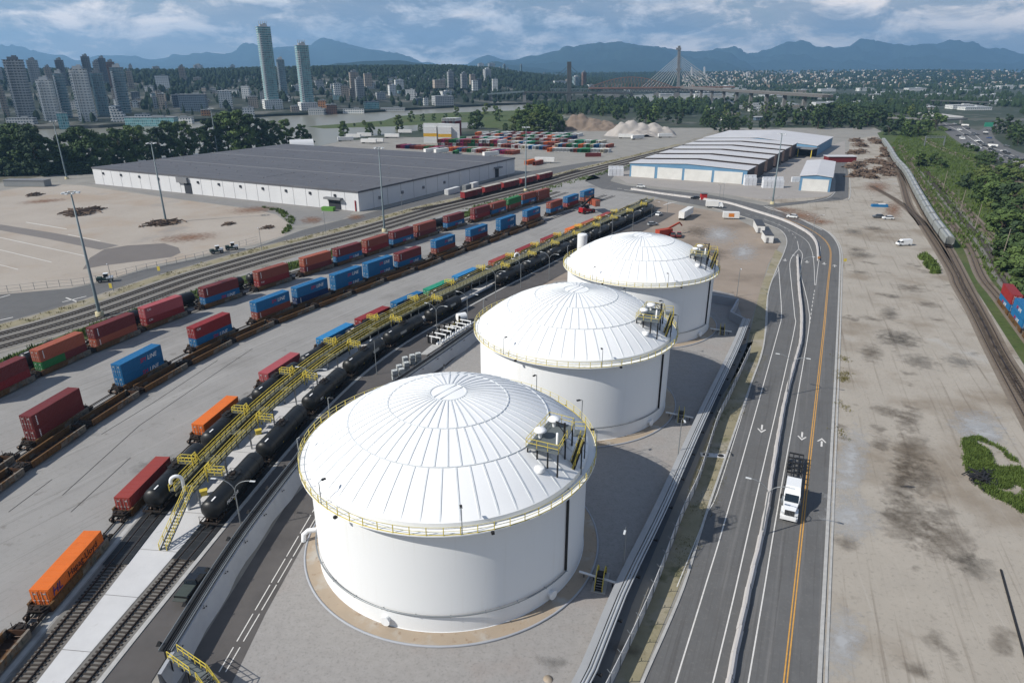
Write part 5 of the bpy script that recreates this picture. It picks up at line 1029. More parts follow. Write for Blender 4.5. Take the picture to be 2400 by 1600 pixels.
def building(u,vb,wpx,vt,sty,kind='tower',label=None,rot=.35,dr=.8,z0=None,slab=m_slab2,Y=None,pod=None,group='city buildings across the river'):
    if Y is None:
        p=g('S',u,vb,4); z=hz(*p)
        for _ in range(6): p=g('S',u,vb,z); z=hz(*p) if z0 is None else z0
    else: a=atY(u,vb,Y); p=a[:2]; z=a[2]
    z=z-1; top=atY(u,vt,p[1])[2]; h=max(4,top-z); dep=math.hypot(p[1],H_-z)*1.0; w_=wpx*p[1]/(F_*CP)*.9*.93; wd=w_/(math.cos(rot)+dr*math.sin(rot)); dd=wd*dr; tall=h>26
    BN[0]+=1
    t=empty('apartment_tower' if tall else ('warehouse' if kind=='low' else 'city_building'),(p[0],p[1]+dd*.5,z),rot,label or '%s %s across the river, photo column %d of 100'%(WHATC[sty],'tower' if tall else 'building',round(u/24)),'tower' if tall else 'building',group)
    mb=MB(); fh=3.05
    if tall:
        V=[];Fc=[];zs=[];n=int(h/fh)
        for k in range(n):
            for zz,o in ((k*fh,0),(k*fh+.45,0),(k*fh+.46,-.7),(k*fh+fh-.01,-.7)): zs.append((zz,o))
        zs+= [(n*fh,0),(n*fh+.5,0)]
        cut=.22*wd
        def ring(zz,o):
            a,b=wd/2+o,dd/2+o; return [(-a,-b,zz),(-a*.35,-b,zz),(-a*.35,-b+.06*dd+o*.0,zz),(a*.3,-b+.06*dd,zz),(a*.3,-b,zz),(a,-b,zz),(a,b,zz),(-a,b,zz)]
        for zz,o in zs: V+=ring(zz,o)
        k=8
        for i in range(len(zs)-1):
            m=1 if (i%4) in (0,1,3) else 0
            if (i%4)==2: m=0
            for j in range(k): mb_=(i*k+j,i*k+(j+1)%k,(i+1)*k+(j+1)%k,(i+1)*k+j); Fc.append((mb_,m))
        base=len(mb.v); mb.v+=V
        for f,m in Fc: mb.f.append(tuple(base+q for q in f)); mb.m.append(m); mb.sm.append(False)
        mb.f.append(tuple(base+(len(zs)-1)*k+j for j in range(k))); mb.m.append(1); mb.sm.append(False)
        mb.build('wall',[FAC[sty],slab],t)
        mb=MB(); mb.box((0,0,n*fh+1.9),(wd*.5,dd*.5,3.4)); mb.box((wd*.1,0,n*fh+4.3),(wd*.22,dd*.3,1.6)); mb.build('penthouse',slab,t)
        for q in ((-wd*.2-1.5,3),) : 
            mb=MB(); mb.box((-wd*.32-wd*.04,-dd/2-.5,h*.46),(wd*.16,1.4,h*.92)); mb.build('balcony_stack',FAC['white' if slab is m_slab else sty],t)
    else:
        mb.box((0,0,h/2),(wd,dd,h)); mb.build('wall',FAC[sty],t); mb=MB(); mb.box((0,0,h+.2),(wd+.5,dd+.5,.5)); mb.box((wd*.15,0,h+1.2),(wd*.25,dd*.3,1.8)); mb.build('roof',slab,t)
    if pod:
        mb=MB(); mb.box((0,-dd*.1,pod/2),(wd*1.35,dd*1.4,pod)); mb.build('podium',FAC['white'],t)
        for k in range(5): mb=MB(); mb.box((-wd*.3+k*wd*.14,-dd*.2,h+3.5),(.5,.5,7)); mb.build('roof_fin',m_slab,t)
    return t
T=building
T(636,256,40,62,'teal',label='tallest teal glass tower with white podium on the riverfront',pod=14,slab=m_slab,rot=.5); T(719,259,38,106,'teal',label='second tall teal glass tower with white podium, right of the tallest',pod=12,slab=m_slab,rot=.5)
T(55,280,48,140,'grey',slab=m_slabg); T(14,272,16,198,'tan'); T(117,284,42,186,'white',slab=m_slab); T(154,276,28,168,'glass',slab=m_slab); T(200,286,46,160,'white',label='broad white framed tower at the centre of the left riverfront cluster',slab=m_slab); T(240,272,34,166,'glass',slab=m_slab2); T(288,268,36,158,'glass',slab=m_slab,label='pale rounded tower at the right end of the riverfront cluster')
for u,w_,vt,sty in ((6,16,158,'grey'),(86,27,141,'grey'),(150,22,141,'dark'),(212,22,131,'dark'),(236,20,145,'grey'),(250,20,134,'blue'),(268,22,144,'brown'),(120,18,155,'tan'),(30,16,160,'tan'),(308,16,163,'tan')): T(u,215,w_,vt,sty,Y=1350)
T(665,236,24,140,'glass',slab=m_slab); T(750,232,24,189,'grey'); T(527,256,37,214,'white',slab=m_slab); T(452,262,64,222,'blue',dr=.4,rot=.15); T(427,186,19,154,'tan',Y=1500); T(592,254,28,227,'tan'); T(527,210,30,191,'grey'); T(755,261,21,236,'orange',rot=.2); T(580,272,32,253,'white','low'); T(790,222,20,196,'white',Y=1150); T(380,206,32,178,'white',Y=1350,dr=.4); T(460,188,22,182,'tan',Y=1500)
T(832,236,28,166,'tan'); T(844,240,26,185,'grey'); T(862,202,22,173,'tan',Y=1400); T(868,230,23,194,'grey'); T(903,228,38,196,'tan',dr=.5); T(936,230,25,188,'white',slab=m_slab,label='white curved tower left of the city centre gap'); T(1056,205,19,167,'grey',Y=1500); T(1087,206,19,173,'grey',Y=1500); T(1107,198,15,175,'tan',Y=1600); T(1113,212,16,189,'white',Y=1350); T(1142,218,22,162,'grey',slab=m_slab,label='twin-topped grey tower above the bridge approach'); T(1028,206,32,188,'tan',Y=1450)
T(998,248,13,230,'white'); T(981,246,17,231,'blue'); T(1036,248,56,226,'grey','low'); T(869,256,40,240,'teal','low'); T(775,262,30,246,'brown','low'); T(690,263,24,250,'tan','low'); T(480,272,26,258,'orange','low'); T(330,284,40,270,'white','low'); T(350,290,120,276,'teal','low',dr=.25,rot=.08); T(47,292,66,278,'grey','low',dr=.3,rot=.1); T(146,296,28,266,'teal',rot=.5,label='slanted glass pavilion at the water edge, left riverfront'); T(828,267,52,256,'white','low',dr=.2,rot=.05); T(420,284,60,276,'white','low',dr=.3,rot=.1); T(550,276,60,268,'tan','low',dr=.3,rot=.1); T(920,262,60,254,'grey','low',dr=.3,rot=.05); T(740,264,40,256,'grey','low',rot=.05)
for u,w_,vt in ((1172,10,158),(1182,9,153),(1190,8,160),(1215,15,169),(1221,6,153),(1240,8,178),(1275,6,172),(1200,7,176)): T(u,198,w_,vt,'glass',Y=2600)
T(1312,200,32,190,'white',Y=2000,dr=.3); T(1350,205,19,178,'glass',Y=2000,slab=m_slab); T(1368,203,13,169,'brown',Y=2000); T(1385,206,18,199,'white',Y=1900); T(1330,201,10,186,'tan',Y=2050)
# white terraced hotel on the quay
wt=empty('city_building',(*g('S',283,284,4),3),.3,'white terraced building like a ship on the left quay','building','city buildings across the river')
for k in range(6): mb=MB(); mb.box((-k*1.2,3,1.6+k*2.9),(19-k*2.4,13-k,2.2)); mb.build('terrace',FAC['white'],wt); 
mb=MB(); mb.box((-3,4,9),(9,9,18)); mb.build('wall',FAC['blue'],wt)
rn=random.Random(8); k=0
while k<230:
    u,v=rn.uniform(-20,1180),rn.uniform(186,262)
    if v>300-u*.04: continue
    p=g('S',u,v,12)
    if math.hypot(*p)<interp(SH,math.atan2(*p))+60: continue
    k+=1; T(u,v,rn.uniform(9,24),v-rn.choice([10,13,16,18,22,30,38]),rn.choice(['tan','grey','white','white','white','dark','grey','tan']),'block',label='%s block on the city hill, near photo column %d and row %d of 1000'%('low',round(u/2.4),round(v/1.6)),rot=rn.uniform(.05,.6),dr=rn.uniform(.4,.9),group='small blocks on the city hill')
k=0
while k<95:
    u,v=rn.uniform(300,1190),rn.uniform(196,262)
    if v>292-u*.034 or 600<u<640 or 700<u<740: continue
    p=g('S',u,v,12)
    if math.hypot(*p)<interp(SH,math.atan2(*p))+40: continue
    k+=1; T(u,v,rn.uniform(14,32),v-rn.uniform(12,34),rn.choice(['tan','white','white','grey','glass','tan']),'block',label='mid-rise on the city slope, photo column %d row %d of 1000'%(round(u/2.4),round(v/1.6)),rot=rn.uniform(.05,.6),dr=rn.uniform(.4,.9),slab=rn.choice([m_slab,m_slab2]),group='mid-rise blocks on the city slope')
# hillside houses, far: one mass
mb=MB(); k=0
while k<900:
    u=rn.uniform(1600,2450); D=2280+1850*rn.random()**1.3; t=(D-(HD-HF))/HF; 
    if rn.random()<(u-1600)/1000: continue
    x=(u-1200)*D/(F_*CP+600*SP); zr=(155-(167-4*math.sin((u-1600)/400)))/F_*HD+H_; z=max(1,zr)*t**1.25; s=rn.uniform(5,12); mb.box((x,D,z+3),(s,s*.7,rn.uniform(5,8)),rn.random()*3,rn.randrange(3)); k+=1
tag(mb.build('hillside_houses',[mat('far_wall_pale',rgb(214,210,202,.7)),mat('far_wall_grey',rgb(150,150,150,.6)),mat('far_wall_tan',rgb(170,150,132,.6))]),'pale far houses dotted over the low hill at the right','houses',None,'stuff')
# low sheds of the industrial plain
k=0
spec=[(round(rn.uniform(1640,2420)),rn.uniform(204,262),rn.uniform(26,80),rn.uniform(4,8),rn.choice(['white','white','white','tan','grey'])) for _ in range(34)]+[(2090,222,60,6,'white'),(2030,214,40,7,'white'),(2150,213,50,6,'white'),(2260,256,70,9,'white'),(2345,245,80,8,'white'),(2290,211,60,5,'grey'),(2380,206,60,5,'white'),(1940,215,40,6,'white'),(1880,218,34,7,'tan'),(1700,225,30,5,'white'),(1640,228,26,6,'white'),(1775,262,40,7,'white'),(1720,270,36,6,'tan'),(1840,250,50,7,'white'),(1890,262,30,6,'white'),(2000,262,70,9,'white'),(1790,283,44,8,'blue'),(1985,243,16,7,'white'),(2060,232,26,6,'white'),(1660,268,22,6,'tan'),(1930,256,30,6,'white'),(1700,283,20,6,'white'),(2130,240,22,5,'white'),(1590,238,24,5,'white'),(1520,213,20,5,'white'),(1470,216,16,5,'white'),(1560,226,30,5,'grey'),(2330,228,50,6,'grey'),(2200,226,40,5,'grey')]
for u,v,w_,hp_,sty in spec: k+=1; T(u,v,w_,v-hp_,sty,'low',label='low %s shed on the river plain, photo column %d row %d of 1000'%(WHATC[sty],round(u/2.4),round(v/1.6)),rot=.12,dr=.4,z0=0,slab=m_slab,group='sheds on the river plain')
# ------------------------------------------------------------- bridges
m_conc2=mat('bridge_concrete',rgb(150,150,148,.62),rgb(128,128,127,.6),scale=.2); m_truss=mat('truss_red',rgb(150,116,102,.6),scale=1); m_bsteel=mat('bridge_steel',rgb(120,136,140,.6)); m_cable=mat('cable_white',rgb(206,208,208,.75))
m_dkc=mat('dark_pylon',rgb(98,102,102,.55),rgb(84,88,88,.5),scale=.1)
def bx_(n,t,m,*bs):
    mb=MB()
    for b in bs: mb.beam(*b)
    return mb.build(n,m,t)
sb=empty('rail_bridge',(0,0,0),0,'cable-stayed bridge with dark single pylon over the river','bridge'); Y0=g('S',1334,243)[1]
pt=lambda u,v,Y=Y0: atY(u,v,Y)
bx_('pylon',sb,m_dkc,(pt(1334,243),pt(1334,145),8.5,7)); bx_('deck',sb,m_dkc,(pt(1228,216),pt(1480,219),10,3.0)); bx_('deck',sb,m_bsteel,(pt(1130,222),pt(1228,215),10,2.4)); bx_('pier',sb,m_conc2,(pt(1229,243),pt(1229,216),6)); bx_('pier',sb,m_conc2,(pt(1480,240),pt(1480,219),6)); bx_('pier',sb,m_conc2,(pt(1150,240),pt(1150,221),6))
for k in range(5):
    for sg in (-1,1): bx_('cable',sb,m_dkc,(pt(1334,152+k*8),pt(1334+sg*(70-k*13),217),.5))
tb=empty('truss_bridge',(0,0,0),0,'rust-red arched truss bridge behind the cable-stayed bridge','bridge'); Y1=1500
bx_('deck',tb,m_truss,(pt(1380,207,Y1),pt(1720,204,Y1),16,2.6)); N_=24; top=lambda u: 203-22*math.sin(PI*min(1,max(0,(u-1385)/190)))
mb=MB()
for k in range(N_):
    u0=1385+190*k/N_;u1=1385+190*(k+1)/N_; mb.beam(pt(u0,top(u0),Y1),pt(u1,top(u1),Y1),1.3); mb.beam(pt(u1,top(u1),Y1),pt(u1,204,Y1),.7); mb.beam(pt(u0,204,Y1),pt(u1,top(u1),Y1),.6)
mb.build('arch',m_truss,tb)
mb=MB()
for k in range(40):
    u0=1290+10*k; mb.beam(pt(u0,209,Y1),pt(u0+5,218,Y1),1.2); mb.beam(pt(u0+5,218,Y1),pt(u0+10,209,Y1),1.2)
mb.beam(pt(1290,218,Y1),pt(1700,218,Y1),1.8); mb.beam(pt(1290,209,Y1),pt(1700,209,Y1),1.8); mb.build('truss',m_bsteel,tb)
for u in (1372,1445,1538,1585): bx_('pier',tb,m_conc2,(pt(u,228,Y1),pt(u,217,Y1),9))
nb=empty('cable_stayed_bridge',(0,0,0),0,'tall pale cable-stayed bridge tower with fans of white cables','bridge'); Y2=1750
for o in (-1.8,1.8): bx_('pylon_leg',nb,m_conc2,(pt(1589+o,228,Y2),pt(1592+o*.7,108,Y2),3.4))
for v in (115,163,205): bx_('cross_beam',nb,m_conc2,(pt(1585,v,Y2),pt(1596,v,Y2),5))
bx_('deck',nb,m_conc2,(pt(1480,210,Y2),pt(1700,212,Y2),22,4))
for k in range(9): bx_('cable',nb,m_cable,(pt(1590,130+k*4,Y2),pt(1500+k*9,208,Y2),.8)); bx_('cable',nb,m_cable,(pt(1592,130+k*4,Y2),pt(1700-k*11,209,Y2),.8))
vd=empty('viaduct',(0,0,0),0,'long brown-grey road viaduct on piers, right of the cable towers','viaduct'); A=pt(1600,206,1500); Bv=atY(1940,226,900)
bx_('deck',vd,mat('viaduct_deck',rgb(126,124,122,.58)),(A,Bv,14,3.2)); bx_('parapet',vd,m_conc2,(tuple(Vector(A)+Vector((0,-7,2.2))),tuple(Vector(Bv)+Vector((0,-7,2.2))),.5,1.2))
for k in range(1,10): q=Vector(A)+(Vector(Bv)-Vector(A))*k/10; bx_('pier',vd,m_conc2,((q.x,q.y,0),(q.x,q.y,q.z-1.5),4.5))
fb=empty('far_bridge',(0,0,0),0,'distant white cable towers beyond the viaduct','bridge'); Y3=3200
for u,v0,v1 in ((1621,178,157),(1651,176,157),(1629,201,180),(1748,214,169)): bx_('tower',fb,m_cable,(pt(u,v0,Y3),pt(u+(3 if u==1748 else 0),v1,Y3),6.0))
for k in range(8): bx_('cable',fb,m_cable,(pt(1622,160+k,Y3),pt(1720-k*10,208,Y3),.9))
ov=empty('overpass',(0,0,0),0,'grey overpass crossing above the highway','overpass'); a=gz('E5',415,500,7); b=gz('E5',1150,535,7); c=gz('E5',1520,520,7); bx_('deck',ov,m_conc2,(a,b,10,1.6),(b,c,10,1.6))
for q in (('E5',1195,600),('E5',1480,590),('E5',800,580)): x,y=g(*q); bx_('pier',ov,m_conc2,((x,y,0),(x,y,6.2),2.5))
gwy=empty('elevated_guideway',(0,0,0),0,'thin elevated guideway on the plain behind the overpass','guideway'); a=gz('E5',480,250,8); b=gz('E5',1900,295,8); bx_('deck',gwy,m_dkc,(a,b,7,2))
for k in range(12): q=Vector(a)+(Vector(b)-Vector(a))*(k+.5)/12; bx_('pier',gwy,m_dkc,((q.x,q.y,0),(q.x,q.y,7),1.8))
# highway with cars
hw=gs('E5',[(1150,600),(1330,760),(1560,920),(1750,975),(1960,1060),(2150,1210),(2400,1370),(2900,1640)])+gs('E5',[(2900,1250),(2352,1010),(2100,905),(1960,800),(1900,700),(1930,640),(2080,560),(2000,540),(1870,600),(1740,690),(1560,630),(1430,600),(1240,570)])
sheet('highway',hw,m_asph,.1); sheet('highway',gs('E5',[(2050,570),(1890,600),(1700,700),(1750,740),(1930,650),(2120,580),(2352,540),(2352,520)]),m_asph,.12)
sheet('ramp',gs('E5',[(850,400),(900,370),(960,375),(960,400),(1200,450),(1530,490),(1500,505),(1150,500),(900,490)]),mat('ramp_pale',rgb(206,203,198,.7)),.1)
mb=MB()
for pts in ([(1250,590),(1450,690),(1570,760),(1750,880),(1900,960),(2120,1060),(2400,1190)],[(1500,640),(1680,750),(1760,820),(1850,890),(2050,970),(2352,1090)]):
    P=Path([g('E5',*q) for q in pts],5); ribbon(mb,P,-.25,.25,.14)
tag(mb.build('road_markings',m_line),kind='structure')
gtr=empty('signal_gantry',(0,0,0),0,'pale steel signal gantry spanning the dark tracks','gantry'); a=g('E5',975,900); b=g('E5',1240,900); mb=MB()
for q in (a,b): mb.beam((*q,0),(*q,8.5),.7)
mb.beam((*a,8.3),(*b,8.3),.5); mb.beam((*a,7.0),(*b,7.0),.4)
for k in range(10):
    p=Vector((*a,7))+(Vector((*b,7))-Vector((*a,7)))*k/10; q=Vector((*a,8.3))+(Vector((*b,8.3))-Vector((*a,8.3)))*(k+1)/10; mb.beam(p,q,.2)
mb.build('truss_frame',m_steel,gtr)
sg=empty('highway_sign',(*g('E5',1845,690),0),0,'green overhead sign beside the highway','sign'); mb=MB(); mb.box((0,0,6.5),(9,.4,4.5)); mb.build('sign_board',mat('sign_green',rgb(70,170,140,.7)),sg); mb=MB(); mb.beam((-3,0,0),(-3,0,5),.4); mb.beam((3,0,0),(3,0,5),.4); mb.build('post',m_steel,sg)
random.seed(21)
# ------------------------------------------------------------- big grey-roofed warehouse
m_wwall=mat('warehouse_white',rgb(222,224,226,.78),rgb(206,208,211,.76),rough=.6,scale=.1,amt=1); m_wroof=mat('warehouse_roof',rgb(110,111,116,.62),rgb(98,99,105,.6),rough=.7,scale=.05,amt=1,stain=[(.3,.56,.7,rgb(84,86,92,.55),.4)],streak=[(-28,40,1.2,.5,.66,rgb(128,129,134,.66),.45),(62,30,.8,.58,.7,rgb(82,83,88,.5),.4)])
m_door=mat('door_dark',rgb(62,66,74,.6)); m_trim=mat('trim_grey',rgb(140,142,146,.65))
Lp=Vector(g('S',224,431));Fp_=Vector(g('S',842.5,496));Rp=Vector(g('S',1206,405)); Bp=Lp+Rp-Fp_
def height_at(p,u,v):
    lo,hi=0,60
    for _ in range(40):
        m=(lo+hi)/2; y=P_(p[0],p[1],m)
        if y>v: lo=m
        else: hi=m
    return lo
def P_(x,y,z):
    dz=z-H_; dep=y*CP-dz*SP; return 800+F_*(-y*SP-dz*CP)/dep
hw_=height_at(Fp_,842,450)
wh=empty('warehouse',(*Fp_,0),0,'huge white warehouse with flat dark grey roof left of the trains','warehouse')
lo=lambda p:(p[0]-Fp_.x,p[1]-Fp_.y)
mb=MB(); mb.prism([lo(p) for p in (Lp,Fp_,Rp,Bp)],0,hw_); mb.build('wall',m_wwall,wh)
c=(Lp+Rp)/2; sc1=lambda p,k:tuple((Vector(lo(c))+(Vector(lo(p))-Vector(lo(c)))*k)); mb=MB(); e=[sc1(p,1.004) for p in (Lp,Fp_,Rp,Bp)]; mb.prism(e,hw_-.5,hw_+.35); roof=mb.build('roof',m_wroof,wh)
u1=(Fp_-Lp).normalized(); u2=(Rp-Fp_).normalized(); W1=(Fp_-Lp).length; W2=(Rp-Fp_).length
def onroof(a,b): q=Lp+u1*a*W1+u2*b*W2; return (q.x-Fp_.x,q.y-Fp_.y)
for b0,a0,a1 in ((.28,.0,1.0),(.55,.0,1.0),(.80,.05,1.0)):
    mb=MB(); mb.beam((*onroof(a0,b0),hw_+.4),(*onroof(a1,b0),hw_+.4),.7,.25); mb.build('roof_ridge',m_trim,roof)
mb=MB(); mb.beam((*onroof(.62,.1),hw_+.4),(*onroof(.62,.24),hw_+.4),.5,.2); mb.build('roof_ridge',m_trim,roof)
k=0
for b in (.08,.16,.22,.36,.44,.5,.63,.7,.76,.88,.94):
    for a in range(12 if b<.6 else 8):
        if k<100:
            mb=MB(); x,y=onroof((a+.5)/(12 if b<.6 else 8),b); mb.box((x,y,hw_+.5),(.9,.9,.3)); mb.build('roof_vent',m_trim,roof); k+=1
n1=Vector((u1.y,-u1.x)); n1=n1 if n1.dot(Fp_-Bp)>0 else -n1
n2=Vector((u2.y,-u2.x)); n2=n2 if n2.dot(Fp_-Lp)>0 else -n2
def wallbox(name,base,ud,n,s,z0,z1,wd,m,th=.25):
    q=base+ud*s+n*th*.5; a=math.atan2(ud.y,ud.x); mb=MB(); mb.box((q.x-Fp_.x,q.y-Fp_.y,(z0+z1)/2),(wd,th,z1-z0),a); return mb.build(name,m,wh)
for k in range(1,24): wallbox('wall_seam',Lp,u1,n1,W1*k/24,.1,hw_-.6,.12,m_trim,.06)
for k in range(1,14): wallbox('wall_seam',Fp_,u2,n2,W2*k/14,.1,hw_-.6,.12,m_trim,.06)
for k in range(12): wallbox('wall_vent',Lp,u1,n1,W1*(k+.6)/12.5,hw_-3.2,hw_-2.0,1.1,m_door,.5)
wallbox('dock_door',Lp,u1,n1,W1*.405,0,hw_*.62,5,m_door,.3); wallbox('dock_shelter',Lp,u1,n1,W1*.39,hw_*.62,hw_-.6,8,m_trim,1.4); wallbox('dock_door',Lp,u1,n1,W1*.925,0,hw_*.5,7,m_door,.3); wallbox('dock_canopy',Lp,u1,n1,W1*.925,hw_*.52,hw_*.62,10,m_trim,2.2); wallbox('side_door',Lp,u1,n1,W1*.99,0,hw_*.55,.5,mat('door_red',rgb(150,36,46,.7)),.4)
for k in (.1,.22,.34,.47): wallbox('wall_vent',Fp_,u2,n2,W2*k,hw_*.4,hw_*.55,1.2,m_trim,.7)
wallbox('dock_door',Fp_,u2,n2,W2*.85,0,hw_*.6,4,m_door,.3); wallbox('dock_canopy',Fp_,u2,n2,W2*.85,hw_*.6,hw_*.68,7,m_trim,2.5)
dm=empty('dome_shelter',(*g('A0',2085,1045),0),R(20),'white half-round shelter behind the warehouse roof','shelter'); mb=MB(); mb.tube([(-9,0,3),(9,0,3)],6.5,20); mb.build('vault',m_wwall,dm)
# ------------------------------------------------------------- blue sheds
m_blue=mat('shed_blue',rgb(112,156,190,.7),rgb(100,144,178,.68),rough=.6,scale=.2); m_pale=mat('shed_white',rgb(226,226,222,.78),rgb(212,212,208,.76),rough=.65,scale=.2); m_sroof=mat('shed_roof',rgb(214,214,216,.74),rgb(198,198,202,.72),rough=.6,scale=.08,amt=1); m_sdark=mat('shed_side_brown_gap_shade',rgb(96,82,80,.55),scale=.3)
def shed(Lf,Rf,dv,h,ridge_,label,doors,name='shed',side=m_sdark,group=None,roofm=None,gable=None):
    Lf,Rf,dv=Vector(Lf),Vector(Rf),Vector(dv); t=empty(name,(*Lf,0),0,label,'shed',group); u=(Rf-Lf); W=u.length; u=u.normalized(); a=math.atan2(u.y,u.x); d=dv.length; dn=dv.normalized(); q=lambda s,e,z:(u.x*s+dn.x*e,u.y*s+dn.y*e,z)
    mb=MB(); mb.face([q(0,0,0),q(W,0,0),q(W,0,h),q(W/2,0,h+ridge_),q(0,0,h)]); mb.face([q(W,d,0),q(0,d,0),q(0,d,h),q(W/2,d,h+ridge_),q(W,d,h)]); mb.build('gable_wall',gable or m_blue,t)
    mb=MB(); mb.face([q(W,0,0),q(W,d,0),q(W,d,h),q(W,0,h)]); mb.face([q(0,d,0),q(0,0,0),q(0,0,h),q(0,d,h)]); mb.build('side_wall',side,t)
    mb=MB()
    for s0,s1,z0,z1 in ((-.6,W/2,h-.05,h+ridge_),(W/2,W+.6,h+ridge_,h-.05)):
        A=[q(s0,-.5,z0+.15),q(s1,-.5,z1+.15),q(s1,d+.5,z1+.15),q(s0,d+.5,z0+.15)]; B=[(x,y,z-.3) for x,y,z in A]; mb.mesh(A+B,[(0,1,2,3),(7,6,5,4),(0,4,5,1),(1,5,6,2),(2,6,7,3),(3,7,4,0)])
    mb.build('roof',roofm or m_sroof,t)
    for s0,s1 in doors: p=q((s0+s1)/2*W,-.06,h*.41); mb=MB(); mb.box(p,((s1-s0)*W,.14,h*.8),a); mb.build('door',m_pale,t)
    return t
Lf=Vector(g('S',1475,414));Rf=Vector(g('S',1748,432.7)); hS=height_at(Rf,1760,397)
sv_=(Vector(g('A2',770,1012,hS))-Vector(g('A2',470,1165,hS)))/5
for i in range(6):
    off=sv_*i; shed(Lf+off,Rf+off,sv_*.70,hS*.96+i*.35,1.6,'pale-roofed blue shed with white doors, %s of the row of six from the front'%nth(i) ,[(.015,.225),(.25,.465),(.485,.715),(.735,.965)] if i==0 else [(.1,.5),(.55,.95)],group='row of blue sheds',gable=None if i==0 else m_sdark)  # rear gables coloured dark so the gaps between sheds read as shade
Fr=Vector(g('A2',915,1078));Rr_=Vector(g('A2',1024,1010));Lr=Vector(g('A2',140,1016)); hB=height_at(Fr,1600,340.5)
shed(Lr,Fr,Rr_-Fr,hB*.96,3.0,'large pale blue warehouse behind the row of sheds',[(.03,.16),(.2,.8)],'blue_warehouse',m_blue)
mbx=MB(); 
Q=(Lr+(Fr-Lr)*.9); dk=empty('open_shed',(*Q,0),math.atan2((Fr-Lr).y,(Fr-Lr).x),'dark open-fronted shed on the face of the blue warehouse','shed'); mb=MB(); mb.box((0,-6,hB*.75),(22,14,.5)); mb.build('roof',m_trim,dk); mb=MB(); mb.box((0,-.6,hB*.36),(20,.8,hB*.7)); mb.build('wall',m_door,dk)
for x in (-10,0,10): mb=MB(); mb.beam((x,-12,0),(x,-12,hB*.74),.5); mb.build('post',m_yellow,dk)
Sl=Vector(g('A5',798,196));Sr=Vector(g('A5',1012,208)); hSm=height_at(Sr,1600,380+100/2.94); db=Vector(g('A2',1042,1112,hSm))-Vector(g('A5',1022,102,hSm))
shed(Sl,Sr,db,hSm*.96,.9,'lone blue shed with one wide white door beside the branch road',[(.08,.93)],'small_shed',m_blue)
mrs=empty('red_shed',(*g('A2',1080,1115),0),0,'long low dark red shed behind the lone blue shed','shed'); mb=MB(); mb.box((0,0,2),(20,8,4)); mb.build('wall',mat('shed_red',rgb(120,40,44,.7)),mrs); mb=MB(); mb.box((0,0,4.1),(21,9,.4)); mb.build('roof',m_sroof,mrs)
# white wrapped bales
bale=None; m_bale=mat('wrapped_bale',rgb(226,228,232,.8),rgb(206,210,216,.78),scale=.8,amt=1)
BW=MB(); BW.box((0,0,.75),(2.2,1.5,1.42),0,0,(.97,.97)); BM=BW.data('bale',m_bale); nb_=0
for r,(x,y),nx,ny,nz in (('A5',(478,162),3,2,4),('A5',(635,178),5,2,4),('A1',(1905,1212),4,2,4),('A5',(788,137),2,1,3)):
    p=g(r,x,y)
    for i in range(nx):
        for j in range(ny):
            for k in range(nz if j else nz-1):
                o=link('wrapped_bale',BM,None,(p[0]+(i-nx/2)*2.35,p[1]+j*1.6,k*1.46)); o.rotation_euler=(0,0,random.uniform(-.05,.05)); tag(o,'white wrapped bale %s, column %d, layer %d, %s row'%({478:'by the front shed corner',635:'by the light mast',1905:'left of the front shed',788:'beside the lone blue shed'}[x],i+1,k+1,('front','back')[j]),'bale','white bales stacked by the sheds')
# ------------------------------------------------------------- container park beyond the warehouse
rows=[((415,1018),(1195,1062),19,['maroon','magenta','navy','maroon','rust','rust','brown','red','maroon','brown','maroon','orange','rust','brown','rust','magenta','rust','rust','brown'],1),
((700,1002),(1110,1008),13,['brown','green','rust','magenta','green','brown','rust','brown','grey','green','maroon','rust','brown'],2),((1110,1012),(1420,1030),11,['white','rust','brown','maroon','white','brown','white','cream','white','blue','white'],1),
((840,985),(1480,1000),18,['green','maroon','white','green','brown','rust','white','maroon','white','cream','white','green','rust','white','maroon','white','white','maroon'],1),
((930,960),(1560,978),18,['brown','rust','white','green','white','maroon','white','green','white','navy','white','rust','maroon','white','green','white','brown','white'],1),
((1000,940),(1600,957),16,['white','maroon','white','green','navy','white','maroon','white','rust','white','white','green','white','maroon','white','navy'],1),
((1060,925),(1640,940),14,['white','green','white','white','maroon','white','green','white','white','rust','white','green','white','white'],1),
((1450,1042),(1840,1050),12,['white']*9+['white','green','white'],1),((1500,1012),(1850,1016),11,['white']*8+['green','grey','white'],1),((1580,985),(1800,990),7,['white']*6+['green'],1)]
k=0
for ri,(a,b,n,cs,lv) in enumerate(rows):
    n=int(n*1.35); cs=[c_ if random.random()>.4 else random.choice(['white','white','cream','green','blue','orange','grey','teal','magenta','rust']) for c_ in (cs*2)[:n]]
    for i in range(n):
        x=a[0]+(b[0]-a[0])*i/(n-1);y=a[1]+(b[1]-a[1])*i/(n-1); p=g('A1',x,y)
        for l in range(lv):
            c_=cs[i] if l==0 else cs[(i+5)%n]
            container(p[0],p[1],l*CH,R(58)+random.uniform(-.03,.03),c_,'%s container in row %d of the far park, %s from its left end%s'%(COLW[c_],ri+1,nth(i),'' if lv==1 else (', lower' if l==0 else ', upper')),'containers in the far park',40 if c_!='white' or ri<7 else 20,None,False,True); k+=1
for bi,(x,y,w_) in enumerate(((615,985,3),(715,990,4))):
    p=g('A1',x,y)
    for i in range(w_):
        for l in range(6-(i==0)): container(p[0]+(0 if i<w_-1 else CL*.5+1.3),p[1]+(i*2.6 if i<w_-1 else 2),l*CH,R(-4),'white' if l!=2 or i else 'yellow','%s refrigerated container in the %s tall white block, column %d layer %d'%('white' if l!=2 or i else 'yellow',('left','right')[bi],i+1,l+1),'tall white container blocks',40,None,False,True)
p=g('A1',800,935)
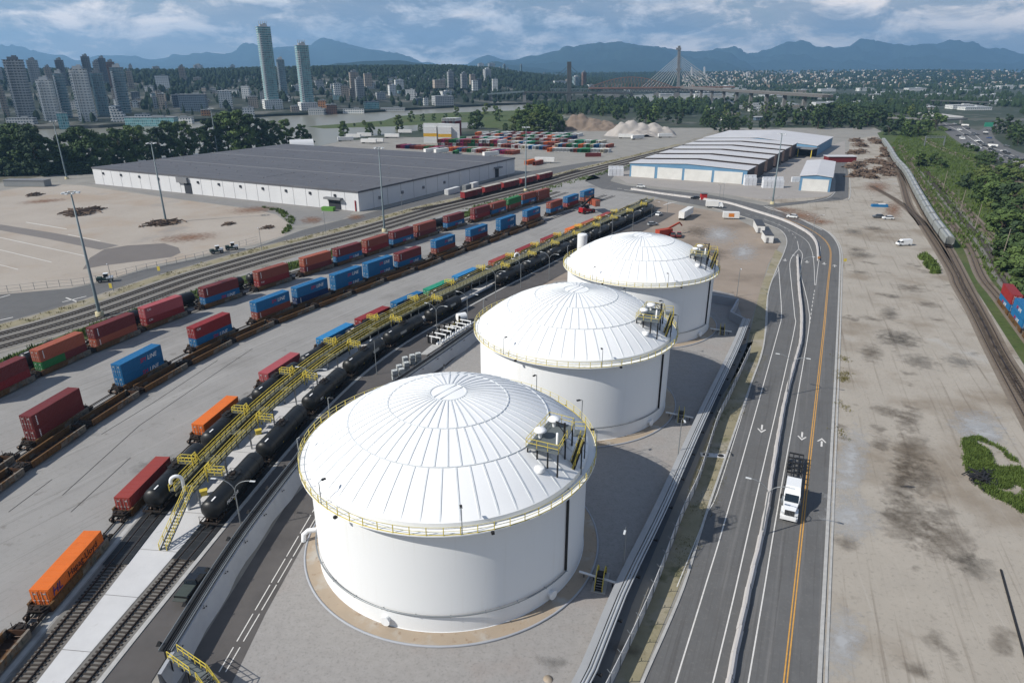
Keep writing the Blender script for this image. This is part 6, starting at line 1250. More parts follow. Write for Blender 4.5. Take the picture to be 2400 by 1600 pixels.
for i in range(5):
    for l in range(6): c_=['maroon','grey','brown','grey','maroon'][i]; container(p[0]+(i-4)*2.7+random.uniform(-.1,.1),p[1]+i*.6,l*CH,R(64),c_ if l<5 else 'white','%s container of the tall block behind the white ones, column %d layer %d'%(COLW[c_] if l<5 else 'white',i+1,l+1),'tall mixed container block',40,None,False,True)
for i,(x,y,c_,rz) in enumerate(((830,965,'green',60),(945,930,'orange',70),(975,925,'white',10),(1735,1080,'maroon',8),(1300,1130,'orange',60),(1355,1135,'brown',60),(790,1062,'green',80))): q=g('A1',x,y); container(q[0],q[1],0,R(rz),c_,'%s container standing apart in the far park, %s from the left'%(COLW[c_],nth(i)),'loose containers in the far park',40,None,False,True)
m_trl=mat('trailer_white',rgb(230,230,228,.82),rgb(216,216,214,.8),rough=.5,scale=.4)
trm=None
def trailer(r,x,y,rz,label):
    global trm
    q=g(r,x,y)
    if trm is None:
        trm=empty('box_trailer',(*q,0),rz,label,'trailer','white box trailers'); mb=MB(); mb.box((0,0,2.6),(14,2.6,2.9)); mb.build('box',m_trl,trm); mb=MB(); mb.box((0,0,1.0),(13.5,1.0,.35)); mb.beam((4.4,-.9,0),(4.4,-.9,1.0),.2); mb.beam((4.4,.9,0),(4.4,.9,1.0),.2); mb.build('chassis',m_dark,trm)
        for xx in (-5.6,-4.3):
            for yy in (-1.05,1.05): mb=MB(); mb.tube([(xx,yy-.18,.5),(xx,yy+.18,.5)],.5,12); mb.build('wheel',m_black,trm)
        return trm
    return dup(trm,(*q,0),rz,label)
for i,(r,x,y,rz) in enumerate((('A1',85,955,-4),('A1',160,946,-4),('A1',350,952,-6),('A1',440,922,-4),('A1',190,990,-8),('A1',240,985,-8),('A1',30,975,20),('A1',1400,1125,-8),('A1',1030,1082,40),('A1',620,1058,50),('A1',690,1060,50),('A5',20,385,60),('A1',1960,955,-10),('A1',2040,962,30),('A1',2230,950,10))): trailer(r,x,y,R(rz),'white box trailer %s, %s of the white trailers from the left'%('parked in the far yard' if r=='A1' else 'parked on the bare dirt',nth(i)))
# gravel heaps
def heap(name,r,x0,x1,yb,yt,m,label,seed,peaks):
    A=Vector(g(r,x0,yb));B=Vector(g(r,x1,yb)); L_=(B-A).length; u=(B-A).normalized(); n=Vector((-u.y,u.x)); c=(A+B)/2; zt=atY(*px(r,(x0+x1)/2,yt),c.y+L_*.22)[2]; t=empty(name,(*c,0),0,label,'gravel heap'); V=[];Fc=[]; K=44
    for i in range(K+1):
        for j in range(K+1):
            s=i/K*2-1; v=j/K*2-1; h=0
            for (pc,pv,pr,ph) in peaks: d=math.hypot((s-pc)/pr,(v-pv)/(pr*1.6)); h=max(h,ph*min(.94,1.12*(1-d)) if d<1 else 0)
            h*=zt; h+=mnoise.fractal(Vector((s*5,v*5,seed)),1,2,4)*zt*.13*min(1,h/2); x=u*s*L_/2+n*(v*L_*.24+L_*.22); V.append((x.x,x.y,max(0,h)-.05))
    for i in range(K):
        for j in range(K): q=i*(K+1)+j; Fc.append((q,q+K+1,q+K+2,q+1))
    mb=MB(); mb.mesh(V,Fc,0,True); mb.build('slope',m,t)
heap('gravel_heap','A1',1480,1960,905,783,mat('heap_brown',rgb(158,142,128,.66),rgb(130,116,104,.62),rough=1,scale=.05,amt=1,bump=.3),'brown gravel heap left of the pale one, beyond the container park',2.2,[(-.45,.1,.42,.95),(-.25,.2,.5,1.0),(.1,.15,.6,.72),(.5,.1,.6,.5),(-.72,.0,.3,.6),(.3,-.2,.4,.4)])
heap('gravel_heap','A1',1800,2330,945,826,mat('heap_pale',rgb(196,190,184,.68),rgb(172,166,160,.66),rough=1,scale=.05,amt=1,bump=.3),'pale grey gravel heap right of the brown one',5.2,[(-.4,.0,.5,.85),(-.2,.1,.5,1.0),(.1,.1,.5,.85),(.4,.15,.5,.8),(.72,.05,.32,.6),(.0,-.3,.6,.5)])
# scrap and sleeper piles
m_scrap=mat('scrap_rust',rgb(146,124,106,.6),rgb(104,88,78,.55),scale=.8,amt=1); sc_p=[]
for k in range(4):
    mb=MB(); rn=random.Random(100+k)
    for q in range(46):
        x,y=rn.gauss(0,2.6),rn.gauss(0,1.6); z=max(.15,1.7-math.hypot(x/3,y/2)*.8)*rn.random()+.15; a=rn.gauss(0,.35)+(PI/2 if rn.random()<.25 else 0); l=rn.uniform(1.2,2.6); mb.beam((x-l*math.cos(a),y-l*math.sin(a),z+rn.uniform(-.2,.2)),(x+l*math.cos(a),y+l*math.sin(a),z+rn.uniform(-.2,.3)),.28)
    sc_p.append(mb.data('scrap_pile',m_scrap))
for i,(r,x,y,s) in enumerate((('A2',1200,975,2.2),('A2',1225,1010,2.4),('A2',1190,1060,2.2),('A2',1230,1050,1.8),('A2',1320,970,2.2),('A2',1345,990,2.4),('A2',1410,1045,2.6),('A2',1400,1080,2.2),('A2',1320,1120,2.2),('A2',1370,1130,2.2),('A2',1420,1150,2.2),('A2',1340,1190,2.2),('A2',1420,1205,2.2),('A2',1180,1160,2.4),('A2',1215,1140,2.0),('A5',1200,30,2.2),('A5',1250,75,2.0),('A5',1300,110,1.8),('A5',1400,60,2.0),('A2',1200,1215,2.2),('A3',570,360,1.5),('A3',640,335,1.2),('A3',520,345,1.2),('A3',1070,432,1.2),('A3',1170,425,1.3),('A3',240,232,1.0),('A3',1580,430,.7),('A3',1845,455,.7),('D7',-4000,0,0))):
    if s==0: continue
    o=link('scrap_pile',sc_p[i%4],None,(*g(r,x,y),.04)); o.rotation_euler=(0,0,R(60+random.uniform(-20,20))); k_=.62 if r!='A3' else .75; o.scale=(s*k_,s*k_,s*(.95 if r!='A3' else 1.1)); tag(o,'rusty scrap pile %s, %s in that ground'%(('beside the hopper train' if r!='A3' else 'on the pale empty lot'),nth(i)),'scrap pile','scrap and sleeper piles')
o=link('debris_pile',sc_p[1],None,(*g('B2',2065,1010),.3)); o.rotation_euler=(0,0,.6); o.scale=(.6,.55,.4); recolour(o,m_dark); tag(o,'dark heap of bent strips lying in the tall grass, bottom right','debris heap')
pole=empty('fallen_pole',(*g('B5',2190,460),.15),0,'long dark pole lying on the gravel at the lower right','pole'); e_=g('B5',2370,1110); o_=g('B5',2190,460); mb=MB(); mb.tube([(0,0,0),(e_[0]-o_[0],e_[1]-o_[1],0)],.14,8); mb.build('shaft',m_dark,pole)
# ------------------------------------------------------------- masts and lamps
m_pole=mat('mast_grey',rgb(126,142,148,.62),rough=.5); m_lampw=mat('lamp_head_pale',rgb(222,226,228,.8),rough=.4)
mast=None
for i,(u,v,lb) in enumerate(((234.7,740.5,'nearest tall floodlight mast, rising from the weeds by the left train'),(389.5,521.2,'tall floodlight mast on the pale empty lot'),(157,420,'tall floodlight mast at the back left by the riverbank trees'),(901.4,543.3,'tall floodlight mast beside the left train in mid photo'),(1232,448,'tall floodlight mast at the far end of the left train'),(1809.9,478.6,'tall floodlight mast in front of the blue sheds'),(1500/2.94,1060/2.94,'slim floodlight mast behind the grey warehouse'))):
    p=g('S',u,v)
    if mast is None:
        mast=empty('floodlight_mast',(*p,0),0,lb,'light mast','tall floodlight masts'); mb=MB(); mb.lathe([(.48,0),(.44,1),(.2,33.6),(0,33.6)],12); mb.build('pole',m_pole,mast); mb=MB(); mb.lathe([(1.1,0),(1.05,1.3),(0,1.3)],16); mb.build('base',mat('mast_base',rgb(206,196,160,.7)),mast)
        mb=MB(); n=16; mb.poly([(1.3*math.cos(2*PI*k/n),1.3*math.sin(2*PI*k/n),33.7) for k in range(n+1)],.12)
        for k in range(4): mb.beam((0,0,33.5),(1.3*math.cos(k*PI/2),1.3*math.sin(k*PI/2),33.7),.1)
        mb.build('ring',m_pole,mast)
        for k in range(8): mb=MB(); a=2*PI*k/8; mb.box((1.75*math.cos(a),1.75*math.sin(a),33.7),(.9,.55,.3),a); mb.build('floodlight',m_lampw,mast)
    else: dup(mast,(*p,0),i*.3,lb)
def lamp2(name,h,arm): 
    t=empty(name,(0,0,0)); mb=MB(); mb.tube([(0,0,0),(0,0,h*.8)],.11,8,r2=.08); mb.build('pole',m_steel,t)
    for sg in (-1,1):
        mb=MB(); mb.tube([(0,0,h*.78)]+[(sg*arm*(1-math.cos(k*PI/12)),0,h*.78+h*.22*math.sin(k*PI/12)) for k in range(1,7)],.055,6); mb.build('arm',m_steel,t)
        mb=MB(); mb.box((sg*(arm+.35),0,h-.03),(.8,.26,.1)); mb.build('lamp_head',m_lampw,t)
    return t
lm=lamp2('lane_lamp',9,2.6); pts=[('B3',1668,190),('C6',1010,1330),('C5',980,1300),('C5',1380,1130),('C5',1745,790),('C3',1235,1540),('C3',1605,1440),('C4',1310,880),('C4',1580,800),('C4',1825,670),('C4',2035,560)]
for i,q in enumerate(pts):
    p=g(*q); a=T5.at(T5.proj(p))[2]-PI/2; lb='double curved-arm lamp beside the tank wagon lane, %s from the near end'%nth(i)
    if i==0: lm.location=(*p,0); lm.rotation_euler=(0,0,a); tag(lm,lb,'street lamp','double-arm lamps of the lane')
    else: dup(lm,(*p,0),a,lb)
MED=Path(S_([(1697,1660),(1709,1600),(1745,1425),(1785,1253),(1797,1195),(1838,950),(1869,831),(1877,798),(1879,737),(1873,676),(1869,600)]),2)
MED2=Path([g(*q) for q in (('A5',935,682),('A5',927,585),('A5',900,528),('A5',840,478),('A5',700,408),('A5',500,343),('A5',300,284),('A5',100,255),('A5',0,242),('C4',1960,312),('C4',1700,272),('C4',1530,248))],2)
for i,q in enumerate((('B5',552,222),('B2',755,442),('A5',800,840),('A5',932,520),('A5',640,378),('A5',272,270))):
    p=g(*q); P=MED if i<3 else MED2; x,y,a=P.at(P.proj(p)); dup(lm,(x,y,.1),a-PI/2,'double-arm lamp on the road median barrier, %s from the near end'%nth(i),'double-arm lamps of the road median')
ls=empty('road_lamp',(0,0,0)); mb=MB(); mb.tube([(0,0,0),(0,0,8.4)],.1,8,r2=.07); mb.build('pole',m_steel,ls); mb=MB(); mb.tube([(0,0,8.3),(0,-.5,8.9),(0,-1.6,9.1)],.06,6); mb.build('arm',m_steel,ls); mb=MB(); mb.box((0,-1.9,9.08),(.26,.8,.12)); mb.build('lamp_head',m_lampw,ls)
for i,q in enumerate((('A3',2245,490),('A3',1805,612),('A4',420,355),('A4',825,190),('A4',1155,110),('A5',275,265),('B4',1938,520),('D3',1610,800),('D2',1900,500),('D1',500,130),('C4',1150,905),('A3',785,890))):
    lb='single-arm lamp post, %s, %s counted from the left yard'%(('by the access road' if i<5 else 'by the tank yard or road'),nth(i)); p=g(*q)
    if i==0: ls.location=(*p,0); tag(ls,lb,'street lamp','single-arm lamps')
    else: dup(ls,(*p,0),random.uniform(-.5,.5),lb)
# wooden poles along the right tracks
for i,(x,b,t) in enumerate(((1790,200,60),(1910,345,190),(2015,455,290),(2195,680,460))):
    p=g('A5',x,b); h=atY(*px('A5',x+(10 if i<3 else 55),t),p[1])[2]; up=empty('utility_pole',(*p,0),0,'slim wooden pole in the grass by the right tracks, %s from the far end'%nth(i),'pole','slim poles by the right tracks'); mb=MB(); mb.tube([(0,0,0),(.3,0,max(6,h))],.16,8,r2=.1); mb.build('shaft',mat('pole_wood',rgb(170,160,146,.6)),up)
# ------------------------------------------------------------- concrete median blocks
JB=MB(); JB.xsec([(-.42,0),(.42,0),(.42,.12),(.17,.42),(.13,.95),(-.13,.95),(-.17,.42),(-.42,.12)][::-1],-1.95,1.95); m_jer=mat('barrier_concrete',rgb(212,208,206,.74),rgb(186,183,181,.7),scale=.5,amt=1); JM=JB.data('barrier_block',m_jer)
for P,nm in ((MED,'long road median'),(MED2,'curved median')):
    n=int(P.L/4.0)
    for k in range(n):
        x,y,a=P.at(2+k*4.0); o=link('barrier_block',JM,None,(x,y,.085)); o.rotation_euler=(0,0,a+(.028*math.sin(k*1.9) if P is MED else .02*math.sin(k*2.1))); tag(o,'white concrete barrier block of the %s, %s from its near end'%(nm,nth(k)),'barrier','concrete blocks of the '+nm)
tl=empty('barrier_end_sign',(*MED2.at(0)[:2],0),0,'orange-capped sign at the near end of the curved median','sign'); mb=MB(); mb.box((0,0,1.3),(.9,.1,.8)); mb.build('sign_board',mat('sign_ochre',rgb(210,150,90,.75)),tl); mb=MB(); mb.beam((0,0,0),(0,0,1),.08); mb.build('post',m_steel,tl)
ys=empty('road_sign',(*g('A5',1113,715),0),0,'yellow round-cornered warning sign at the right kerb','sign'); mb=MB(); mb.box((0,0,2.1),(1.0,.06,1.0)); mb.build('sign_board',m_yellow,ys); mb=MB(); mb.beam((0,.05,0),(0,.05,2),.07); mb.build('post',m_steel,ys)
for i,(x,y) in enumerate(((768,885),(1098,765))):
    q=empty('road_sign',(*g('A3',x,y),0),0,'yellow sign beside the left access road, %s one'%('nearer','farther')[i],'sign','yellow signs on the access road'); mb=MB(); mb.box((0,0,1.6),(.9,.06,1.5)); mb.build('sign_board',m_yellow,q); mb=MB(); mb.beam((0,.05,0),(0,.05,1),.07); mb.build('post',m_steel,q)
# ------------------------------------------------------------- vehicles
m_glass=mat('car_glass',rgb(40,52,62,.5),rough=.12,spec=.6); PAINT={k:mat('paint_'+k,c,tuple(x*.95 for x in c),rough=.3,coat=.5,scale=2) for k,c in dict(white=rgb(232,234,235,.85),silver=rgb(166,170,174,.7),black=rgb(36,38,42,.6),grey=rgb(98,102,108,.6),blue=rgb(44,74,130,.7),red=rgb(170,36,40,.75),green=rgb(70,130,96,.7)).items()}
def profile_body(sec,wd,m,name,t,tp=.86):
    """side outline [(x,z,inset)] given width: a tapered shell"""
    mb=MB(); n=len(sec); V=[(x,-wd/2+i_,z) for x,z,i_ in sec]+[(x,wd/2-i_,z) for x,z,i_ in sec]
    mb.mesh(V,[(i,(i+1)%n,n+(i+1)%n,n+i) for i in range(n)][::1]); mb.mesh(V[:n],[tuple(range(n))[::-1]]); mb.mesh(V[n:],[tuple(range(n))]); o=mb.build(name,m,t); return o
def wheels(t,xs,wd,r=.34):
    for x in xs:
        for sy in (-1,1): mb=MB(); mb.tube([(x,sy*(wd/2-.1)-.11,r),(x,sy*(wd/2-.1)+.11,r)],r,14); w_=mb.build('wheel',m_black,t); mb=MB(); mb.tube([(x,sy*(wd/2-.1)-.12,r),(x,sy*(wd/2-.1)+.12,r)],r*.55,10); mb.build('rim',m_steel,w_)
def car_proto(kind):
    t=empty({'suv':'car','pickup':'pickup_truck','van':'van'}[kind],(0,0,0))
    if kind=='suv':
        b=profile_body([(-2.3,.35,.08),(2.3,.35,.08),(2.35,.7,.05),(2.2,.98,.08),(1.2,1.08,.08),(-2.2,1.1,.08),(-2.35,.8,.05)],1.86,PAINT['white'],'body',t); profile_body([(1.15,1.07,.1),(.45,1.62,.28),(-1.6,1.66,.28),(-2.2,1.09,.14)][::-1],1.86,m_glass,'cabin_glass',t); profile_body([(.4,1.63,.28),(.35,1.68,.3),(-1.6,1.72,.3),(-1.65,1.66,.28)][::-1],1.86,PAINT['white'],'roof',t); wheels(t,(-1.4,1.4),1.86)
    elif kind=='pickup':
        profile_body([(-2.9,.5,.06),(2.9,.5,.08),(2.95,.85,.05),(2.8,1.15,.08),(1.5,1.25,.08),(-.5,1.28,.06),(-2.95,1.25,.06)],2.0,PAINT['black'],'body',t); profile_body([(1.45,1.22,.1),(.75,1.85,.26),(-.55,1.9,.26),(-.75,1.26,.1)][::-1],2.0,m_glass,'cabin_glass',t); profile_body([(.7,1.86,.26),(.6,1.93,.28),(-.55,1.97,.28),(-.6,1.9,.26)][::-1],2.0,PAINT['black'],'roof',t); mb=MB(); mb.box((-1.85,0,1.29),(2.1,1.7,.06),0)
        for k in range(3): mb.box((-1.2-k*.6,0,1.33),(.04,1.7,.03))
        mb.build('bed_cover',mat('bed_cover',rgb(80,90,86,.6),scale=2),t); mb=MB(); mb.box((-3.15,0,.95),(.7,1.7,.08)); mb.build('tailgate',mat('tailgate',rgb(92,98,94,.6)),t); wheels(t,(-1.8,1.85),2.0,.42)
    else:
        profile_body([(-2.8,.4,.06),(2.7,.4,.1),(2.8,.8,.08),(2.55,1.15,.08),(1.7,1.75,.14),(1.2,2.35,.2),(-2.75,2.4,.16),(-2.85,1.2,.05)],2.0,PAINT['white'],'body',t); mb=MB(); mb.mesh([(2.5,-.82,1.22),(2.5,.82,1.22),(1.68,.78,1.82),(1.68,-.78,1.82)],[(0,1,2,3)]); mb.build('windscreen',m_glass,t); mb=MB(); mb.box((1.35,-.9,1.65),(.9,.1,.5)); mb.box((1.35,.9,1.65),(.9,.1,.5)); mb.build('side_glass',m_glass,t); wheels(t,(-1.7,1.8),2.0,.36)
    return t
suv,pku,van=car_proto('suv'),car_proto('pickup'),car_proto('van'); first={}
def car(kind,x,y,a,col,label,group,z=.09):
    pr={'suv':suv,'pickup':pku,'van':van}[kind]
    if kind not in first: first[kind]=1; o=pr; o.location=(x,y,z); o.rotation_euler=(0,0,a); tag(o,label,{'suv':'car','pickup':'pickup','van':'van'}[kind],group)
    else: o=dup(pr,(x,y,z),a,label,group); o['category']={'suv':'car','pickup':'pickup','van':'van'}[kind]
    for c in o.children:
        if c.name.startswith(('body','roof')): recolour(c,PAINT[col])
    return o
x,y,a=T5.at(T5.proj(g('B3',1400,590)),4.6); car('pickup',x,y,a,'black','black pickup truck with covered bed on the lane below the pipe rack',None)
car('van',*g('A5',1520,575),PI+.1,'white','white delivery van parked alone on the gravel lot',None)
car('suv',*g('A5',752,385),R(150),'white','white car driving on the curved road',None); car('suv',*g('A5',1345,385),R(175),'grey','grey car parked beside the white one on the gravel lot',None); car('suv',*g('A5',1412,395),R(175),'white','white car parked beside the grey one on the gravel lot',None)
car('suv',*g('C4',1925,590),R(60),'white','white car parked by the lane near the far tank wagons',None); car('suv',*g('C4',1845,722),R(20),'silver','silver car parked beside the bare dirt ground',None); car('suv',*g('C4',1690,222),R(-15),'white','white car on the road below the blue sheds',None); car('suv',*g('A5',85,255),R(170),'black','black car on the road by the red machine',None); car('suv',*g('A2',640,1100),R(60),'silver','silver car between the sheds',None)
hp_=[(1390,600,1),(1455,665,1),(1465,680,0),(1575,665,2),(1540,635,3),(1660,730,3),(1700,750,2),(1640,755,3),(1560,755,2),(1445,765,2),(1500,790,0),(1505,805,0),(1710,835,0),(1740,855,2),(1600,865,3),(1635,890,0),(1725,935,0),(1810,905,2),(1890,855,3),(1825,715,0),(1820,740,2),(1865,690,3),(1870,795,4),(1915,915,0),(1935,925,2),(1900,955,2),(1885,995,2),(1995,1000,3),(2110,1055,3),(2070,975,0),(2120,1010,2),(2090,990,2),(2180,1090,2),(2265,1130,0),(2160,1155,2),(2110,910,3),(1320,685,2),(1775,880,3),(2230,1060,3),(2310,1100,2),(2200,1190,3)]
hp_.sort(key=lambda q:q[1])
for i,(x,y,c_) in enumerate(hp_): car('suv',*g('E5',x,y),R(-52)+(PI if i%2 else 0),['white','silver','black','grey','blue'][c_],'%s car in traffic on the highway, %s from the far end'%(['white','silver','black','dark grey','blue'][c_],nth(i)),'cars on the highway',.14)
for i,(x,y,c_) in enumerate(((1540,625,'white'),(1920,910,'white'))):
    q=dup(trm,(*g('E5',x,y),.14),R(-50),scale=.55,label='%s trailer among the highway traffic, %s from the far end'%('pale box',nth(i)),group='trailers on the highway')
# lorry with container chassis
P=MED; x,y,a=0,0,0; p0=Vector(g('D7',875,1370)); p1=Vector(g('D7',1010,300)); dr=(p0-p1).normalized(); a=math.atan2(dr.y,dr.x); lr=empty('semi_truck',(*(p0-dr*1.2),.09),a,'white semi truck with empty black container chassis on the road','truck')
profile_body([(-5.6,1.0,.1),(.9,1.0,.3),(1.05,1.5,.36),(.9,1.98,.5),(-1.15,2.25,.16),(-1.9,3.2,.08),(-2.3,3.55,.14),(-3.0,3.95,.2),(-5.6,4.0,.2)],2.5,PAINT['white'],'cab',lr)
mb=MB(); mb.mesh([(-1.08,-1.0,2.3),(-1.08,1.0,2.3),(-1.8,.98,3.2),(-1.8,-.98,3.2)],[(0,1,2,3)]); mb.build('windscreen',m_glass,lr); mb=MB(); mb.box((1.02,0,1.65),(.12,1.4,.85))
for k in range(7): mb.box((1.1,-.6+k*.2,1.65),(.05,.04,.8),m=1)
mb.build('grille',[m_dark,m_steel],lr)
for sy in (-1,1):
    mb=MB(); mb.box((-.2,sy*1.02,1.12),(1.9,.5,.75),0,0,(.7,.8)); mb.build('fender',PAINT['white'],lr); mb=MB(); mb.tube([(-3.0,sy*1.12,.75),(-4.6,sy*1.12,.75)],.32,12); mb.build('fuel_tank',m_steel,lr)
mb=MB(); mb.box((1.05,0,.75),(.35,2.45,.5)); mb.build('bumper',PAINT['white'],lr)
for sy in (-1,1):
    mb=MB(); mb.box((.9,sy*1.0,1.5),(.3,.4,.3)); mb.build('headlight',m_lampw,lr); mb=MB(); mb.box((-1.5,sy*1.5,2.7),(.2,.3,.7)); mb.beam((-1.5,sy*1.1,2.9),(-1.5,sy*1.5,2.9),.06); mb.build('mirror',m_dark,lr); mb=MB(); mb.beam((-5.75,sy*.95,1),(-5.75,sy*.95,4.1),.16); mb.build('exhaust',m_steel,lr)
    mb=MB(); mb.box((-3.4,sy*1.22,2.6),(1.0,.06,.7)); mb.build('side_glass',m_glass,lr)
wheels(lr,(-.3,-6.6,-7.9),2.5,.52); chs=empty('container_chassis',(*(p0-dr*1.2),.09),a,'black skeletal container chassis hitched behind the white truck','trailer'); mb=MB()
for y in (-.45,.45): mb.beam((-6.2,y,1.35),(-18.0,y,1.35),.18,.35)
for k in range(8): mb.beam((-6.4-k*1.65,-1.2,1.4),(-6.4-k*1.65,1.2,1.4),.2,.22)
mb.build('frame',m_dark,chs)
for y in (-1.15,1.15): mb=MB(); mb.beam((-7,y,1.3),(-17.8,y,1.3),.12); mb.build('side_rail',m_dark,chs)
wheels(chs,(-14.6,-15.9,-17.2),2.5,.52)
# reach stacker lifting a container
x,y=g('D9',1225,720); a=R(38); rs=empty('reach_stacker',(x,y,.07),a,'red reach stacker holding a brown container in the yard','reach stacker')
profile_body([(-4.2,.9,.3),(3.2,.9,.2),(3.4,1.6,.2),(1.6,2.0,.3),(-1.0,2.1,.3),(-2.2,2.9,.4),(-4.0,2.9,.4)],3.4,PAINT['red'],'body',rs); mb=MB(); mb.box((-.6,0,3.0),(1.7,1.5,1.7),0,0,(.8,.9)); mb.build('cab',m_glass,rs)
for xx,r_ in ((-3.0,.8),(2.6,1.0)):
    for sy in (-1.6,1.6): mb=MB(); mb.tube([(xx,sy-.4,r_),(xx,sy+.4,r_)],r_,16); w_=mb.build('wheel',m_black,rs); mb=MB(); mb.tube([(xx,sy-.42,r_),(xx,sy+.42,r_)],r_*.5,10); mb.build('rim',PAINT['red'],w_)
mb=MB(); mb.beam((-3.6,0,3.3),(3.6,0,7.6),.8,.8); mb.beam((1.0,0,2.1),(1.9,0,6.4),.3); mb.build('boom',m_dark,rs); mb=MB(); mb.beam((3.6,-5.8,6.7),(3.6,5.8,6.7),.9,.4); mb.beam((3.6,0,6.7),(3.6,0,7.6),.6); mb.build('spreader',m_dark,rs)
cx,cy=x+3.6*math.cos(a),y+3.6*math.sin(a); container(cx,cy,6.5-CH,a+PI/2-R(22),'rust','rust-orange container hanging from the red reach stacker',None,40,None,True)
# yard tractors on the left road
yt=None
for i,(q,rz) in enumerate(((('A3',735,825),20),(('A3',1500,628),35),(('A3',1605,605),20))):
    p=g(*q); lb='white and dark yard tractor by the left lot fence, %s from the left'%nth(i)
    if yt is None:
        yt=empty('yard_tractor',(*p,.08),R(rz),lb,'yard tractor','yard tractors by the lot fence'); yt.scale=(.7,.7,.7); mb=MB(); mb.box((-.4,0,1.3),(6.4,2.6,.9)); mb.box((-2.6,0,2.0),(2.0,2.4,.9)); mb.build('body',mat('tractor_green',rgb(60,84,82,.6)),yt); mb=MB(); mb.box((1.6,0,2.0),(2.6,2.7,.7)); mb.box((.2,0,3.9),(2.0,2.0,.2)); mb.build('white_panel',PAINT['white'],yt); mb=MB(); mb.box((.2,0,3.0),(1.8,1.8,1.7)); mb.build('cab',m_glass,yt); wheels(yt,(-2.4,1.9),2.9,.85)
    else: dup(yt,(*p,.08),R(rz),lb)
# site cabins and small stuff near the dirt ground
cab=None; m_croof=mat('cabin_roof',rgb(84,88,96,.6))
for i,(q,rz,lb) in enumerate(((('A5',522,470),78,'white office cabin with dark roof, farther of the pair by the road bend'),(('A5',580,545),80,'white office cabin with dark roof, nearer of the pair by the road bend'))):
    p=g(*q); cab=empty('office_cabin',(*p,.05),R(rz),lb,'cabin','office cabins by the road bend'); mb=MB(); mb.box((0,0,1.7),(12 if i==0 else 8,3.2,2.9)); mb.build('wall',m_trl,cab); mb=MB(); mb.box((0,0,3.2),(12.2 if i==0 else 8.2,3.4,.2)); mb.build('roof',m_croof,cab)
    for k in range(2): mb=MB(); mb.box(((-1)**k*2,-1.62,1.9),(1.0,.08,.9)); mb.build('window',m_glass,cab)
    mb=MB(); mb.box((-(6 if i==0 else 4)-.03,.6,1.3),(.08,.9,2.0)); mb.build('door',m_trim,cab)
ot=empty('site_trailer',(*g('A5',330,390),.05),R(-8),'orange and white site trailer on the bare dirt','trailer'); mb=MB(); mb.box((0,0,1.8),(7,2.6,2.6)); mb.build('box',m_trl,ot); mb=MB(); mb.box((0,-1.33,1.8),(2.4,.06,1.6)); mb.build('panel',mat('panel_orange',rgb(214,130,50,.8)),ot); wheels(ot,(-1,1),2.5,.45)
bt=empty('box_truck',(*g('A5',212,315),.09),R(-12),'white box truck on the road past the bare dirt','truck'); mb=MB(); mb.box((-.8,0,2.1),(6,2.5,2.6)); mb.build('box',m_trl,bt); profile_body([(2.3,.6,.1),(4.4,.6,.1),(4.4,1.4,.1),(3.9,2.4,.2),(2.3,2.4,.1)],2.3,PAINT['white'],'cab',bt); wheels(bt,(-2.4,3.4),2.3,.48)
rm=empty('red_machine',(*g('C4',1990,860),.05),R(30),'red pumping machine with raised boom beside the far tank','machine'); mb=MB(); mb.box((0,0,1.5),(7,2.6,2.8)); mb.build('body',mat('machine_red',rgb(176,74,52,.75)),rm); mb=MB(); mb.beam((2,0,2.8),(9,1,4.4),.6); mb.beam((9,1,4.4),(11,1.5,2.8),.4); mb.build('boom',mat('machine_red',(0,0,0)),rm); wheels(rm,(-2,2),2.6,.55)
for i,(xx,yy) in enumerate(((2110,868),(2190,868))): car('pickup',*g('C4',xx,yy),R(75),('red','red')[i],'red pickup parked by the red machine, %s one'%('left','right')[i],'red pickups by the machine')
rb=empty('red_booth',(*g('A5',142,258),.08),0,'red ticket booth on the road beyond the bare dirt','booth'); mb=MB(); mb.box((0,0,1.6),(3,2.4,3)); mb.build('wall',mat('booth_red',rgb(190,50,48,.75)),rb); mb=MB(); mb.box((0,0,3.2),(3.6,3,.25)); mb.build('roof',m_trim,rb)
bl=empty('flat_load',(*g('A5',1355,308),.05),R(-8),'blue covered load lying on the gravel lot','load'); mb=MB(); mb.box((0,0,.6),(7.5,2.2,1.2),0,0,(.95,.8)); mb.build('tarp',COLS['blue'],bl); mb=MB(); mb.box((1,0,1.35),(3,1.2,.35)); mb.build('crate_top',m_trl,bl)
cd_=empty('catch_basin',(*g('D3',2080,715),.05),R(-8),'white concrete pad with two round manholes on the verge','manhole'); mb=MB(); mb.box((0,0,.05),(4.4,1.3,.12)); mb.build('pad',m_white,cd_)
for xx in (-1.3,1.3): mb=MB(); mb.lathe([(.55,.12),(.5,.16),(0,.16)],16,(xx,0,0)); mb.build('manhole_cover',m_dark,cd_)
mh=empty('manhole',(*g('B4',1425,1210),.07),0,'round manhole cover in the tank yard floor at the bottom','manhole'); mb=MB(); mb.lathe([(.55,0),(.55,.03),(0,.03)],20); mb.build('cover',m_rustc,mh)
gs_=empty('waste_skip',(*g('A3',2265,335),.05),R(-15),'green waste skip beside the big warehouse','skip'); mb=MB(); mb.box((0,0,.9),(6,2.4,1.8),0,0,(1.05,1.05)); mb.build('bin',mat('skip_green',rgb(96,150,62,.75)),gs_)
for i,(q,n_,c_) in enumerate(((('A4',765,215),6,'white'),(('A4',865,190),4,'grey'),(('A4',915,175),4,'white'))):
    p=g(*q); o=container(p[0],p[1],.05,R(62),c_,'%s storage container beside the big warehouse, %s from the left'%(COLW[c_],nth(i)),'storage containers by the big warehouse',40 if i==0 else 20,None,True)
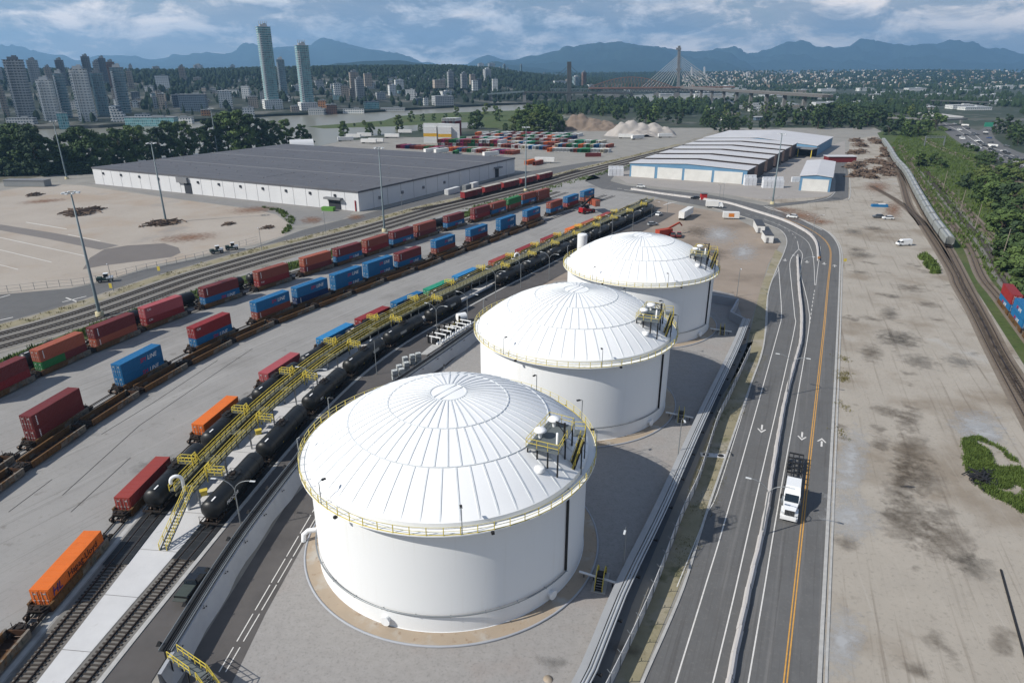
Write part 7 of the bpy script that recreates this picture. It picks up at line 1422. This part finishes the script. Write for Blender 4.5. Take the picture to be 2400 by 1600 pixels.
gsh=empty('site_office',(*g('A3',195,165),.04),R(-3),'grey low site office at the edge of the empty lot','cabin'); mb=MB(); mb.box((0,0,1.8),(24,6,3.4)); mb.build('wall',COLS['grey'],gsh); mb=MB(); mb.box((0,0,3.6),(24.6,6.6,.25)); mb.build('roof',m_trim,gsh)
# fence of the left lot
lf=Path(gs('A3',[(-400,900),(0,905),(300,870),(620,840),(900,770),(1200,705),(1400,660),(1640,590),(1780,550)]),3); fe=empty('chain_link_fence',(0,0,0),0,'thin chain-link fence along the edge of the empty lot','fence'); mb=MB()
for z in (.2,1.2,2.2): mb.poly([(*p,z) for p in lf.offset(0,0,None,6)],.05)
mb.build('wire',m_steel,fe)
for k in range(min(70,int(lf.L/3.4))): x,y,a=lf.at(k*3.4); mb=MB(); mb.beam((x,y,0),(x,y,2.3),.1); mb.build('post',m_steel,fe)
# ------------------------------------------------------------- ground plants
def tufts(name,fn,n,hs,m,label,seed):
    rn=random.Random(seed); mb=MB()
    for _ in range(n):
        x,y=fn(rn); h=rn.uniform(*hs)*(.5+rn.random())
        for k in range(5):
            a=rn.uniform(0,6.28); b=rn.uniform(.15,.5)*h; w_=h*.16; q=(x+rn.gauss(0,.25),y+rn.gauss(0,.25)); c,s_=math.cos(a),math.sin(a)
            mb.face([(q[0]-s_*w_,q[1]+c*w_,0),(q[0]+s_*w_,q[1]-c*w_,0),(q[0]+c*b+s_*w_*.3,q[1]+s_*b-c*w_*.3,h),(q[0]+c*b-s_*w_*.3,q[1]+s_*b+c*w_*.3,h)])
    o=mb.build(name,m); tag(o,label,'grass',None,'stuff')
m_gr=mat('grass_blades',rgb(116,136,70,.62),rgb(82,104,52,.56),rough=.8,scale=.3,amt=1,spec=.1); m_gr2=mat('dry_grass',rgb(150,140,92,.6),rgb(112,112,64,.55),rough=.8,scale=.3,amt=1,spec=.1)
def along(P,o0,o1,d0=0,d1=None):
    d1=P.L if d1 is None else d1
    def f(rn):
        while True:
            d=rn.uniform(d0,d1); q=P.at(d,rn.uniform(o0,o1))
            if mnoise.noise(Vector((q[0]/9,q[1]/9,3)))>-.15: return q[:2]
    return f
tufts('grass',along(T1,-16,-9),5200,(.35,1.0),m_gr,'tall green weeds between the main tracks and the left train',1)
tufts('grass',along(M1,-8,-3.5,0,M1.L*.7),1800,(.2,.5),m_gr2,'dry weeds beside the leftmost main track',2)
def inpoly(poly):
    xs=[p[0] for p in poly];ys=[p[1] for p in poly]
    def f(rn):
        while True:
            x,y=rn.uniform(min(xs),max(xs)),rn.uniform(min(ys),max(ys)); ins=False
            for (x1,y1),(x2,y2) in zip(poly,poly[1:]+poly[:1]):
                if (y1>y)!=(y2>y) and x<(x2-x1)*(y-y1)/(y2-y1)+x1: ins=not ins
            if ins and mnoise.noise(Vector((x/4,y/4,8)))>-.2: return x,y
    return f
tufts('grass',inpoly(gs('B2',[(1930,730),(2040,715),(2200,800),(2300,880),(2420,1100),(2420,1300),(2250,1180),(2100,1110),(2010,1030),(1950,940)])),5200,(.2,.5),m_gr,'tall green grass patch round the dark debris heap',3)
tufts('grass',inpoly(gs('A5',[(1620,650),(1680,640),(1745,700),(1770,770),(1710,770),(1660,700)])),700,(.5,1.2),m_gr,'green clump of plants beside the brown track',4)
tufts('grass',inpoly(S_([(2120,300),(2220,320),(2330,400),(2440,470),(2700,760),(2440,800),(2310,640),(2180,500),(2080,350)])),9000,(.5,1.3),m_gr,'meadow grass on the right slope between the tracks',5)
tufts('grass',along(fl,.8,4.0,30),1500,(.06,.2),m_gr2,'dry weeds along the verge beside the road',6)
tufts('grass',lambda rn:(lambda q:(q[0]+rn.gauss(0,.5),q[1]+rn.gauss(0,1.2)))(g('B2',1100+rn.gauss(0,14),rn.choice([180,280,310,320,500,700]))),300,(.12,.35),m_gr2,'scattered green tufts beside the right kerb',7)
tufts('grass',along(M3,3,9,M3.L*.35),1600,(.3,.9),m_gr,'green weeds beside the rightmost main track',8)
tufts('grass',inpoly(gs('A3',[(1800,310),(1950,330),(2030,390),(2010,470),(1940,500),(1990,420),(1920,350)])+[]),500,(.3,.9),m_gr,'weeds round the rounded corner of the empty lot',9)
